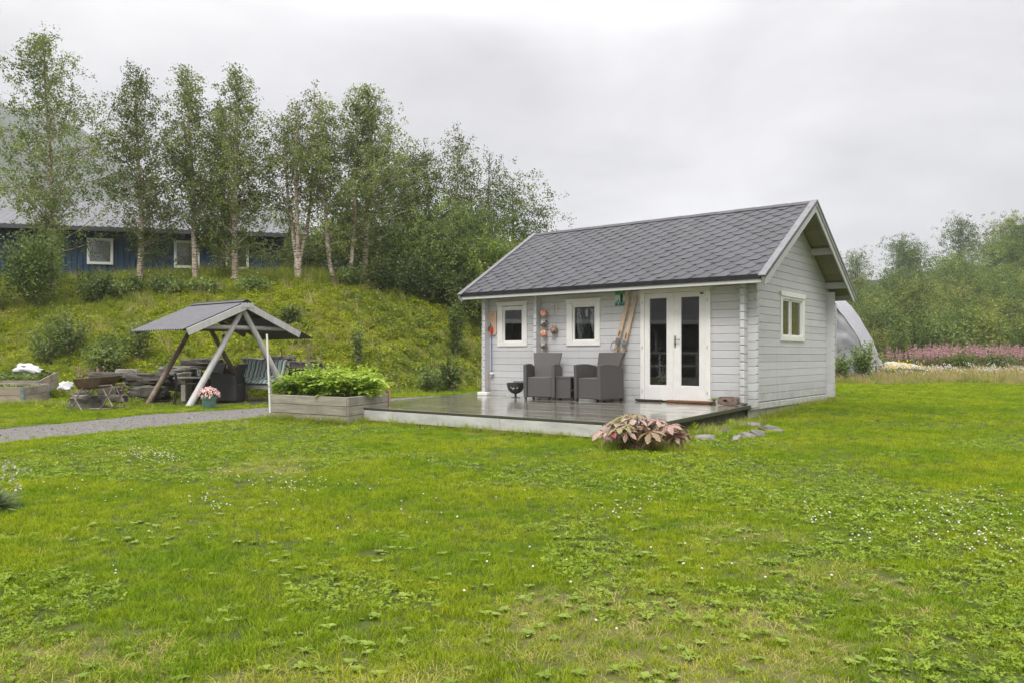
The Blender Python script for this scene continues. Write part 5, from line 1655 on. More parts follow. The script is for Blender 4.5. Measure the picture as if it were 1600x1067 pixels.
# flower pot
pot = empty('flower_pot', tuple(on_ground(*G(326.5, 637).xy)), 0, 'turquoise plant pot at the foot of the shelter pole', 'plant pot')
M_TURQ = plain('turquoise_glaze', (0.15, 0.28, 0.255), 0.35, 0.08, 8)
MB().lathe([(0.0, 0.0), (0.10, 0.0), (0.115, 0.02), (0.14, 0.19), (0.155, 0.19), (0.16, 0.245), (0.145, 0.245), (0.135, 0.20), (0.0, 0.19)], 24).build('body', M_TURQ, pot, smooth=True)
fl = empty('pink_pot_flowers', (pot.location.x, pot.location.y, pot.location.z + 0.19), 0, 'dome of pale pink blossoms growing in the turquoise pot', 'flowers')
LEAF_G2 = leaf_mat('pot_leaf', [(0.04, 0.09, 0.02), (0.08, 0.14, 0.04)], 0.3)
M_PINK = leaf_mat('pink_petal', [(0.62, 0.30, 0.38), (0.75, 0.50, 0.55), (0.80, 0.66, 0.66)], 0.2)
n = 330; q = rs.normal(size=(n, 3)); q /= np.linalg.norm(q, axis=1)[:, None]; q[:, 2] = abs(q[:, 2])
P = q * np.array([0.19, 0.19, 0.17]) * rs.uniform(0.4, 0.93, n)[:, None] + np.array([0, 0, 0.05])
link_mesh('foliage', leaf_mesh('foliage', P, 0.06, LEAF_G2), fl)
n = 85; q = rs.normal(size=(n, 3)); q /= np.linalg.norm(q, axis=1)[:, None]; q[:, 2] = abs(q[:, 2])
cen = q * np.array([0.205, 0.205, 0.185]) + np.array([0, 0, 0.045])
P = np.repeat(cen, 9, 0) + rs.normal(size=(n * 9, 3)) * 0.011
link_mesh('blossom', leaf_mesh('blossom', P, 0.026, M_PINK, 1.0, rnd=np.repeat(rs.uniform(0, 1, n), 9)), fl)

# ------------------------------------------------------------------ stone retaining wall
def rock_mesh(seed, sx, sy, sz_, mat, n=22, m_=15, blocky=0.85, rough=1.0):
    r = np.random.RandomState(seed); o = r.uniform(0, 50, 3); mb = MB(); vs = []; fs = []
    for i in range(m_ + 1):
        ph = math.pi * i / m_
        for k in range(n):
            a = 2 * math.pi * k / n
            d = Vector((math.sin(ph) * math.cos(a), math.sin(ph) * math.sin(a), math.cos(ph)))
            mx = max(abs(d.x), abs(d.y), abs(d.z))
            rr = (1 - blocky) + blocky / mx * 0.8
            rr *= 1 + 0.30 * mnoise.noise(d * 1.6 + Vector(o)) + rough * 0.20 * mnoise.noise(d * 3.7 + Vector(o)) + rough * 0.09 * mnoise.noise(d * 9.0 + Vector(o))
            vs.append((d.x * rr * sx / 2, d.y * rr * sy / 2, d.z * rr * sz_ / 2))
    for i in range(m_):
        for k in range(n):
            a = i * n + k; b = i * n + (k + 1) % n
            fs.append((a, a + n, b + n, b))
    mb.add(vs, fs)
    return mb.mesh('rock', mat, smooth=True)
ROCKS = [
    # px, base y, width px, height px, distance, label
    (137, 641, 60, 24, 15.4, 'rounded grey boulder half under the rusty wheelbarrow'),
    (172, 618, 36, 14, 17.4, 'flat stone beside the foot of the brown shelter pole'),
    (25 + 160, 628, 30, 12, 16.6, 'small low stone between the wheelbarrow frame and the brown pole'),
    (235, 625, 62, 22, 17.9, 'long dark block at the foot of the stone wall behind the brown pole'),
    (233, 602, 74, 20, 18.4, 'long flat-topped dark block in the upper course of the stone wall'),
    (283, 611, 50, 30, 18.9, 'pale squarish boulder in the stone wall behind the metal chair'),
    (276, 585, 62, 13, 19.2, 'thin slab capping the stone wall over the pale boulder'),
    (318, 577, 70, 17, 19.6, 'wide mossy slab on top of the stone wall behind the garden table'),
    (352, 600, 56, 30, 19.9, 'dark boulder of the stone wall behind the garden table'),
    (200, 590, 40, 14, 18.6, 'grey slab on the wall top just left of the brown pole'),
    (165, 597, 56, 16, 18.6, 'flat brownish slab behind the wheelbarrow tub'),
    (440, 572, 50, 17, 20.3, 'dark stone of the wall right of the striped cushions'),
    (475, 588, 60, 24, 20.2, 'dark stone behind the left end of the potato plants'),
    (402, 575, 50, 16, 20.6, 'stone of the wall top behind the bench back'),
    (118, 633, 20, 9, 15.9, 'small dark stone left of the rounded boulder'),
    (130, 620, 24, 10, 17.0, 'small grey stone behind the wheelbarrow legs'),
]
for i, (px, pyb, wpx, hpx, Y, lab) in enumerate(ROCKS):
    sc = Y / FPX; c = AT(px, pyb - hpx / 2, Y)
    o = link_mesh('stone', rock_mesh(i, wpx * sc * 1.05, max(wpx * 0.55, 18) * sc, hpx * sc * 1.15, M_ROCK if i in (0, 5, 6, 9) else M_ROCKD), None, c, (0, 0, rs.uniform(-0.2, 0.2)))
    tag(o, lab, 'stone', 'stones of the retaining wall and around it')
# infill of the wall behind the stones: an earth face
# ------------------------------------------------------------------ wheelbarrow tub on its frame
M_RUST = plain('rusty_steel', (0.13, 0.075, 0.05), 0.6, 0.3, 5, 0.3, col2=(0.035, 0.027, 0.024))
M_TUBE = plain('worn_tube', (0.40, 0.34, 0.30), 0.4, 0.25, 8, 0.1, col2=(0.15, 0.12, 0.10), metal=0.4)
wbp = AT(120, 643, 15.1); Yb = 15.1; s_ = Yb / FPX
wb = empty('wheelbarrow', (wbp.x, Yb, gz(wbp.x, Yb)), 0, 'rusty brown wheelbarrow tub resting on a bent tube frame, left of the shelter', 'wheelbarrow')
def wpt(px, py, dy=0.0): return ((px - 120) * s_, dy, (643 - py) * s_ + 0.0)
rim = [(120, 593), (186, 587)]; n = 14
m = MB(); vs = []
def ringp(u, v_):
    return None
L0, L1 = 0.0, 66 * s_
tubv = []; NS = 16; rings = []
for (zz, shr, thick_) in ((48 * s_, 0.0, 0), (46 * s_, 0.015, 0), (40 * s_, 0.05, 0), (33 * s_, 0.12, 0), (31.5 * s_, 0.2, 0)):
    ring = []
    for k in range(NS):
        a = 2 * math.pi * k / NS
        cx_, sx_ = math.cos(a), math.sin(a)
        ex = abs(cx_) ** 0.6 * (1 if cx_ > 0 else -1); ey = abs(sx_) ** 0.6 * (1 if sx_ > 0 else -1)
        w1 = L1 / 2 - shr * (1.7 if cx_ > 0 else 0.7); w2 = 0.33 - shr * 0.6
        x = L1 / 2 + ex * w1
        ring.append((x, ey * w2, zz + (x / L1) * 6 * s_ * (1 if zz > 35 * s_ else 0.9)))
    rings.append(ring)
outer = [p for r_ in rings for p in r_]
inner = [(p[0] * 0.985 + L1 * 0.0075, p[1] * 0.97, p[2] + 0.006) for r_ in rings for p in r_]
fs = []
for j in range(len(rings) - 1):
    for k in range(NS):
        a = j * NS + k; b = j * NS + (k + 1) % NS
        fs.append((a, b, b + NS, a + NS)); o_ = len(outer); fs.append((o_ + a, o_ + a + NS, o_ + b + NS, o_ + b))
for k in range(NS):
    k2 = (k + 1) % NS; fs.append((k, len(outer) + k, len(outer) + k2, k2))
fs.append(tuple((len(rings) - 1) * NS + k for k in range(NS))); fs.append(tuple(len(outer) + (len(rings) - 1) * NS + k for k in range(NS))[::-1])
m.add(outer + inner, fs); m.build('tub', M_RUST, wb, smooth=True)
for dy in (-0.24, 0.24):
    m = MB(); m.tube([wpt(121, 607, dy), wpt(124, 618, dy), wpt(139, 643, dy), wpt(146, 644, dy)], 0.014, 8); m.tube([wpt(124, 638, dy), wpt(136, 612, dy), wpt(142, 606, dy), wpt(184, 603, dy), wpt(186, 606, dy), wpt(172, 634, dy), wpt(166, 639, dy), wpt(150, 640, dy)], 0.014, 8)
    m.tube([wpt(171, 609, dy), wpt(186, 636, dy), wpt(184, 639, dy), wpt(160, 640, dy)], 0.012, 8)
    m.build('frame_tube', M_TUBE, wb, smooth=True)
m = MB(); m.tube([wpt(139, 642, -0.24), wpt(139, 642, 0.24)], 0.012, 6); m.build('crossbar', M_TUBE, wb)

# ------------------------------------------------------------------ pallet-collar raised beds
M_COLL = wood('pallet_collar_wood', (0.36, 0.30, 0.23), (0.22, 0.18, 0.14), (2, 2, 28), 0.75, 0.35, 0.12, stain=(0.10, 0.085, 0.07))
M_ZINC = plain('zinc_hinge', (0.33, 0.40, 0.42), 0.45, 0.2, 20, 0.3, metal=0.5)
def raised_bed(name_lab, corner, dirx, lx, diry, ly, z0, hts, leafy):
    e = empty('raised_bed', tuple(corner), 0, name_lab, 'raised bed', 'raised beds of pallet collars')
    dirx = Vector(dirx).normalized(); diry = Vector(diry).normalized()
    A_, B_, C_, D_ = Vector((0, 0, 0)), dirx * lx, dirx * lx + diry * ly, diry * ly
    for (p, q) in ((A_, B_), (B_, C_), (C_, D_), (D_, A_)):
        for k in range(2):
            MB().bar(p + Vector((0, 0, hts * (k + 0.5))), q + Vector((0, 0, hts * (k + 0.5))), 0.024, hts - 0.008, ch=0.003).build('collar_board', M_COLL, e)
    for c_ in (A_, B_, C_, D_):
        o_ = (c_ - (A_ + C_) / 2).normalized() * 0.017
        m = MB(); 
        for dd in (dirx, diry):
            sg = -1 if (c_ - (A_ + C_) / 2).dot(dd) > 0 else 1
            m.bar(c_ + dd * sg * 0.0 + o_ + Vector((0, 0, hts)), c_ + dd * sg * 0.07 + o_ + Vector((0, 0, hts)), 0.004, hts * 1.9)
        m.build('corner_hinge', M_ZINC, e)
    m = MB(); m.prism([(c.x, c.y) for c in (A_, B_, C_, D_)], 0.05, hts * 2 - 0.09, lambda x, y, d: (x, y, d)); m.build('soil', M_SOIL, e)
    # what grows in it
    n = 700 if leafy else 260
    uv = rs.uniform(0.06, 0.94, (n, 2))
    P = np.array([list(A_ + dirx * lx * a + diry * ly * b + Vector((0, 0, hts * 2 - 0.10 + rs.uniform(0, 0.16 if leafy else 0.10)))) for a, b in uv])
    return e, P
pA = G(37, 631.5); Y0 = pA.y
eA, PA = raised_bed('near raised bed of pallet collars with zinc corner hinge, at the left edge', (pA.x, pA.y, gz(pA.x, pA.y) + 0.0), (-1, 0.06, 0), 1.2, (0.0, 1.0, 0), 0.92, 0, 0.185, False)
eA.rotation_euler = (R(3), 0, 0)
o = leaf_mesh('foliage', PA, 0.07, LEAF_WILLOW); h_ = link_mesh('sparse_seedlings', o, None, eA.location, eA.rotation_euler); tag(h_, 'sparse grey-green seedlings in the near raised bed', kind='stuff')
pB = AT(56, 597, 18.6)
eB, PB = raised_bed('far raised bed of pallet collars full of salad, behind the near one', ((62 - 800) / FPX * 18.4, 18.4, gz(-11.1, 18.4) + 0.10), (-1, 0.05, 0), 1.3, (-0.27, 0.96, 0), 1.45, 0, 0.185, True)
eB.rotation_euler = (R(7), 0, 0)
o = leaf_mesh('foliage', PB, 0.10, LEAF_LIGHT, 1.2, 0.5); h_ = link_mesh('salad_plants', o, None, eB.location, eB.rotation_euler); tag(h_, 'bright green salad plants filling the far raised bed', kind='stuff')
# white plastic sacks
M_SACK = plain('white_plastic_sack', (0.62, 0.63, 0.65), 0.35, 0.06, 9, 0.4, bscale=14)
def sack(seed, L_, w_, h_, loc, rz, lab):
    me = rock_mesh(seed, L_, w_, h_, M_SACK, 20, 12, 0.2)
    for v_ in me.vertices:
        c = v_.co
        v_.co = c * (1 + 0.55 * mnoise.noise(c * 4.5 + Vector((seed, 0, 0))) + 0.3 * mnoise.noise(c * 14))
        v_.co.z = max(v_.co.z, -h_ * 0.35)
    o = link_mesh('plastic_sack', me, None, loc, (0, 0, rz)); tag(o, lab, 'sack', 'white plastic sacks by the raised beds')
    return o
c = AT(44, 577, 19.4); sack(3, 0.72, 0.4, 0.26, c, 0.1, 'white plastic sack with dark open mouth lying on the far raised bed')
m = MB(); m.ball((0, 0, 0), 1, 14, 8, (0.13, 0.05, 0.025)); m.build('black_tray', M_BLACK, None, tuple(AT(37, 572.5, 19.25)), label='black rim showing in the mouth of the white sack', cat='tray')
c = AT(103, 603, 17.9); sack(8, 0.46, 0.25, 0.26, c, -0.4, 'white plastic sack slumped on the grass right of the raised beds')

# ------------------------------------------------------------------ blue house
HYL, HYR = 30.0, 32.4
pL = AT(-260, 440, 27.2); 
hp0 = Vector(((-1 - 800) / FPX * 30.0, 30.0, 0)); hp1 = Vector(((437 - 800) / FPX * 32.4, 32.4, 0))
hd = (hp1 - hp0).normalized(); hn = Vector((-hd.y, hd.x, 0))
hth = math.atan2(hd.y, hd.x)
Hlen = (hp1 - hp0).length; HL = Hlen + 8.0
blue = empty('blue_house', tuple(hp1), hth, 'long dark blue house with grey corrugated roof and white windows above the bank', 'house')
z_g = 3.2
ze_l = AT(0, 355, 30.0).z; ze_r = AT(437, 368, 32.4).z
z_e = (ze_l + ze_r) / 2
M_BLUEW = wood('blue_cladding', (0.014, 0.050, 0.115), (0.009, 0.035, 0.08), (10, 10, 1), 0.6, 0.1, 0.07)
MB().box((-HL / 2, 4.0, (z_g + z_e) / 2), (HL, 7.9, z_e - z_g)).build('wall', M_BLUEW, blue)
nbd = int(HL / 0.21)
bd = MB()
for i in range(nbd):
    x = -0.1 - i * 0.21
    m = MB(); m.box((x, 0.03, (z_g + z_e) / 2), (0.055, 0.03, z_e - z_g - 0.02))
    if x > -Hlen - 1: m.build('batten', M_BLUEW, blue)
for i in range(18):
    MB().box((0.012, 0.3 + i * 0.42, (z_g + z_e) / 2), (0.03, 0.055, z_e - z_g - 0.02)).build('batten', M_BLUEW, blue)
# roof
hr_z = AT(0, 310, 34.0).z
rise = hr_z - z_e
M_ROOFG = plain('pale_corrugated_roof', (0.145, 0.148, 0.157), 0.55, 0.06, 2, 0.05)
hroof = empty('roof'); hroof.parent = blue
def ry(u): return (-0.55 + u * 4.6, z_e + 0.02 + u * rise)
corrugated(-HL, 0.35, ry, 2, 0.045, 0.26, M_ROOFG, hroof)
corrugated(-HL, 0.35, lambda u: (8.65 - u * 4.6, z_e + 0.02 + u * rise), 2, 0.022, 0.19, M_ROOFG, hroof)
MB().box((-HL / 2 + 0.17, -0.57, z_e - 0.05), (HL + 0.35, 0.03, 0.16)).build('fascia', plain('dark_fascia', (0.06, 0.065, 0.075), 0.5, 0.1), hroof)
MB().box((-HL / 2 + 0.17, -0.3, z_e - 0.11), (HL + 0.30, 0.5, 0.02)).build('soffit', M_DARKGAP, hroof)
m = MB()
for yy in (-0.55,): pass
m.prism([(-0.0, z_e), (7.98, z_e), (4.05, z_e + rise - 0.1)], 0.0, -0.1, lambda y, z, d: (d, y, z)); m.build('gable', M_BLUEW, blue)
M_CURTW = plain('lace_curtain', (0.75, 0.76, 0.76), 0.9, 0.35, 26, 0, col2=(0.16, 0.17, 0.17))
for (pxa, pxb, pya, pyb, lab) in ((136, 177, 372, 413, 'leftmost window of the blue house, plain curtain'), (272, 312, 376, 419, 'middle window of the blue house with patterned curtain'), (352, 389, 383, 421, 'right-hand window of the blue house')):
    def hx(px):
        t = (px - 800) / FPX; s = (t * hp0.y - hp0.x) / (hd.x - t * hd.y); return s - Hlen, hp0.y + s * hd.y
    xa, ya = hx(pxa); xb, yb = hx(pxb); za = CZ + (HOR - pya) * ya / FPX; zb = CZ + (HOR - pyb) * ya / FPX
    w = empty('window'); w.parent = blue; tag(w, lab)
    f = lambda x, z, d: (x, d, z)
    m = MB()
    for pl in (rect(xa, xa + 0.1, zb, za), rect(xb - 0.1, xb, zb, za), rect(xa + 0.1, xb - 0.1, zb, zb + 0.1), rect(xa + 0.1, xb - 0.1, za - 0.1, za)): m.prism(pl, -0.03, 0.02, f)
    m.build('frame', M_WHITE, w)
    MB().prism(rect(xa + 0.1, xb - 0.1, zb + 0.1, za - 0.1), -0.014, -0.008, f).build('pane', GL, w)
    MB().prism(rect(xa + 0.1, xb - 0.1, zb + 0.1, za - 0.1), -0.004, -0.002, f).build('curtain', M_CURTW, w)
# low shed with grey roof right of it
shd = empty('low_shed', tuple(AT(500, 445, 33.0)), R(-3), 'low open shed with pale corrugated roof behind the twin birch', 'shed')
shd.location.z = gz(shd.location.x, 33.0)
zr0 = AT(500, 425, 33).z - shd.location.z; zr1 = AT(500, 398, 36).z - shd.location.z
corrugated(-1.0, 2.2, lambda u: (-0.3 + 3.3 * u, zr0 + (zr1 - zr0) * u), 2, 0.02, 0.16, M_ROOFG, shd)
MB().box((0.6, 2.9, zr0 * 0.4), (3.1, 0.08, zr0 * 1.0)).build('back_wall', M_DARKGAP, shd)
for x in (-0.85, 0.6, 2.05): MB().box((x, 0.0, (zr0 - 0.1) / 2 - 0.1), (0.1, 0.1, zr0)).build('post', M_POLEB, shd)
MB().box((0.6, -0.28, zr0 - 0.09), (3.2, 0.03, 0.10)).build('fascia', M_GREYM, shd)
MB().box((0.2, 0.9, 0.35), (0.9, 0.5, 0.5), ch=0.03).build('stored_crate', plain('grey_crate', (0.2, 0.2, 0.2), 0.6, 0.2), shd)

# ------------------------------------------------------------------ tarpaulin tunnel, roll and sheet on the right
M_TARP = plain('grey_tarpaulin', (0.34, 0.34, 0.365), 0.5, 0.08, 3, 0.3, bscale=5)
M_TARPB = plain('darker_tarpaulin', (0.27, 0.27, 0.29), 0.55, 0.08, 3, 0.3, bscale=5)
Yt = 30.0; tpx0 = AT(1300, 466, Yt)
tz0 = gz(tpx0.x, Yt)
tarp = empty('tarpaulin_shelter', (tpx0.x, Yt, tz0), 0, 'grey tarpaulin tunnel shelter with sagging cover behind the cabin gable', 'tarpaulin shelter')
st_ = Yt / FPX
OUT_ = [(1304, 465.0), (1315, 465.6), (1332, 481), (1348, 504), (1362.6, 529), (1370, 548), (1374, 566), (1376, 592)]
INN_ = [(1292, 467.0), (1300.5, 472), (1313, 488), (1332, 513), (1345, 536), (1354.6, 555), (1360, 572), (1363, 594)]
def arcpt(T, u):
    q = u * (len(T) - 1); i = min(int(q), len(T) - 2); f = q - i
    p0 = T[max(i - 1, 0)]; p1 = T[i]; p2 = T[i + 1]; p3 = T[min(i + 2, len(T) - 1)]
    return tuple(0.5 * ((2 * p1[k]) + (-p0[k] + p2[k]) * f + (2 * p0[k] - 5 * p1[k] + 4 * p2[k] - p3[k]) * f * f + (-p0[k] + 3 * p1[k] - 3 * p2[k] + p3[k]) * f ** 3) for k in (0, 1))
n = 26; vs = []; fs = []
rr_ = np.random.RandomState(4)
for i in range(n + 1):
    u = i / n
    xa, ya = arcpt(INN_, u); xb, yb = arcpt(OUT_, u)
    for j in range(7):
        v_ = j / 6
        px = xa + (xb - xa) * v_; py = ya + (yb - ya) * v_ + 1.2 * math.sin(v_ * math.pi)
        dep = 0.0 + 1.5 * v_
        w_ = 0.05 * mnoise.noise(Vector((u * 11, v_ * 1.5, 0))) + 0.03 * mnoise.noise(Vector((u * 27, v_ * 3, 4)))
        k_ = (Yt + dep) / Yt
        vs.append((((px - 800) * k_ - (1300 - 800)) * st_ + w_, dep + w_, ((HOR - py) * k_ + (CZ - tz0) / st_) * st_))
for i in range(n):
    for j in range(6):
        a = i * 7 + j; fs.append((a, a + 1, a + 8, a + 7))
m = MB(); m.add(vs, fs); m.build('cover', M_TARP, tarp, smooth='all')
# front cloth with drooping folds
vs = []; fs = []; nu, nv = 30, 16
for i in range(nu + 1):
    for j in range(nv + 1):
        u = i / nu; v_ = j / nv
        # right edge follows the arch
        ye = 470 + (592 - 470) * u
        lo, hi = 0.0, 1.0
        for _ in range(18):
            mid = (lo + hi) / 2
            if arcpt(INN_, mid)[1] < ye: lo = mid
            else: hi = mid
        xr = arcpt(INN_, lo)[0]
        px = 1288 + (xr - 1288) * v_
        q_ = u * 3.2 - v_ * v_ * 1.1 + 0.45 * mnoise.noise(Vector((u * 3, v_ * 2, 1)))
        fold = (0.10 * abs(math.sin(q_ * math.pi)) ** 0.6 * (0.5 + mnoise.noise(Vector((u * 5, v_ * 1.5, 8)))) + 0.03 * mnoise.noise(Vector((u * 16, v_ * 5, 2)))) * math.sin(math.pi * max(v_, 0.02)) ** 0.6
        vs.append(((px - 1300) * st_, 0.05 - fold + 0.05 * mnoise.noise(Vector((u * 4, v_ * 3, 5))), (HOR - ye) * st_ + CZ - tz0))
for i in range(nu):
    for j in range(nv):
        a = i * (nv + 1) + j; fs.append((a, a + 1, a + nv + 2, a + nv + 1))
m = MB(); m.add(vs, fs); m.build('end_cloth', M_TARPB, tarp, smooth='all')
for px in (1301.5, 1305.5):
    MB().tube([((px - 1300) * st_, -0.05, 0.0), ((px - 1300) * st_, -0.04, (HOR - 474) * st_ + CZ - tz0)], 0.03, 8).build('pole', M_TARP, tarp, smooth=True)
c = AT(1361, 569, 32.0)
me = rock_mesh(31, 1.0, 0.7, 0.62, M_TARP, 18, 12, 0.15)
for v_ in me.vertices: v_.co.z += 0.03 * math.sin(v_.co.z * 70) ; v_.co.y += 0.02 * math.sin(v_.co.z * 60)
o = link_mesh('rolled_tarpaulin', me, None, c, (0, R(8), 0.3)); tag(o, 'bundled roll of grey tarpaulin at the foot of the tunnel shelter', 'tarpaulin roll')
c = AT(1427, 579, 35.0)
me = rock_mesh(33, 2.4, 1.0, 0.55, plain('pale_sheet', (0.36, 0.35, 0.33), 0.6, 0.15, 5, 0.3), 20, 10, 0.1)
for v_ in me.vertices: v_.co.z *= 1 - 0.5 * max(0, v_.co.x); v_.co.z -= 0.12 * v_.co.x
o = link_mesh('pale_sheet', me, None, c, (0, R(4), -0.12)); tag(o, 'pale sheet lying low in the meadow behind yellow flowers', 'sheet')
M_MAT = plain('concrete_slab', (0.33, 0.32, 0.28), 0.9, 0.2, 4, 0.4)
# ------------------------------------------------------------------ the dark house out of frame on the left that the cabin's panes mirror
M_BROWNW = wood('dark_brown_cladding', (0.075, 0.062, 0.055), (0.04, 0.033, 0.028), (10, 10, 1), 0.6, 0.1, 0.08)
nbh = empty('dark_house', (-21.0, 3.5, 0), R(8), 'dark boarded house with pale eave and railing, mirrored in the panes of the cabin doors', 'house')
MB().box((-3.5, 0, 1.3), (7.0, 19, 2.6)).build('wall', M_BROWNW, nbh)
for k_ in range(2): MB().box((1.0, 0, 0.55 + 0.62 * k_), (0.06, 19, 0.09)).build('railing_rail', M_WHITE, nbh)
for k_ in range(11): MB().box((1.0, -9.4 + k_ * 1.88, 0.6), (0.09, 0.09, 1.2)).build('railing_post', M_WHITE, nbh)
for i in range(60): MB().box((0.02, -9.3 + i * 0.315, 1.3), (0.04, 0.09, 2.5)).build('batten', M_BROWNW, nbh)
m = MB(); m.prism([(-7.6, 2.6), (0.7, 2.6), (0.7, 2.78), (-3.5, 6.6), (-7.6, 2.78)], -10.0, 10.0, lambda x, z, d: (x, d, z)); m.build('roof', M_SHIN, nbh)
MB().box((0.72, 0, 2.69), (0.03, 20, 0.2)).build('fascia', M_WHITE, nbh)
for y in (-5.5, 0.5, 5.0):
    w = empty('window'); w.parent = nbh
    MB().box((0.03, y, 1.75), (0.05, 1.3, 1.2)).build('frame', M_WHITE, w); MB().box((0.06, y, 1.75), (0.02, 1.1, 1.0)).build('pane', M_BLACK, w)
# ------------------------------------------------------------------ flagstones and small plants by the deck
for i, (px, py, wpx, dpx, lab) in enumerate((
        (1122, 674, 34, 9, 'flat dark flagstone nearest the deck corner'),
        (1168, 664, 46, 9, 'long flat grey-brown flagstone under the deck edge'),
        (1184, 681, 24, 11, 'pale lichened flagstone in the lawn, middle of the group'),
        (1207, 673, 26, 12, 'light grey slanting flagstone right of the lichened one'),
        (1151, 689, 14, 8, 'small knobbly stone at the front of the flagstones'),
        (1103, 688, 30, 7, 'flagstone half grown over beside the bronze-leaved plant'),
        (1168, 684, 20, 8, 'brownish flagstone between the knobbly stone and the pale one'))):
    p = G(px, py); s = p.y / FPX
    me = rock_mesh(60 + i, wpx * s, dpx * s * 5.5, 0.09, M_ROCK if i not in (0,) else M_ROCKD, 14, 8, 0.4)
    o = link_mesh('flagstone', me, None, (p.x, p.y, gz(p.x, p.y) + 0.012), (R(4), 0, rs.uniform(-0.5, 0.5)))
    tag(o, lab, 'flagstone', 'flagstones in the lawn by the deck')

def finish_leaves(me, per, r):
    at = me.attributes.new('rnd', 'FLOAT', 'FACE'); n_ = len(me.polygons)
    at.data.foreach_set('value', np.repeat(r.uniform(0, 1, n_ // per + 1), per)[:n_].astype(np.float32))
    me.polygons.foreach_set('use_smooth', [True] * n_)
    return me
# bronze-leaved plant
def bronze_mat():
    k = NT('bronze_leaf')
    a = k.n('ShaderNodeAttribute', attribute_name='rnd').outputs['Fac']; oi = k.n('ShaderNodeObjectInfo').outputs['Random']
    r = k.math('FRACT', k.math('ADD', oi, k.math('MULTIPLY', a, 0.25)))
    c = k.ramp(r, [(0.0, (0.33, 0.20, 0.165)), (0.35, (0.42, 0.29, 0.235)), (0.60, (0.24, 0.13, 0.09)), (0.80, (0.24, 0.21, 0.07)), (1.0, (0.20, 0.24, 0.06))])
    g = k.n('ShaderNodeNewGeometry').outputs['Position']
    c = k.mix(k.ramp(k.noise(g, 22, 4), [(0.4, 0.0), (0.7, 0.55)]), c, (0.25, 0.16, 0.10))
    k.l(c, k.b.inputs['Base Color']); k.b.inputs['Roughness'].default_value = 0.45
    tr = k.n('ShaderNodeBsdfTranslucent'); k.l(c, tr.inputs['Color'])
    ms = k.n('ShaderNodeMixShader'); ms.inputs[0].default_value = 0.22
    k.l(k.b.outputs[0], ms.inputs[1]); k.l(tr.outputs[0], ms.inputs[2]); k.l(ms.outputs[0], k.out.inputs['Surface'])
    return k.mat
M_BRZ = bronze_mat()
M_DEAD = plain('dead_stems', (0.12, 0.075, 0.045), 0.9, 0.3, 12, 0.3)
bp = G(1003, 700)
bz = empty('bronze_leaved_plant', (bp.x, bp.y, gz(bp.x, bp.y)), 0, 'large bronze-pink palmate-leaved clump in front of the deck corner', 'plant')
rb = np.random.RandomState(12)
def palmate(seed, size, nl):
    r = np.random.RandomState(seed); m = MB()
    for i in range(nl):
        a = 2 * math.pi * i / nl + r.uniform(-0.12, 0.12)
        d = Vector((math.cos(a), math.sin(a), r.uniform(0.0, 0.25)))
        s = Vector((-math.sin(a), math.cos(a), 0)); L_ = size * r.uniform(0.85, 1.15); n = 8
        vs = []
        prof = [0.10, 0.22, 0.38, 0.56, 0.74, 0.88, 0.90, 0.62, 0.06]
        for j in range(n + 1):
            u = j / n; w = prof[j] * L_ * 0.50 * (1.16 if j % 2 else 0.82)
            p = d * L_ * u * 1.0 - Vector((0, 0, 1)) * L_ * (0.55 * u * u) + Vector((0, 0, 0.004 * (j % 2)))
            back = 0.05 * L_ * (1 if j % 2 == 0 else -0.3)
            vs += [p - s * w * 0.5 + Vector((0, 0, 0.16 * w)) + d * back, p, p + s * w * 0.5 + Vector((0, 0, 0.16 * w)) + d * back]
        fs = []
        for j in range(n):
            q = j * 3; fs += [(q, q + 1, q + 4, q + 3), (q + 1, q + 2, q + 5, q + 4)]
        m.add(vs, fs)
    return finish_leaves(m.mesh('leaf', M_BRZ, fix=False), 16, r)
palms = [palmate(i, s, n) for i, (s, n) in enumerate(((0.175, 6), (0.15, 5), (0.185, 7), (0.135, 6)))]
sm_ = MB()
LV = []
for i in range(46):
    a = rb.uniform(0, 6.28); q = math.sqrt(rb.uniform(0, 1))
    x, y = 0.50 * q * math.cos(a), 0.36 * q * math.sin(a)
    z = 0.46 - 0.22 * q ** 2 + rb.uniform(-0.07, 0.03) - 0.12 * (rb.uniform() < 0.25)
    LV.append((x, y, z))
for (x, y, z) in LV:
    q = math.hypot(x / 0.5, y / 0.36)
    sm_.tube([(x * 0.25, y * 0.25, 0), (x * 0.6, y * 0.6, z * 0.6), (x, y, z)], [0.007, 0.006, 0.004], 5, cap=False)
    o = link_mesh('leaf', palms[rb.randint(0, 4)], bz, (x, y, z), (-y * 0.9 + rb.normal() * 0.15, x * 1.0 + rb.normal() * 0.15, rb.uniform(0, 6.28)))
    o.rotation_euler = Euler((-y * 1.3 * -1.0 * -1 + rb.normal() * 0.12, x * 1.1 + rb.normal() * 0.12, rb.uniform(0, 6.28)))
for i in range(70):
    a = rb.uniform(0, 6.28); q = rb.uniform(0.05, 0.42)
    x, y = q * math.cos(a) * 1.1, q * math.sin(a) * 0.8
    sm_.tube([(x * 0.8, y * 0.8, 0), (x * 1.1 + rb.normal() * 0.04, y * 1.1 + rb.normal() * 0.04, rb.uniform(0.08, 0.24))], [0.006, 0.002], 4, cap=False)
sm_.build('stems', M_DEAD, bz); bz.scale = (0.90, 0.90, 0.84)
big = rock_mesh(88, 0.75, 0.5, 0.16, M_DEAD, 14, 8, 0.1)
link_mesh('dead_leaf_mound', big, bz, (0, 0, 0.02))
M_REDL = plain('red_leaf', (0.26, 0.045, 0.05), 0.5, 0.1)
m = MB(); big_leaf(m, (0, 0, 0), (0.3, -0.6, -0.5), (0, -1, 0.6), 0.09, 0.08, n=5); m.build('red_leaf', M_REDL, bz, (-0.42, -0.3, 0.26), label='single red leaf at the lower left of the clump')

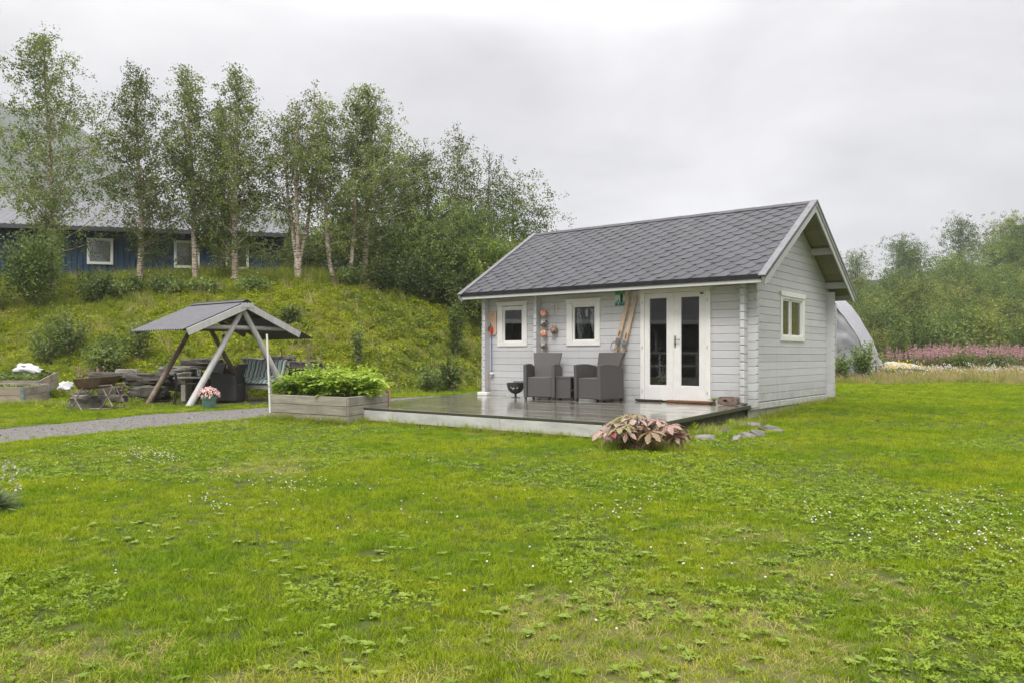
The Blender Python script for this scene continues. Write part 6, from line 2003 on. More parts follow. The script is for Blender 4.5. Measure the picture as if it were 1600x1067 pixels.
def grassy_plant(name, loc, n, L_, mat, lab, cat='plant', wid=0.010, spread=0.8, grp=None):
    r = np.random.RandomState(abs(hash(lab)) % 1000 if False else int(loc[0] * 100) % 997)
    m = MB()
    for i in range(n):
        a = r.uniform(0, 6.28); el = r.uniform(0.2, 1.4)
        d = Vector((math.cos(a) * math.cos(el) * spread, math.sin(a) * math.cos(el) * spread, math.sin(el)))
        big_leaf(m, (r.normal() * 0.02, r.normal() * 0.02, 0.0), d, (0, 0, 1) if abs(d.z) < 0.95 else (1, 0, 0), L_ * r.uniform(0.6, 1.15), wid * r.uniform(0.7, 1.3), n=3)
    me = finish_leaves(m.mesh('foliage', mat, fix=False), 6, r)
    o = link_mesh(name, me, None, loc); tag(o, lab, cat, grp)
    return o
LEAF_LIME = leaf_mat('lime_leaf', [(0.16, 0.28, 0.02), (0.26, 0.38, 0.03), (0.40, 0.48, 0.05)], 0.35)
LEAF_GREY = leaf_mat('greygreen_leaf', [(0.06, 0.085, 0.045), (0.12, 0.155, 0.09), (0.24, 0.27, 0.19)], 0.25)
for px, py, n, L_, wd, mt, lab in ((1078, 678, 90, 0.24, 0.03, LEAF_LIME, 'bright green leafy perennial between the bronze plant and the deck edge'),
                           (1143, 664, 110, 0.16, 0.012, LEAF_LIME, 'yellow-green tufted plant growing among the flagstones'),
                           (1098, 670, 40, 0.16, 0.02, LEAF_WILLOW, 'small darker green perennial under the deck edge')):
    p = G(px, py); grassy_plant('perennial', (p.x, p.y, gz(p.x, p.y)), n, L_, mt, lab, wid=wd)
p = G(-12, 797)
grassy_plant('dark_border_shrub', (p.x - 0.05, p.y, gz(p.x, p.y) - 0.02), 620, 0.27, LEAF_GREY, 'dark narrow-leaved clump with pale flower heads cut by the left edge of the picture', wid=0.014, spread=1.0)
M_PALE = leaf_mat('pale_flower', [(0.35, 0.30, 0.30), (0.55, 0.5, 0.5), (0.7, 0.66, 0.66)], 0.2)
dbs = [o for o in COL.objects if o.name == 'dark_border_shrub'][0]
cen = rs.normal(size=(12, 3)) * np.array([0.14, 0.12, 0.03]) + np.array([0.05, 0, 0.27])
fo = leaf_mesh('pale_flower_heads', np.repeat(cen, 18, 0) + rs.normal(size=(216, 3)) * 0.016, 0.02, M_PALE)
link_mesh('blossom', fo, dbs)

# ------------------------------------------------------------------ shrubs on and above the bank
def shrub_meshes(seed, w, h, d, n, leaf, mat, ns=9):
    r = np.random.RandomState(seed); P = []; C = []; sb = MB()
    for i in range(ns):
        a = r.uniform(0, 6.28); q = r.uniform(0.1, 0.9)
        e = np.array([math.cos(a) * q * w / 2, math.sin(a) * q * d / 2, h * r.uniform(0.5, 1.0) * (1 - 0.35 * q * q)])
        mid = e * np.array([0.45, 0.45, 0.55])
        sb.tube([(0, 0, -0.1), mid, e], [0.022, 0.015, 0.005], 5, cap=False)
        k_ = n // ns
        u = r.uniform(0.15, 1.05, k_) ** 0.7
        pos = (mid * (2 * u * (1 - u))[:, None] + e * (u * u)[:, None])
        nt = max(3, k_ // 18); tw = r.normal(size=(nt, 3)) * np.array([w, d, h * 0.8]) * 0.13
        pos = pos + tw[r.randint(0, nt, k_)] + r.normal(size=(k_, 3)) * 0.05
        pos[:, 2] = np.abs(pos[:, 2])
        P.append(pos); C.append(np.full(k_, r.uniform(0.05, 0.95)))
    return sb.mesh('stems', M_BARK, fix=False), leaf_mesh('foliage', np.concatenate(P), leaf, mat, 1.7, 0.2, np.concatenate(C))
SHR = [
    # px, base py, width px, height px, distance, leaves, material, label
    (55, 462, 130, 92, 25.0, 9000, LEAF_WILLOW, 'large grey-green willow bush filling the left corner in front of the blue house'),
    (-25, 470, 110, 90, 24.6, 7000, LEAF_WILLOW, 'willow bush cut by the left edge, in front of the blue house wall'),
    (150, 462, 80, 40, 25.2, 3500, LEAF_DARK, 'dark green bush under the first blue house window'),
    (205, 462, 55, 32, 25.4, 3000, LEAF_WILLOW, 'loose bush around the foot of the narrow straight birch'),
    (260, 462, 66, 30, 25.2, 3400, LEAF_WILLOW, 'bush against the blue wall between the first and middle windows'),
    (322, 458, 56, 20, 25.2, 2600, LEAF_WILLOW, 'low bush below the middle window of the blue house'),
    (392, 454, 56, 24, 25.4, 2600, LEAF_WILLOW, 'low bush at the feet of the close pair of birches'),
    (600, 464, 80, 60, 27.0, 4500, LEAF_DARK, 'dark bush right of the curved birch on the bank crest'),
    (655, 468, 90, 60, 27.4, 5000, LEAF_DARK, 'dark bush at the foot of the thicket above the bank'),
    (545, 458, 60, 40, 27.0, 2600, LEAF_WILLOW, 'bush around the twin birch foot'),
    (712, 500, 38, 40, 25.5, 1500, LEAF_LIGHT, 'yellow-green seedling bush on the bank by the left cabin eave'),
    (165, 548, 76, 34, 20.9, 2400, LEAF_WILLOW, 'dark round bush on the bank left of the shelter'),
    (110, 500, 70, 26, 22.2, 1300, LEAF_WILLOW, 'grey-green bush half way up the bank'),
    (75, 525, 70, 24, 21.9, 1300, LEAF_WILLOW, 'willow bush low on the bank over the raised beds'),
    (215, 525, 50, 24, 21.5, 1000, LEAF_WILLOW, 'loose bush just left of the shelter roof edge'),
    (452, 492, 46, 16, 23.6, 1000, LEAF_DARK, 'small dark bush on the bank above the right shelter eave'),
    (700, 580, 44, 22, 22.8, 1000, LEAF_WILLOW, 'grey-leaved bush at the bank foot by the left cabin corner'),
    (670, 590, 46, 16, 22.4, 900, LEAF_WILLOW, 'bush at the bank foot behind the deck'),
    (560, 545, 28, 40, 22.6, 420, LEAF_WILLOW, 'young upright sapling on the bank behind the potato plants'),
    (1352, 578, 44, 58, 29.0, 2000, LEAF_WILLOW, 'willow sapling in front of the tarpaulin shelter'),
    (1312, 590, 34, 40, 28.6, 1200, LEAF_WILLOW, 'straggly bush between the cabin and the tarpaulin poles'),
    (1410, 545, 50, 50, 38.0, 2000, LEAF_LIGHT, 'light green bush right of the tarpaulin shelter'),
    (1500, 585, 60, 40, 36.0, 1800, LEAF_LIGHT, 'round green bush among the fireweed'),
    (1560, 588, 50, 30, 35.0, 1400, LEAF_DARK, 'dark low bush in the meadow near the right edge'),
    (1345, 585, 30, 20, 30.6, 700, LEAF_DARK, 'low weeds bush at the foot of the tarpaulin cover'),
]
for i, (px, pyb, wpx, hpx, Y, n, mt, lab) in enumerate(SHR):
    s = Y / FPX; x = (px - 800) * s; zg = gz(x, Y)
    h = (AT(px, pyb - hpx, Y).z - zg)
    h = max(h, hpx * s * 0.8)
    st, fo = shrub_meshes(400 + i, wpx * s, h, wpx * s * 0.8, n, 0.085 if Y < 30 else 0.11, mt)
    e = empty('shrub', (x, Y, zg), 0, lab, 'shrub', 'shrubs')
    link_mesh('stems', st, e); link_mesh('foliage', fo, e)
# front rank of bushes closing the foot of the wood on the right
fr_m = [shrub_meshes(500 + i, 5.2, 3.4, 3.6, 9000, 0.14, mt, 14) for i, mt in enumerate((LEAF_HILL, LEAF_WILLOW, LEAF_HILL2))]
j = 0; x = 14.5
while x < 36:
    Y = 43 + hr.uniform(-1, 1); s_c = hr.uniform(0.75, 1.1)
    e = empty('edge_shrub', (x, Y, gz(x, Y) - 0.1), hr.uniform(0, 6.28), '%s broad bush behind the fireweed, %s rightward from the tarpaulin' % (['dark', 'grey-green', 'olive'][j % 3], ORD[min(j, 11)]), 'shrub', 'bushes along the wood edge')
    e.scale = (s_c, s_c, s_c * hr.uniform(0.85, 1.1))
    link_mesh('stems', fr_m[j % 3][0], e); link_mesh('foliage', fr_m[j % 3][1], e)
    x += hr.uniform(1.9, 2.7); j += 1

# garden fireweed left of the shelter, stakes
M_FWP = leaf_mat('fireweed_pink', [(0.36, 0.16, 0.22), (0.50, 0.26, 0.33), (0.58, 0.40, 0.42)], 0.25)
def fireweed(seed, h, w, ns, pinkfrac=1.0, ps=0.030, leafs=0.09, pm=None):
    r = np.random.RandomState(seed); P = []; F = []; sb = MB()
    for i in range(ns):
        x, y = r.normal(size=2) * w; hh = h * r.uniform(0.75, 1.05)
        tx, ty = x * 1.2 + r.normal() * 0.04, y * 1.2
        sb.tube([(x, y, 0), (tx, ty, hh)], [0.006, 0.003], 4, cap=False)
        u = r.uniform(0.05, 0.75, 34)
        P.append(np.stack([x + (tx - x) * u + r.normal(size=34) * 0.05, y + (ty - y) * u + r.normal(size=34) * 0.05, u * hh], 1))
        if i == 0 or r.uniform() < pinkfrac:
            u = r.uniform(0.70, 1.0, 30)
            k_ = (1.02 - u) / 0.3 * 0.045 + 0.006
            F.append(np.stack([x + (tx - x) * u + r.normal(size=30) * k_, y + (ty - y) * u + r.normal(size=30) * k_, u * hh], 1))
    return sb.mesh('stems', M_BARK, fix=False), leaf_mesh('foliage', np.concatenate(P), leafs, LEAF_WILLOW, 3.5), leaf_mesh('blossom', np.concatenate(F), ps, pm or M_FWP, 1.1)
for px, pyb, hpx, Y, lab in ((150, 590, 42, 19.0, 'tall fireweed clump with dusty pink spikes behind the wheelbarrow'), (148, 548, 18, 20.6, 'single fireweed spike higher on the bank'), (207, 590, 25, 18.9, 'leafy fireweed without flowers on the wall top beside the brown pole'), (501, 578, 62, 20.4, 'tall thin fireweed with faded pink top behind the potato plants'), (537, 590, 30, 20.6, 'short faded fireweed behind the potato plants')):
    s = Y / FPX; x = (px - 800) * s; zg = max(gz(x, Y), AT(px, pyb, Y).z - 0.1)
    a, b_, c_ = fireweed(int(px), hpx * s * 1.2, 0.10 if px != 150 else 0.2, 6 if px != 150 else 14, 0.6 if px == 150 else 0.4)
    e = empty('fireweed', (x, Y, gz(x, Y)), 0, lab, 'plant', 'fireweed clumps')
    link_mesh('stems', a, e); link_mesh('foliage', b_, e); link_mesh('blossom', c_, e)
for px, pyb, pyt, lab in ((481.5, 592, 537, 'thick brown stake behind the planter, tallest of the stakes'), (443, 588, 545, 'thin dark stake leaning left behind the bench'), (470, 590, 556, 'short thin stake between the two taller ones')):
    a = AT(px, pyb, 19.6); b = AT(px + (-3 if px == 443 else 0), pyt, 19.6)
    z0 = gz(a.x, 19.6)
    MB().tube([(0, 0, -0.05), (b.x - a.x, 0, b.z - z0)], 0.03 if px > 480 else 0.015, 7).build('wooden_stake', M_POLEB, None, (a.x, 19.6, z0), label=lab, cat='stake', group='stakes at the bank foot')

# ------------------------------------------------------------------ scattered ground cover
def scatter(name, srcs, P, rot, scl, idx, lab=None):
    c = bpy.data.collections.new(name + '_sources')
    for i, me in enumerate(srcs):
        c.objects.link(bpy.data.objects.new('%s_source_%02d' % (name, i), me))
    me = bpy.data.meshes.new(name)
    n = len(P); me.vertices.add(n); me.vertices.foreach_set('co', np.asarray(P, np.float32).ravel())
    a = me.attributes.new('prot', 'FLOAT_VECTOR', 'POINT'); a.data.foreach_set('vector', np.asarray(rot, np.float32).ravel())
    a = me.attributes.new('pscl', 'FLOAT', 'POINT'); a.data.foreach_set('value', np.asarray(scl, np.float32))
    a = me.attributes.new('pidx', 'INT', 'POINT'); a.data.foreach_set('value', np.asarray(idx, np.int32))
    o = link_mesh(name, me); tag(o, lab, kind='stuff')
    ng = bpy.data.node_groups.new(name, 'GeometryNodeTree')
    ng.interface.new_socket('Geometry', in_out='INPUT', socket_type='NodeSocketGeometry')
    ng.interface.new_socket('Geometry', in_out='OUTPUT', socket_type='NodeSocketGeometry')
    gi = ng.nodes.new('NodeGroupInput'); go_ = ng.nodes.new('NodeGroupOutput')
    ip = ng.nodes.new('GeometryNodeInstanceOnPoints'); ci = ng.nodes.new('GeometryNodeCollectionInfo')
    ci.inputs['Collection'].default_value = c; ci.inputs['Separate Children'].default_value = True; ci.inputs['Reset Children'].default_value = True
    ip.inputs['Pick Instance'].default_value = True
    def na(nm, t):
        x = ng.nodes.new('GeometryNodeInputNamedAttribute'); x.data_type = t; x.inputs[0].default_value = nm
        return [s for s in x.outputs if s.enabled and s.name == 'Attribute'][0]
    er = ng.nodes.new('FunctionNodeEulerToRotation')
    l = ng.links
    l.new(gi.outputs[0], ip.inputs['Points']); l.new(ci.outputs[0], ip.inputs['Instance'])
    l.new(na('pidx', 'INT'), ip.inputs['Instance Index']); l.new(na('prot', 'FLOAT_VECTOR'), er.inputs[0]); l.new(er.outputs[0], ip.inputs['Rotation'])
    l.new(na('pscl', 'FLOAT'), ip.inputs['Scale']); l.new(ip.outputs[0], go_.inputs[0])
    mod = o.modifiers.new('scatter', 'NODES'); mod.node_group = ng
    return o

def tuft_mesh(seed, n, rad, h0, h1, w, mat, bend=0.5):
    r = np.random.RandomState(seed); vs = []; fs = []
    for i in range(n):
        a, q = r.uniform(0, 6.28), rad * math.sqrt(r.uniform()); x, y = q * math.cos(a), q * math.sin(a)
        h = r.uniform(h0, h1); b = r.uniform(0, 6.28); bx, by = math.cos(b), math.sin(b); L_ = h * bend * r.uniform(0.3, 1.6)
        sx, sy = -by * w * 0.5, bx * w * 0.5
        k = len(vs)
        vs += [(x - sx, y - sy, 0), (x + sx, y + sy, 0), (x + bx * L_ * 0.35 + sx * 0.8, y + by * L_ * 0.35 + sy * 0.8, h * 0.6), (x + bx * L_ * 0.35 - sx * 0.8, y + by * L_ * 0.35 - sy * 0.8, h * 0.6), (x + bx * L_, y + by * L_, h)]
        fs += [(k, k + 1, k + 2, k + 3), (k + 3, k + 2, k + 4)]
    me = bpy.data.meshes.new('tuft'); me.from_pydata(vs, [], fs); me.materials.append(mat)
    at = me.attributes.new('rnd', 'FLOAT', 'FACE'); at.data.foreach_set('value', np.repeat(r.uniform(0, 1, n), 2).astype(np.float32))
    return me
def disc_leaf_mesh(seed, n, rad, size, mat, zr=(0.015, 0.04), tri=True, tilt=0.35):
    """clover-like: three round leaflets on each stalk, or single broad leaves"""
    r = np.random.RandomState(seed); m = MB()
    for i in range(n):
        a, q = r.uniform(0, 6.28), rad * math.sqrt(r.uniform()); x, y, z = q * math.cos(a), q * math.sin(a), r.uniform(*zr)
        nrm = Vector((r.normal() * tilt, r.normal() * tilt, 1)).normalized(); X = nrm.orthogonal().normalized(); Y_ = nrm.cross(X)
        rot0 = r.uniform(0, 6.28)
        for t in range(3 if tri else 1):
            a2 = rot0 + t * 2.094
            cdir = X * math.cos(a2) + Y_ * math.sin(a2); sdir = nrm.cross(cdir)
            c = Vector((x, y, z)); s = size * r.uniform(0.8, 1.2)
            pts = [c + cdir * s * u + sdir * s * v for u, v in ((0.0, 0), (0.45, -0.42), (0.95, -0.34), (1.05, 0.0), (0.95, 0.34), (0.45, 0.42))]
            m.add(pts, [(0, 1, 2, 3), (0, 3, 4, 5)])
    me = m.mesh('leaves', mat, fix=False)
    at = me.attributes.new('rnd', 'FLOAT', 'FACE'); nf = len(me.polygons); pr = 6 if tri else 2
    at.data.foreach_set('value', np.repeat(r.uniform(0, 1, nf // pr + 1), pr)[:nf].astype(np.float32))
    return me
def rosette_mesh(seed, n, L_, w, mat):
    r = np.random.RandomState(seed); m = MB()
    for i in range(n):
        a = 6.28 * i / n + r.uniform(-0.3, 0.3)
        big_leaf(m, (0, 0, 0.01), (math.cos(a), math.sin(a), r.uniform(0.35, 0.8)), (0, 0, 1), L_ * r.uniform(0.6, 1.1), w * r.uniform(0.8, 1.2), n=3)
    return finish_leaves(m.mesh('rosette', mat, fix=False), 6, r)
def flower_mesh(seed, h, s, mat, n=1, rad=0.0, stem=True):
    r = np.random.RandomState(seed); m = MB()
    for i in range(n):
        x, y = r.normal(size=2) * rad; hh = h * r.uniform(0.8, 1.2)
        m.ball((x, y, hh), s * r.uniform(0.8, 1.2), 7, 5, (1, 1, 0.75), mi=0)
        if stem: m.tube([(x, y, 0), (x, y, hh)], 0.0015, 3, mi=1, cap=False)
    return m.mesh('flower', [mat, GRASS_A], fix=False)
PC = (0.62, 0.74, 0.62)
GRASS_A = leaf_mat('lawn_blade', [(0.105, 0.155, 0.006), (0.245, 0.305, 0.010), (0.37, 0.415, 0.024)], 0.34, rough=0.7, attr=False, gloss=0.12, pos_scale=0.9, pos_cols=(0.62, 0.80, 0.7), pos_ramp=(0.42, 0.60))
GRASS_D = leaf_mat('dry_blade', [(0.20, 0.24, 0.02), (0.34, 0.34, 0.06), (0.48, 0.42, 0.13)], 0.3, attr=False, gloss=0.2)
CLOVER = leaf_mat('clover_leaf', [(0.10, 0.165, 0.010), (0.19, 0.27, 0.018), (0.28, 0.37, 0.04)], 0.3, attr=False, gloss=0.2)
WEED = leaf_mat('weed_leaf', [(0.14, 0.21, 0.02), (0.20, 0.28, 0.03), (0.29, 0.36, 0.06)], 0.3, attr=False, gloss=0.4)
M_FW = plain('white_clover_head', (0.72, 0.68, 0.60), 0.8, 0.15, 200)
M_FY = plain('yellow_blossom', (0.75, 0.58, 0.03), 0.7, 0.1, 200)

def cab_ab(x, y):
    dx, dy = x - OC.x, y - OC.y
    return dx * U.x + dy * U.y, dx * V.x + dy * V.y
def blocked(x, y, pad=0.0):
    a, b = cab_ab(x, y)
    dk = (b > -4.27 - pad) & (b < 1.05) & (a > np.interp(b, [-4.25, 1.1], [-5.22, -6.60]) - pad) & (a < np.interp(b, [-4.25, 0.1, 0.2], [0.48, 0.02, 0.02]) + pad)
    cb = (a > -CL - 0.03) & (a < 0.03 + pad) & (b > -0.1) & (b < CW + 0.02)
    # planter
    px_, py_ = x - PF.x, y - PF.y
    det = du.x * dv.y - du.y * dv.x
    s1 = (px_ * dv.y - py_ * dv.x) / det / Lp_; s2 = (du.x * py_ - du.y * px_) / det / Lq
    pl_ = (s1 > -0.01) & (s1 < 1.01) & (s2 > -0.01) & (s2 < 1.01)
    return dk | cb | pl_
def sample(n, ya, yb, pad_l=0.0, pad_r=0.0, f0=-0.70, f1=0.70, seed=0):
    r = np.random.RandomState(seed)
    y = np.sqrt(r.uniform((ya + 3.2) ** 2, (yb + 3.2) ** 2, n)) - 3.2; x = r.uniform(f0, f1, n) * (y + 3.2)
    return x, y, r
GX, GY, GS, GI = [], [], [], []
for k, (ya, yb, dens, sc) in enumerate(((1.2, 4.2, 800, 0.88), (4.2, 7, 520, 0.95), (7, 11, 340, 1.02), (11, 18, 190, 1.2), (18, 30, 90, 1.5))):
    area = 0.70 * ((yb + 3.2) ** 2 - (ya + 3.2) ** 2)
    x, y, r = sample(int(area * dens), ya, yb, seed=600 + k)
    bank = (y > foot_y(x) + 0.3)
    pm = path_mask(x, y); so = soil_mask(x, y)
    keep = ~blocked(x, y) & ~bank & (r.uniform(size=len(x)) > np.clip(pm * 1.15, 0, 0.995)) & (r.uniform(size=len(x)) > np.clip(so * 1.3, 0, 0.97))
    keep &= ~((y > 28.0) & (x > 6))
    x, y = x[keep], y[keep]
    dry = dry_mask(x, y)
    thick = fbm(x, y, 1.1, 31)
    u = r.uniform(size=len(x))
    idx = np.where(u < dry * 0.55, 3 + r.randint(0, 2, len(x)), r.randint(0, 3, len(x)))
    clov = (fbm(x, y, 0.8, 33) > 0.46) & (r.uniform(size=len(x)) < 0.55) & (idx < 3) & (y < 12)
    idx = np.where(clov, 5 + r.randint(0, 2, len(x)), idx)
    GX.append(x); GY.append(y); GI.append(idx)
    s_ = sc * r.uniform(0.7, 1.15, len(x)) * (0.65 + 0.7 * thick) * np.where(idx == 3, 0.8, 1.0)
    GS.append(np.where(clov, s_ / sc * (0.9 + 0.25 * (sc - 1)), s_))
x = np.concatenate(GX); y = np.concatenate(GY); sc = np.concatenate(GS); ix = np.concatenate(GI)
r = np.random.RandomState(77); n = len(x)
rot = np.stack([r.normal(size=n) * 0.12, r.normal(size=n) * 0.12, r.uniform(0, 6.28, n)], 1)
lawn_src = [tuft_mesh(1, 38, 0.048, 0.016, 0.036, 0.0028, GRASS_A, 0.9), tuft_mesh(2, 36, 0.05, 0.014, 0.032, 0.0028, GRASS_A, 1.3), tuft_mesh(3, 34, 0.045, 0.02, 0.044, 0.0026, GRASS_A, 0.7),
            tuft_mesh(4, 26, 0.05, 0.008, 0.030, 0.003, GRASS_D, 2.0), tuft_mesh(5, 24, 0.05, 0.012, 0.034, 0.003, GRASS_D, 1.5),
            disc_leaf_mesh(6, 9, 0.045, 0.0095, CLOVER), disc_leaf_mesh(7, 7, 0.045, 0.012, CLOVER, (0.012, 0.032))]
scatter('lawn_grass', lawn_src, np.stack([x, y, ground_z(x, y) - 0.003], 1), rot, sc, ix, 'mown lawn of short grass and clover, yellowed in patches')
# broad-leaved weeds in the lawn
x, y, r = sample(6500, 1.5, 8.5, seed=700)
f = fbm(x, y, 0.7, 41) + 0.25 * np.clip((5.2 - y) / 3, -1, 1)
keep = (f > 0.56) & ~blocked(x, y, 0.1) & (path_mask(x, y) < 0.1) & (r.uniform(size=len(x)) < 0.62)
x, y = x[keep], y[keep]; n = len(x)
scatter('lawn_weeds', [rosette_mesh(1, 7, 0.065, 0.030, WEED), rosette_mesh(2, 6, 0.05, 0.028, WEED), rosette_mesh(3, 9, 0.06, 0.014, WEED)], np.stack([x, y, ground_z(x, y)], 1),
        np.stack([np.zeros(n), np.zeros(n), r.uniform(0, 6.28, n)], 1), r.uniform(0.35, 0.85, n), r.randint(0, 3, n), 'broad-leaved weeds scattered through the near lawn')
# clover flowers
fx, fy = [], []
for px, py, sx, sy, cnt in ((205, 710, 22, 7, 60), (250, 716, 22, 5, 60), (420, 750, 55, 16, 46), (310, 781, 14, 5, 18), (340, 793, 10, 4, 8), (470, 762, 20, 9, 16), (1000, 765, 60, 12, 18), (975, 800, 30, 9, 22), (1285, 812, 12, 5, 14), (1345, 845, 14, 7, 12), (1420, 800, 60, 18, 40), (1500, 805, 60, 18, 46), (1570, 830, 45, 22, 44), (1500, 850, 60, 12, 26), (1300, 803, 80, 8, 18), (600, 790, 200, 50, 34), (1000, 880, 240, 60, 22), (110, 745, 70, 25, 16), (300, 740, 150, 30, 40), (180, 895, 8, 8, 3), (1150, 760, 150, 40, 20)):
    for _ in range(cnt):
        g = G(px + rs.normal() * sx, max(py + rs.normal() * sy, 650)); fx.append(g.x); fy.append(g.y)
x, y = np.array(fx), np.array(fy); keep = ~blocked(x, y) & (path_mask(x, y) < 0.2); x, y = x[keep], y[keep]; n = len(x)
scatter('clover_flowers', [flower_mesh(1, 0.05, 0.0095, M_FW), flower_mesh(2, 0.04, 0.008, M_FW)], np.stack([x, y, ground_z(x, y)], 1), np.stack([rs.normal(size=n) * 0.15, rs.normal(size=n) * 0.15, rs.uniform(0, 6.28, n)], 1), rs.uniform(0.45, 0.85, n), rs.randint(0, 2, n), 'white clover heads scattered over the lawn')

# longer grass along edges that the mower does not reach
LONG = leaf_mat('long_grass', [(0.13, 0.18, 0.015), (0.22, 0.28, 0.03), (0.38, 0.38, 0.09)], 0.35, attr=False, gloss=0.25)
LONGD = leaf_mat('straw_grass', [(0.26, 0.22, 0.10), (0.38, 0.31, 0.16), (0.48, 0.40, 0.24)], 0.3, attr=False, gloss=0.2)
ex, ey = [], []
def along(p, q, n, wdt):
    for _ in range(n):
        u = rs.uniform(); c = p.lerp(q, u)
        ex.append(c.x + rs.normal() * wdt); ey.append(c.y + rs.normal() * wdt)
along(W(-5.2, -4.34), W(0.45, -4.34), 300, 0.05); along(W(0.62, -4.1), W(0.25, -0.2), 130, 0.10); along(W(0.12, 0), W(0.10, 4.5), 190, 0.07)
along(PF - Vector((0, 0.08, 0)), PN - Vector((0, 0.06, 0)), 120, 0.04); along(PN + Vector((0.05, 0, 0)), PRt + Vector((0.08, 0, 0)), 80, 0.05)
along(G(60, 632), G(200, 640), 130, 0.25); along(G(0, 634), G(60, 632), 90, 0.08); along(G(930, 700), G(1080, 705), 90, 0.08)
along(Vector((-3.6, 21.2, 0)), Vector((-1.0, 24.0, 0)), 200, 0.35)
x, y = np.array(ex), np.array(ey); keep = ~blocked(x, y); x, y = x[keep], y[keep]; n = len(x)
scatter('edge_grass', [tuft_mesh(11, 22, 0.05, 0.06, 0.15, 0.0045, LONG, 0.8), tuft_mesh(12, 18, 0.05, 0.05, 0.17, 0.0045, LONG, 1.0), tuft_mesh(13, 12, 0.05, 0.05, 0.16, 0.004, LONGD, 1.0)],
        np.stack([x, y, ground_z(x, y) - 0.005], 1), np.stack([rs.normal(size=n) * 0.1, rs.normal(size=n) * 0.1, rs.uniform(0, 6.28, n)], 1), rs.uniform(0.5, 1.15, n), rs.choice([0, 1, 2], n, p=[0.45, 0.4, 0.15]), 'longer grass left standing along the deck, walls and planter')

# the bank: leafy ground cover
BANKL = leaf_mat('bank_leaf', [(0.16, 0.205, 0.014), (0.31, 0.35, 0.024), (0.42, 0.44, 0.045)], 0.35, attr=False, gloss=0.15, pos_scale=0.55, pos_cols=(0.55, 0.66, 0.72), pos_ramp=(0.50, 0.72))
BANKG = leaf_mat('bank_herb', [(0.10, 0.14, 0.022), (0.18, 0.23, 0.035), (0.27, 0.31, 0.06)], 0.35, attr=False, gloss=0.25)
def herb_mesh(seed, n, rad, h, size, mat):
    r = np.random.RandomState(seed)
    q = r.normal(size=(n, 3)); q /= np.linalg.norm(q, axis=1)[:, None]; q[:, 2] = abs(q[:, 2])
    P = q * np.array([rad, rad, h]) * (r.uniform(0.35, 1, n) ** 0.5)[:, None]
    return leaf_mesh('herb', P, size, mat, 1.5, 1.2)
bank_src = [herb_mesh(1, 110, 0.20, 0.20, 0.055, BANKL), herb_mesh(2, 90, 0.16, 0.26, 0.05, BANKL), herb_mesh(3, 120, 0.24, 0.16, 0.06, BANKL),
            herb_mesh(4, 60, 0.20, 0.30, 0.07, BANKG), tuft_mesh(21, 34, 0.14, 0.2, 0.5, 0.009, LONG, 0.6), tuft_mesh(22, 26, 0.14, 0.25, 0.6, 0.008, LONGD, 0.5), herb_mesh(8, 40, 0.15, 0.35, 0.09, BANKG)]
r = np.random.RandomState(801)
n = 14500
x = r.uniform(-23, 6, n); y = foot_y(x) + r.uniform(-0.3, 11.5, n)
keep = (np.abs(x / y) < 0.92) & (~blocked(x, y, 0.1)) & (soil_mask(x, y) < 0.25)
x, y = x[keep], y[keep]; n = len(x)
t = (y - foot_y(x)) / 7.6
ty = fbm(x, y, 0.35, 51); lft = np.clip((-8.5 - x) / 4, 0, 1)
u = r.uniform(size=n)
idx = r.randint(0, 3, n)
idx = np.where((ty > 0.56) & (u < 0.6), 3, idx)
idx = np.where((u < 0.17 + 0.35 * lft), 4, idx)
idx = np.where((t > 0.86) & (u < 0.75), np.where(r.uniform(size=n) < 0.75, 4, 6), idx)
idx = np.where((u > 0.955), 5, idx)
s = r.uniform(0.65, 1.25, n) * np.where(t > 0.86, 1.35, 1.0)
s = np.where((idx == 4) & (t < 0.8), s * 0.75, s)
scatter('bank_ground_cover', bank_src, np.stack([x, y, ground_z(x, y) - 0.03], 1), np.stack([-0.25 * (t < 1) + r.normal(size=n) * 0.12, r.normal(size=n) * 0.12, r.uniform(0, 6.28, n)], 1), s, idx, 'dense yellow-green herbs and grass covering the bank')

# weeds growing in and over the retaining wall
wx, wy = [], []
for o in COL.objects:
    if o.name.startswith('stone'):
        for _ in range(7):
            wx.append(o.location.x + rs.uniform(-0.6, 0.6)); wy.append(o.location.y + rs.choice([-1, 1], p=[0.3, 0.7]) * rs.uniform(0.15, 0.5))
x, y = np.array(wx), np.array(wy); n = len(x)
scatter('wall_weeds', [herb_mesh(61, 60, 0.14, 0.14, 0.045, BANKL), herb_mesh(62, 60, 0.12, 0.2, 0.05, BANKG), tuft_mesh(63, 26, 0.1, 0.1, 0.26, 0.007, LONG, 0.8)], np.stack([x, y, ground_z(x, y) - 0.02], 1), np.stack([rs.normal(size=n) * 0.15, rs.normal(size=n) * 0.15, rs.uniform(0, 6.28, n)], 1), rs.uniform(0.5, 1.1, n), rs.randint(0, 3, n), 'weeds and grass tufts growing between the stones of the wall')
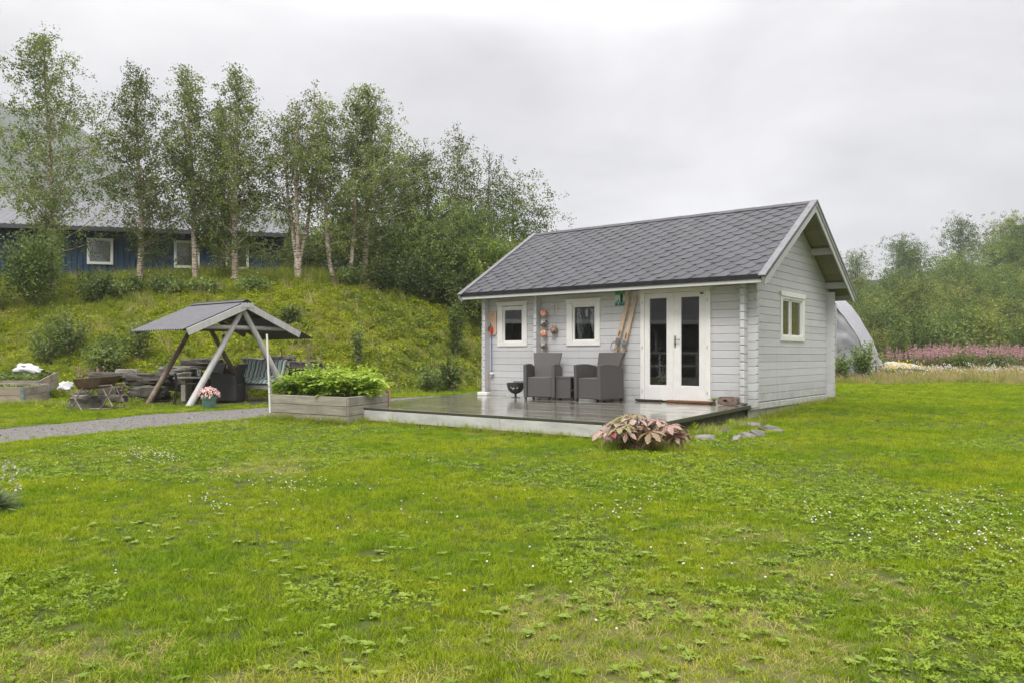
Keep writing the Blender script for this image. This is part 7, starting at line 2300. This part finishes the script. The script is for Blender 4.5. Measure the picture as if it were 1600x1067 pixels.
# meadow and fireweed on the right
MEAD = leaf_mat('meadow_grass', [(0.13, 0.155, 0.035), (0.26, 0.25, 0.08), (0.42, 0.36, 0.16)], 0.3, attr=False, gloss=0.2)
MEADR = leaf_mat('meadow_seed_heads', [(0.30, 0.22, 0.12), (0.40, 0.28, 0.18), (0.48, 0.38, 0.22)], 0.3, attr=False, gloss=0.2)
r = np.random.RandomState(901); n = 11500
y = np.sqrt(r.uniform(23.5 ** 2, 46 ** 2, n)); x = r.uniform(0.33, 0.80, n) * y
edge = 25.6 + 5.0 * (fbm(x, y, 0.5, 61) - 0.5) + np.clip((9 + 0.42 * y - x) * 0.2, -0.8, 0.3)
keep = y > edge; x, y = x[keep], y[keep]; n = len(x); u = r.uniform(size=n)
idx = np.where(u < 0.42, 0, np.where(u < 0.60, 1, np.where(u < 0.78, 2, 3)))
idx = np.where((u > 0.962) & (y > 27.5), 4, idx)
scatter('meadow', [tuft_mesh(31, 40, 0.22, 0.20, 0.52, 0.011, MEAD, 0.5), tuft_mesh(32, 34, 0.2, 0.25, 0.62, 0.011, MEADR, 0.45), herb_mesh(33, 50, 0.2, 0.34, 0.08, BANKG), tuft_mesh(34, 30, 0.2, 0.15, 0.4, 0.012, LONG, 0.7), flower_mesh(35, 0.45, 0.026, M_FW, 5, 0.15, True)],
        np.stack([x, y, ground_z(x, y) - 0.03], 1), np.stack([r.normal(size=n) * 0.1, r.normal(size=n) * 0.1, r.uniform(0, 6.28, n)], 1), r.uniform(0.6, 1.15, n) * np.interp(y, [24, 26, 29, 40], [0.22, 0.4, 0.9, 1.25]), idx, 'uncut meadow of brownish flowering grass beyond the lawn')
def merge_fw(seed, ns=5):
    a, b_, c_ = fireweed(seed, 1.5, 0.28, ns, 0.75, 0.05, 0.13, M_FWR)
    import bmesh
    bm = bmesh.new(); lay = None
    me = bpy.data.meshes.new('fireweed_clump')
    vs = []; fs = []; mi = []; rv = []
    for k_, q in enumerate((a, b_, c_)):
        o0 = len(vs); vs += [tuple(v_.co) for v_ in q.vertices]; fs += [tuple(i + o0 for i in p_.vertices) for p_ in q.polygons]; mi += [k_] * len(q.polygons)
        rv += [d_.value for d_ in q.attributes['rnd'].data] if 'rnd' in q.attributes else [0.5] * len(q.polygons)
    bm.free()
    me.from_pydata(vs, [], fs); me.materials.append(LEAF_WILLOW); me.materials.append(LEAF_WILLOW); me.materials.append(M_FWR)
    me.polygons.foreach_set('material_index', mi)
    at = me.attributes.new('rnd', 'FLOAT', 'FACE'); at.data.foreach_set('value', np.array(rv, np.float32))
    return me
M_FWR = leaf_mat('meadow_fireweed_pink', [(0.34, 0.14, 0.22), (0.46, 0.24, 0.31), (0.50, 0.36, 0.36)], 0.25)
r = np.random.RandomState(911); n = 1350
px = r.uniform(1372, 1780, n); y = r.uniform(36.0, 41.5, n); x = (px - 800) / FPX * y
keep = (px > 1385 + r.uniform(0, 60, n) * (y < 38)) & (fbm(x, y, 0.5, 71) > 0.42); x, y = x[keep], y[keep]; n = len(x)
scatter('fireweed_belt', [merge_fw(1), merge_fw(2), merge_fw(3, 4)], np.stack([x, y, ground_z(x, y) - 0.03], 1), np.stack([r.normal(size=n) * 0.05, r.normal(size=n) * 0.05, r.uniform(0, 6.28, n)], 1), r.uniform(0.45, 1.12, n), r.randint(0, 3, n), 'belt of pink flowering fireweed in front of the wood')
# yellow and white flowers in the meadow
n = 16
cl = MB(); stw = []
e = empty('yellow_flower_clump', tuple(on_ground((1412 - 800) / FPX * 31.5, 31.5)), 0, 'clump of bright yellow flowers in front of the pale sheet', 'flowers')
P = rs.normal(size=(900, 3)) * np.array([0.42, 0.2, 0.10]) + np.array([0, 0, 0.55]); P[:, 2] = np.abs(P[:, 2])
link_mesh('blossom', leaf_mesh('blossom', P[:200], 0.05, leaf_mat('yellow_petal', [(0.62, 0.42, 0.01), (0.80, 0.60, 0.03), (0.85, 0.7, 0.1)], 0.2), 1.1, 1.0), e)
P2_ = P[200:] * np.array([1.1, 1.1, 0.6]); link_mesh('foliage', leaf_mesh('foliage', P2_, 0.08, LEAF_DARK), e)
e2 = empty('yellow_flower_tuft', tuple(on_ground((1393 - 800) / FPX * 30.8, 30.8)), 0, 'smaller tuft of yellow flowers left of the big yellow clump', 'flowers')
P = rs.normal(size=(160, 3)) * np.array([0.12, 0.1, 0.05]) + np.array([0, 0, 0.5])
link_mesh('blossom', leaf_mesh('blossom', P[:90], 0.05, MATS['yellow_petal'], 1.1, 1.0), e2); link_mesh('foliage', leaf_mesh('foliage', P[90:] * np.array([1, 1, 0.6]), 0.08, LEAF_DARK), e2)
n = 130; px = rs.uniform(1345, 1600, n); y = rs.uniform(28.5, 35, n); x = (px - 800) / FPX * y
scatter('daisies', [flower_mesh(51, 0.48, 0.022, M_FW, 4, 0.12), flower_mesh(52, 0.52, 0.018, M_FW, 6, 0.15)], np.stack([x, y, ground_z(x, y)], 1), np.zeros((n, 3)), rs.uniform(0.7, 1.2, n), rs.randint(0, 2, n), 'small white flowers standing in the meadow')

# loose stones and dust on the path and under the shelter
r = np.random.RandomState(950); n = 7000
x = r.uniform(-8.5, -1.5, n); y = r.uniform(8, 23, n)
keep = (path_mask(x, y) > 0.45) & ~blocked(x, y); x, y = x[keep], y[keep]; n = len(x)
def pebble(seed, mat):
    m = MB(); m.ball((0, 0, 0.2), 1, 6, 4, (1, 0.8, 0.6), jit=0.4); return m.mesh('pebble', mat, fix=False)
PEB = [pebble(i, mt) for i, mt in enumerate((plain('pebble_light', (0.34, 0.33, 0.31), 0.8, 0.3), plain('pebble_mid', (0.19, 0.18, 0.17), 0.8, 0.3), plain('pebble_dark', (0.08, 0.077, 0.07), 0.7, 0.3)))]
scatter('path_gravel', PEB, np.stack([x, y, ground_z(x, y)], 1), r.uniform(0, 6, (n, 3)) * np.array([0.1, 0.1, 1]), r.uniform(0.004, 0.011, n) * (1 + (r.uniform(size=n) > 0.97)), r.randint(0, 3, n), 'loose gravel on the path')

# ------------------------------------------------------------------ air
HAZE = 0.00055
if HAZE > 0:
    k = bpy.data.materials.new('damp_air'); k.use_nodes = True; k.node_tree.nodes.clear()
    ov = k.node_tree.nodes.new('ShaderNodeOutputMaterial'); pv = k.node_tree.nodes.new('ShaderNodeVolumePrincipled')
    pv.inputs['Color'].default_value = (0.90, 0.92, 0.94, 1); pv.inputs['Density'].default_value = HAZE; pv.inputs['Anisotropy'].default_value = 0.2
    k.node_tree.links.new(pv.outputs[0], ov.inputs['Volume'])
    zt_ = 260.0
    MB().box((-50, 190, (zt_ - 14) / 2), (1500, 1100, zt_ + 14)).build('haze', k, kind='stuff')
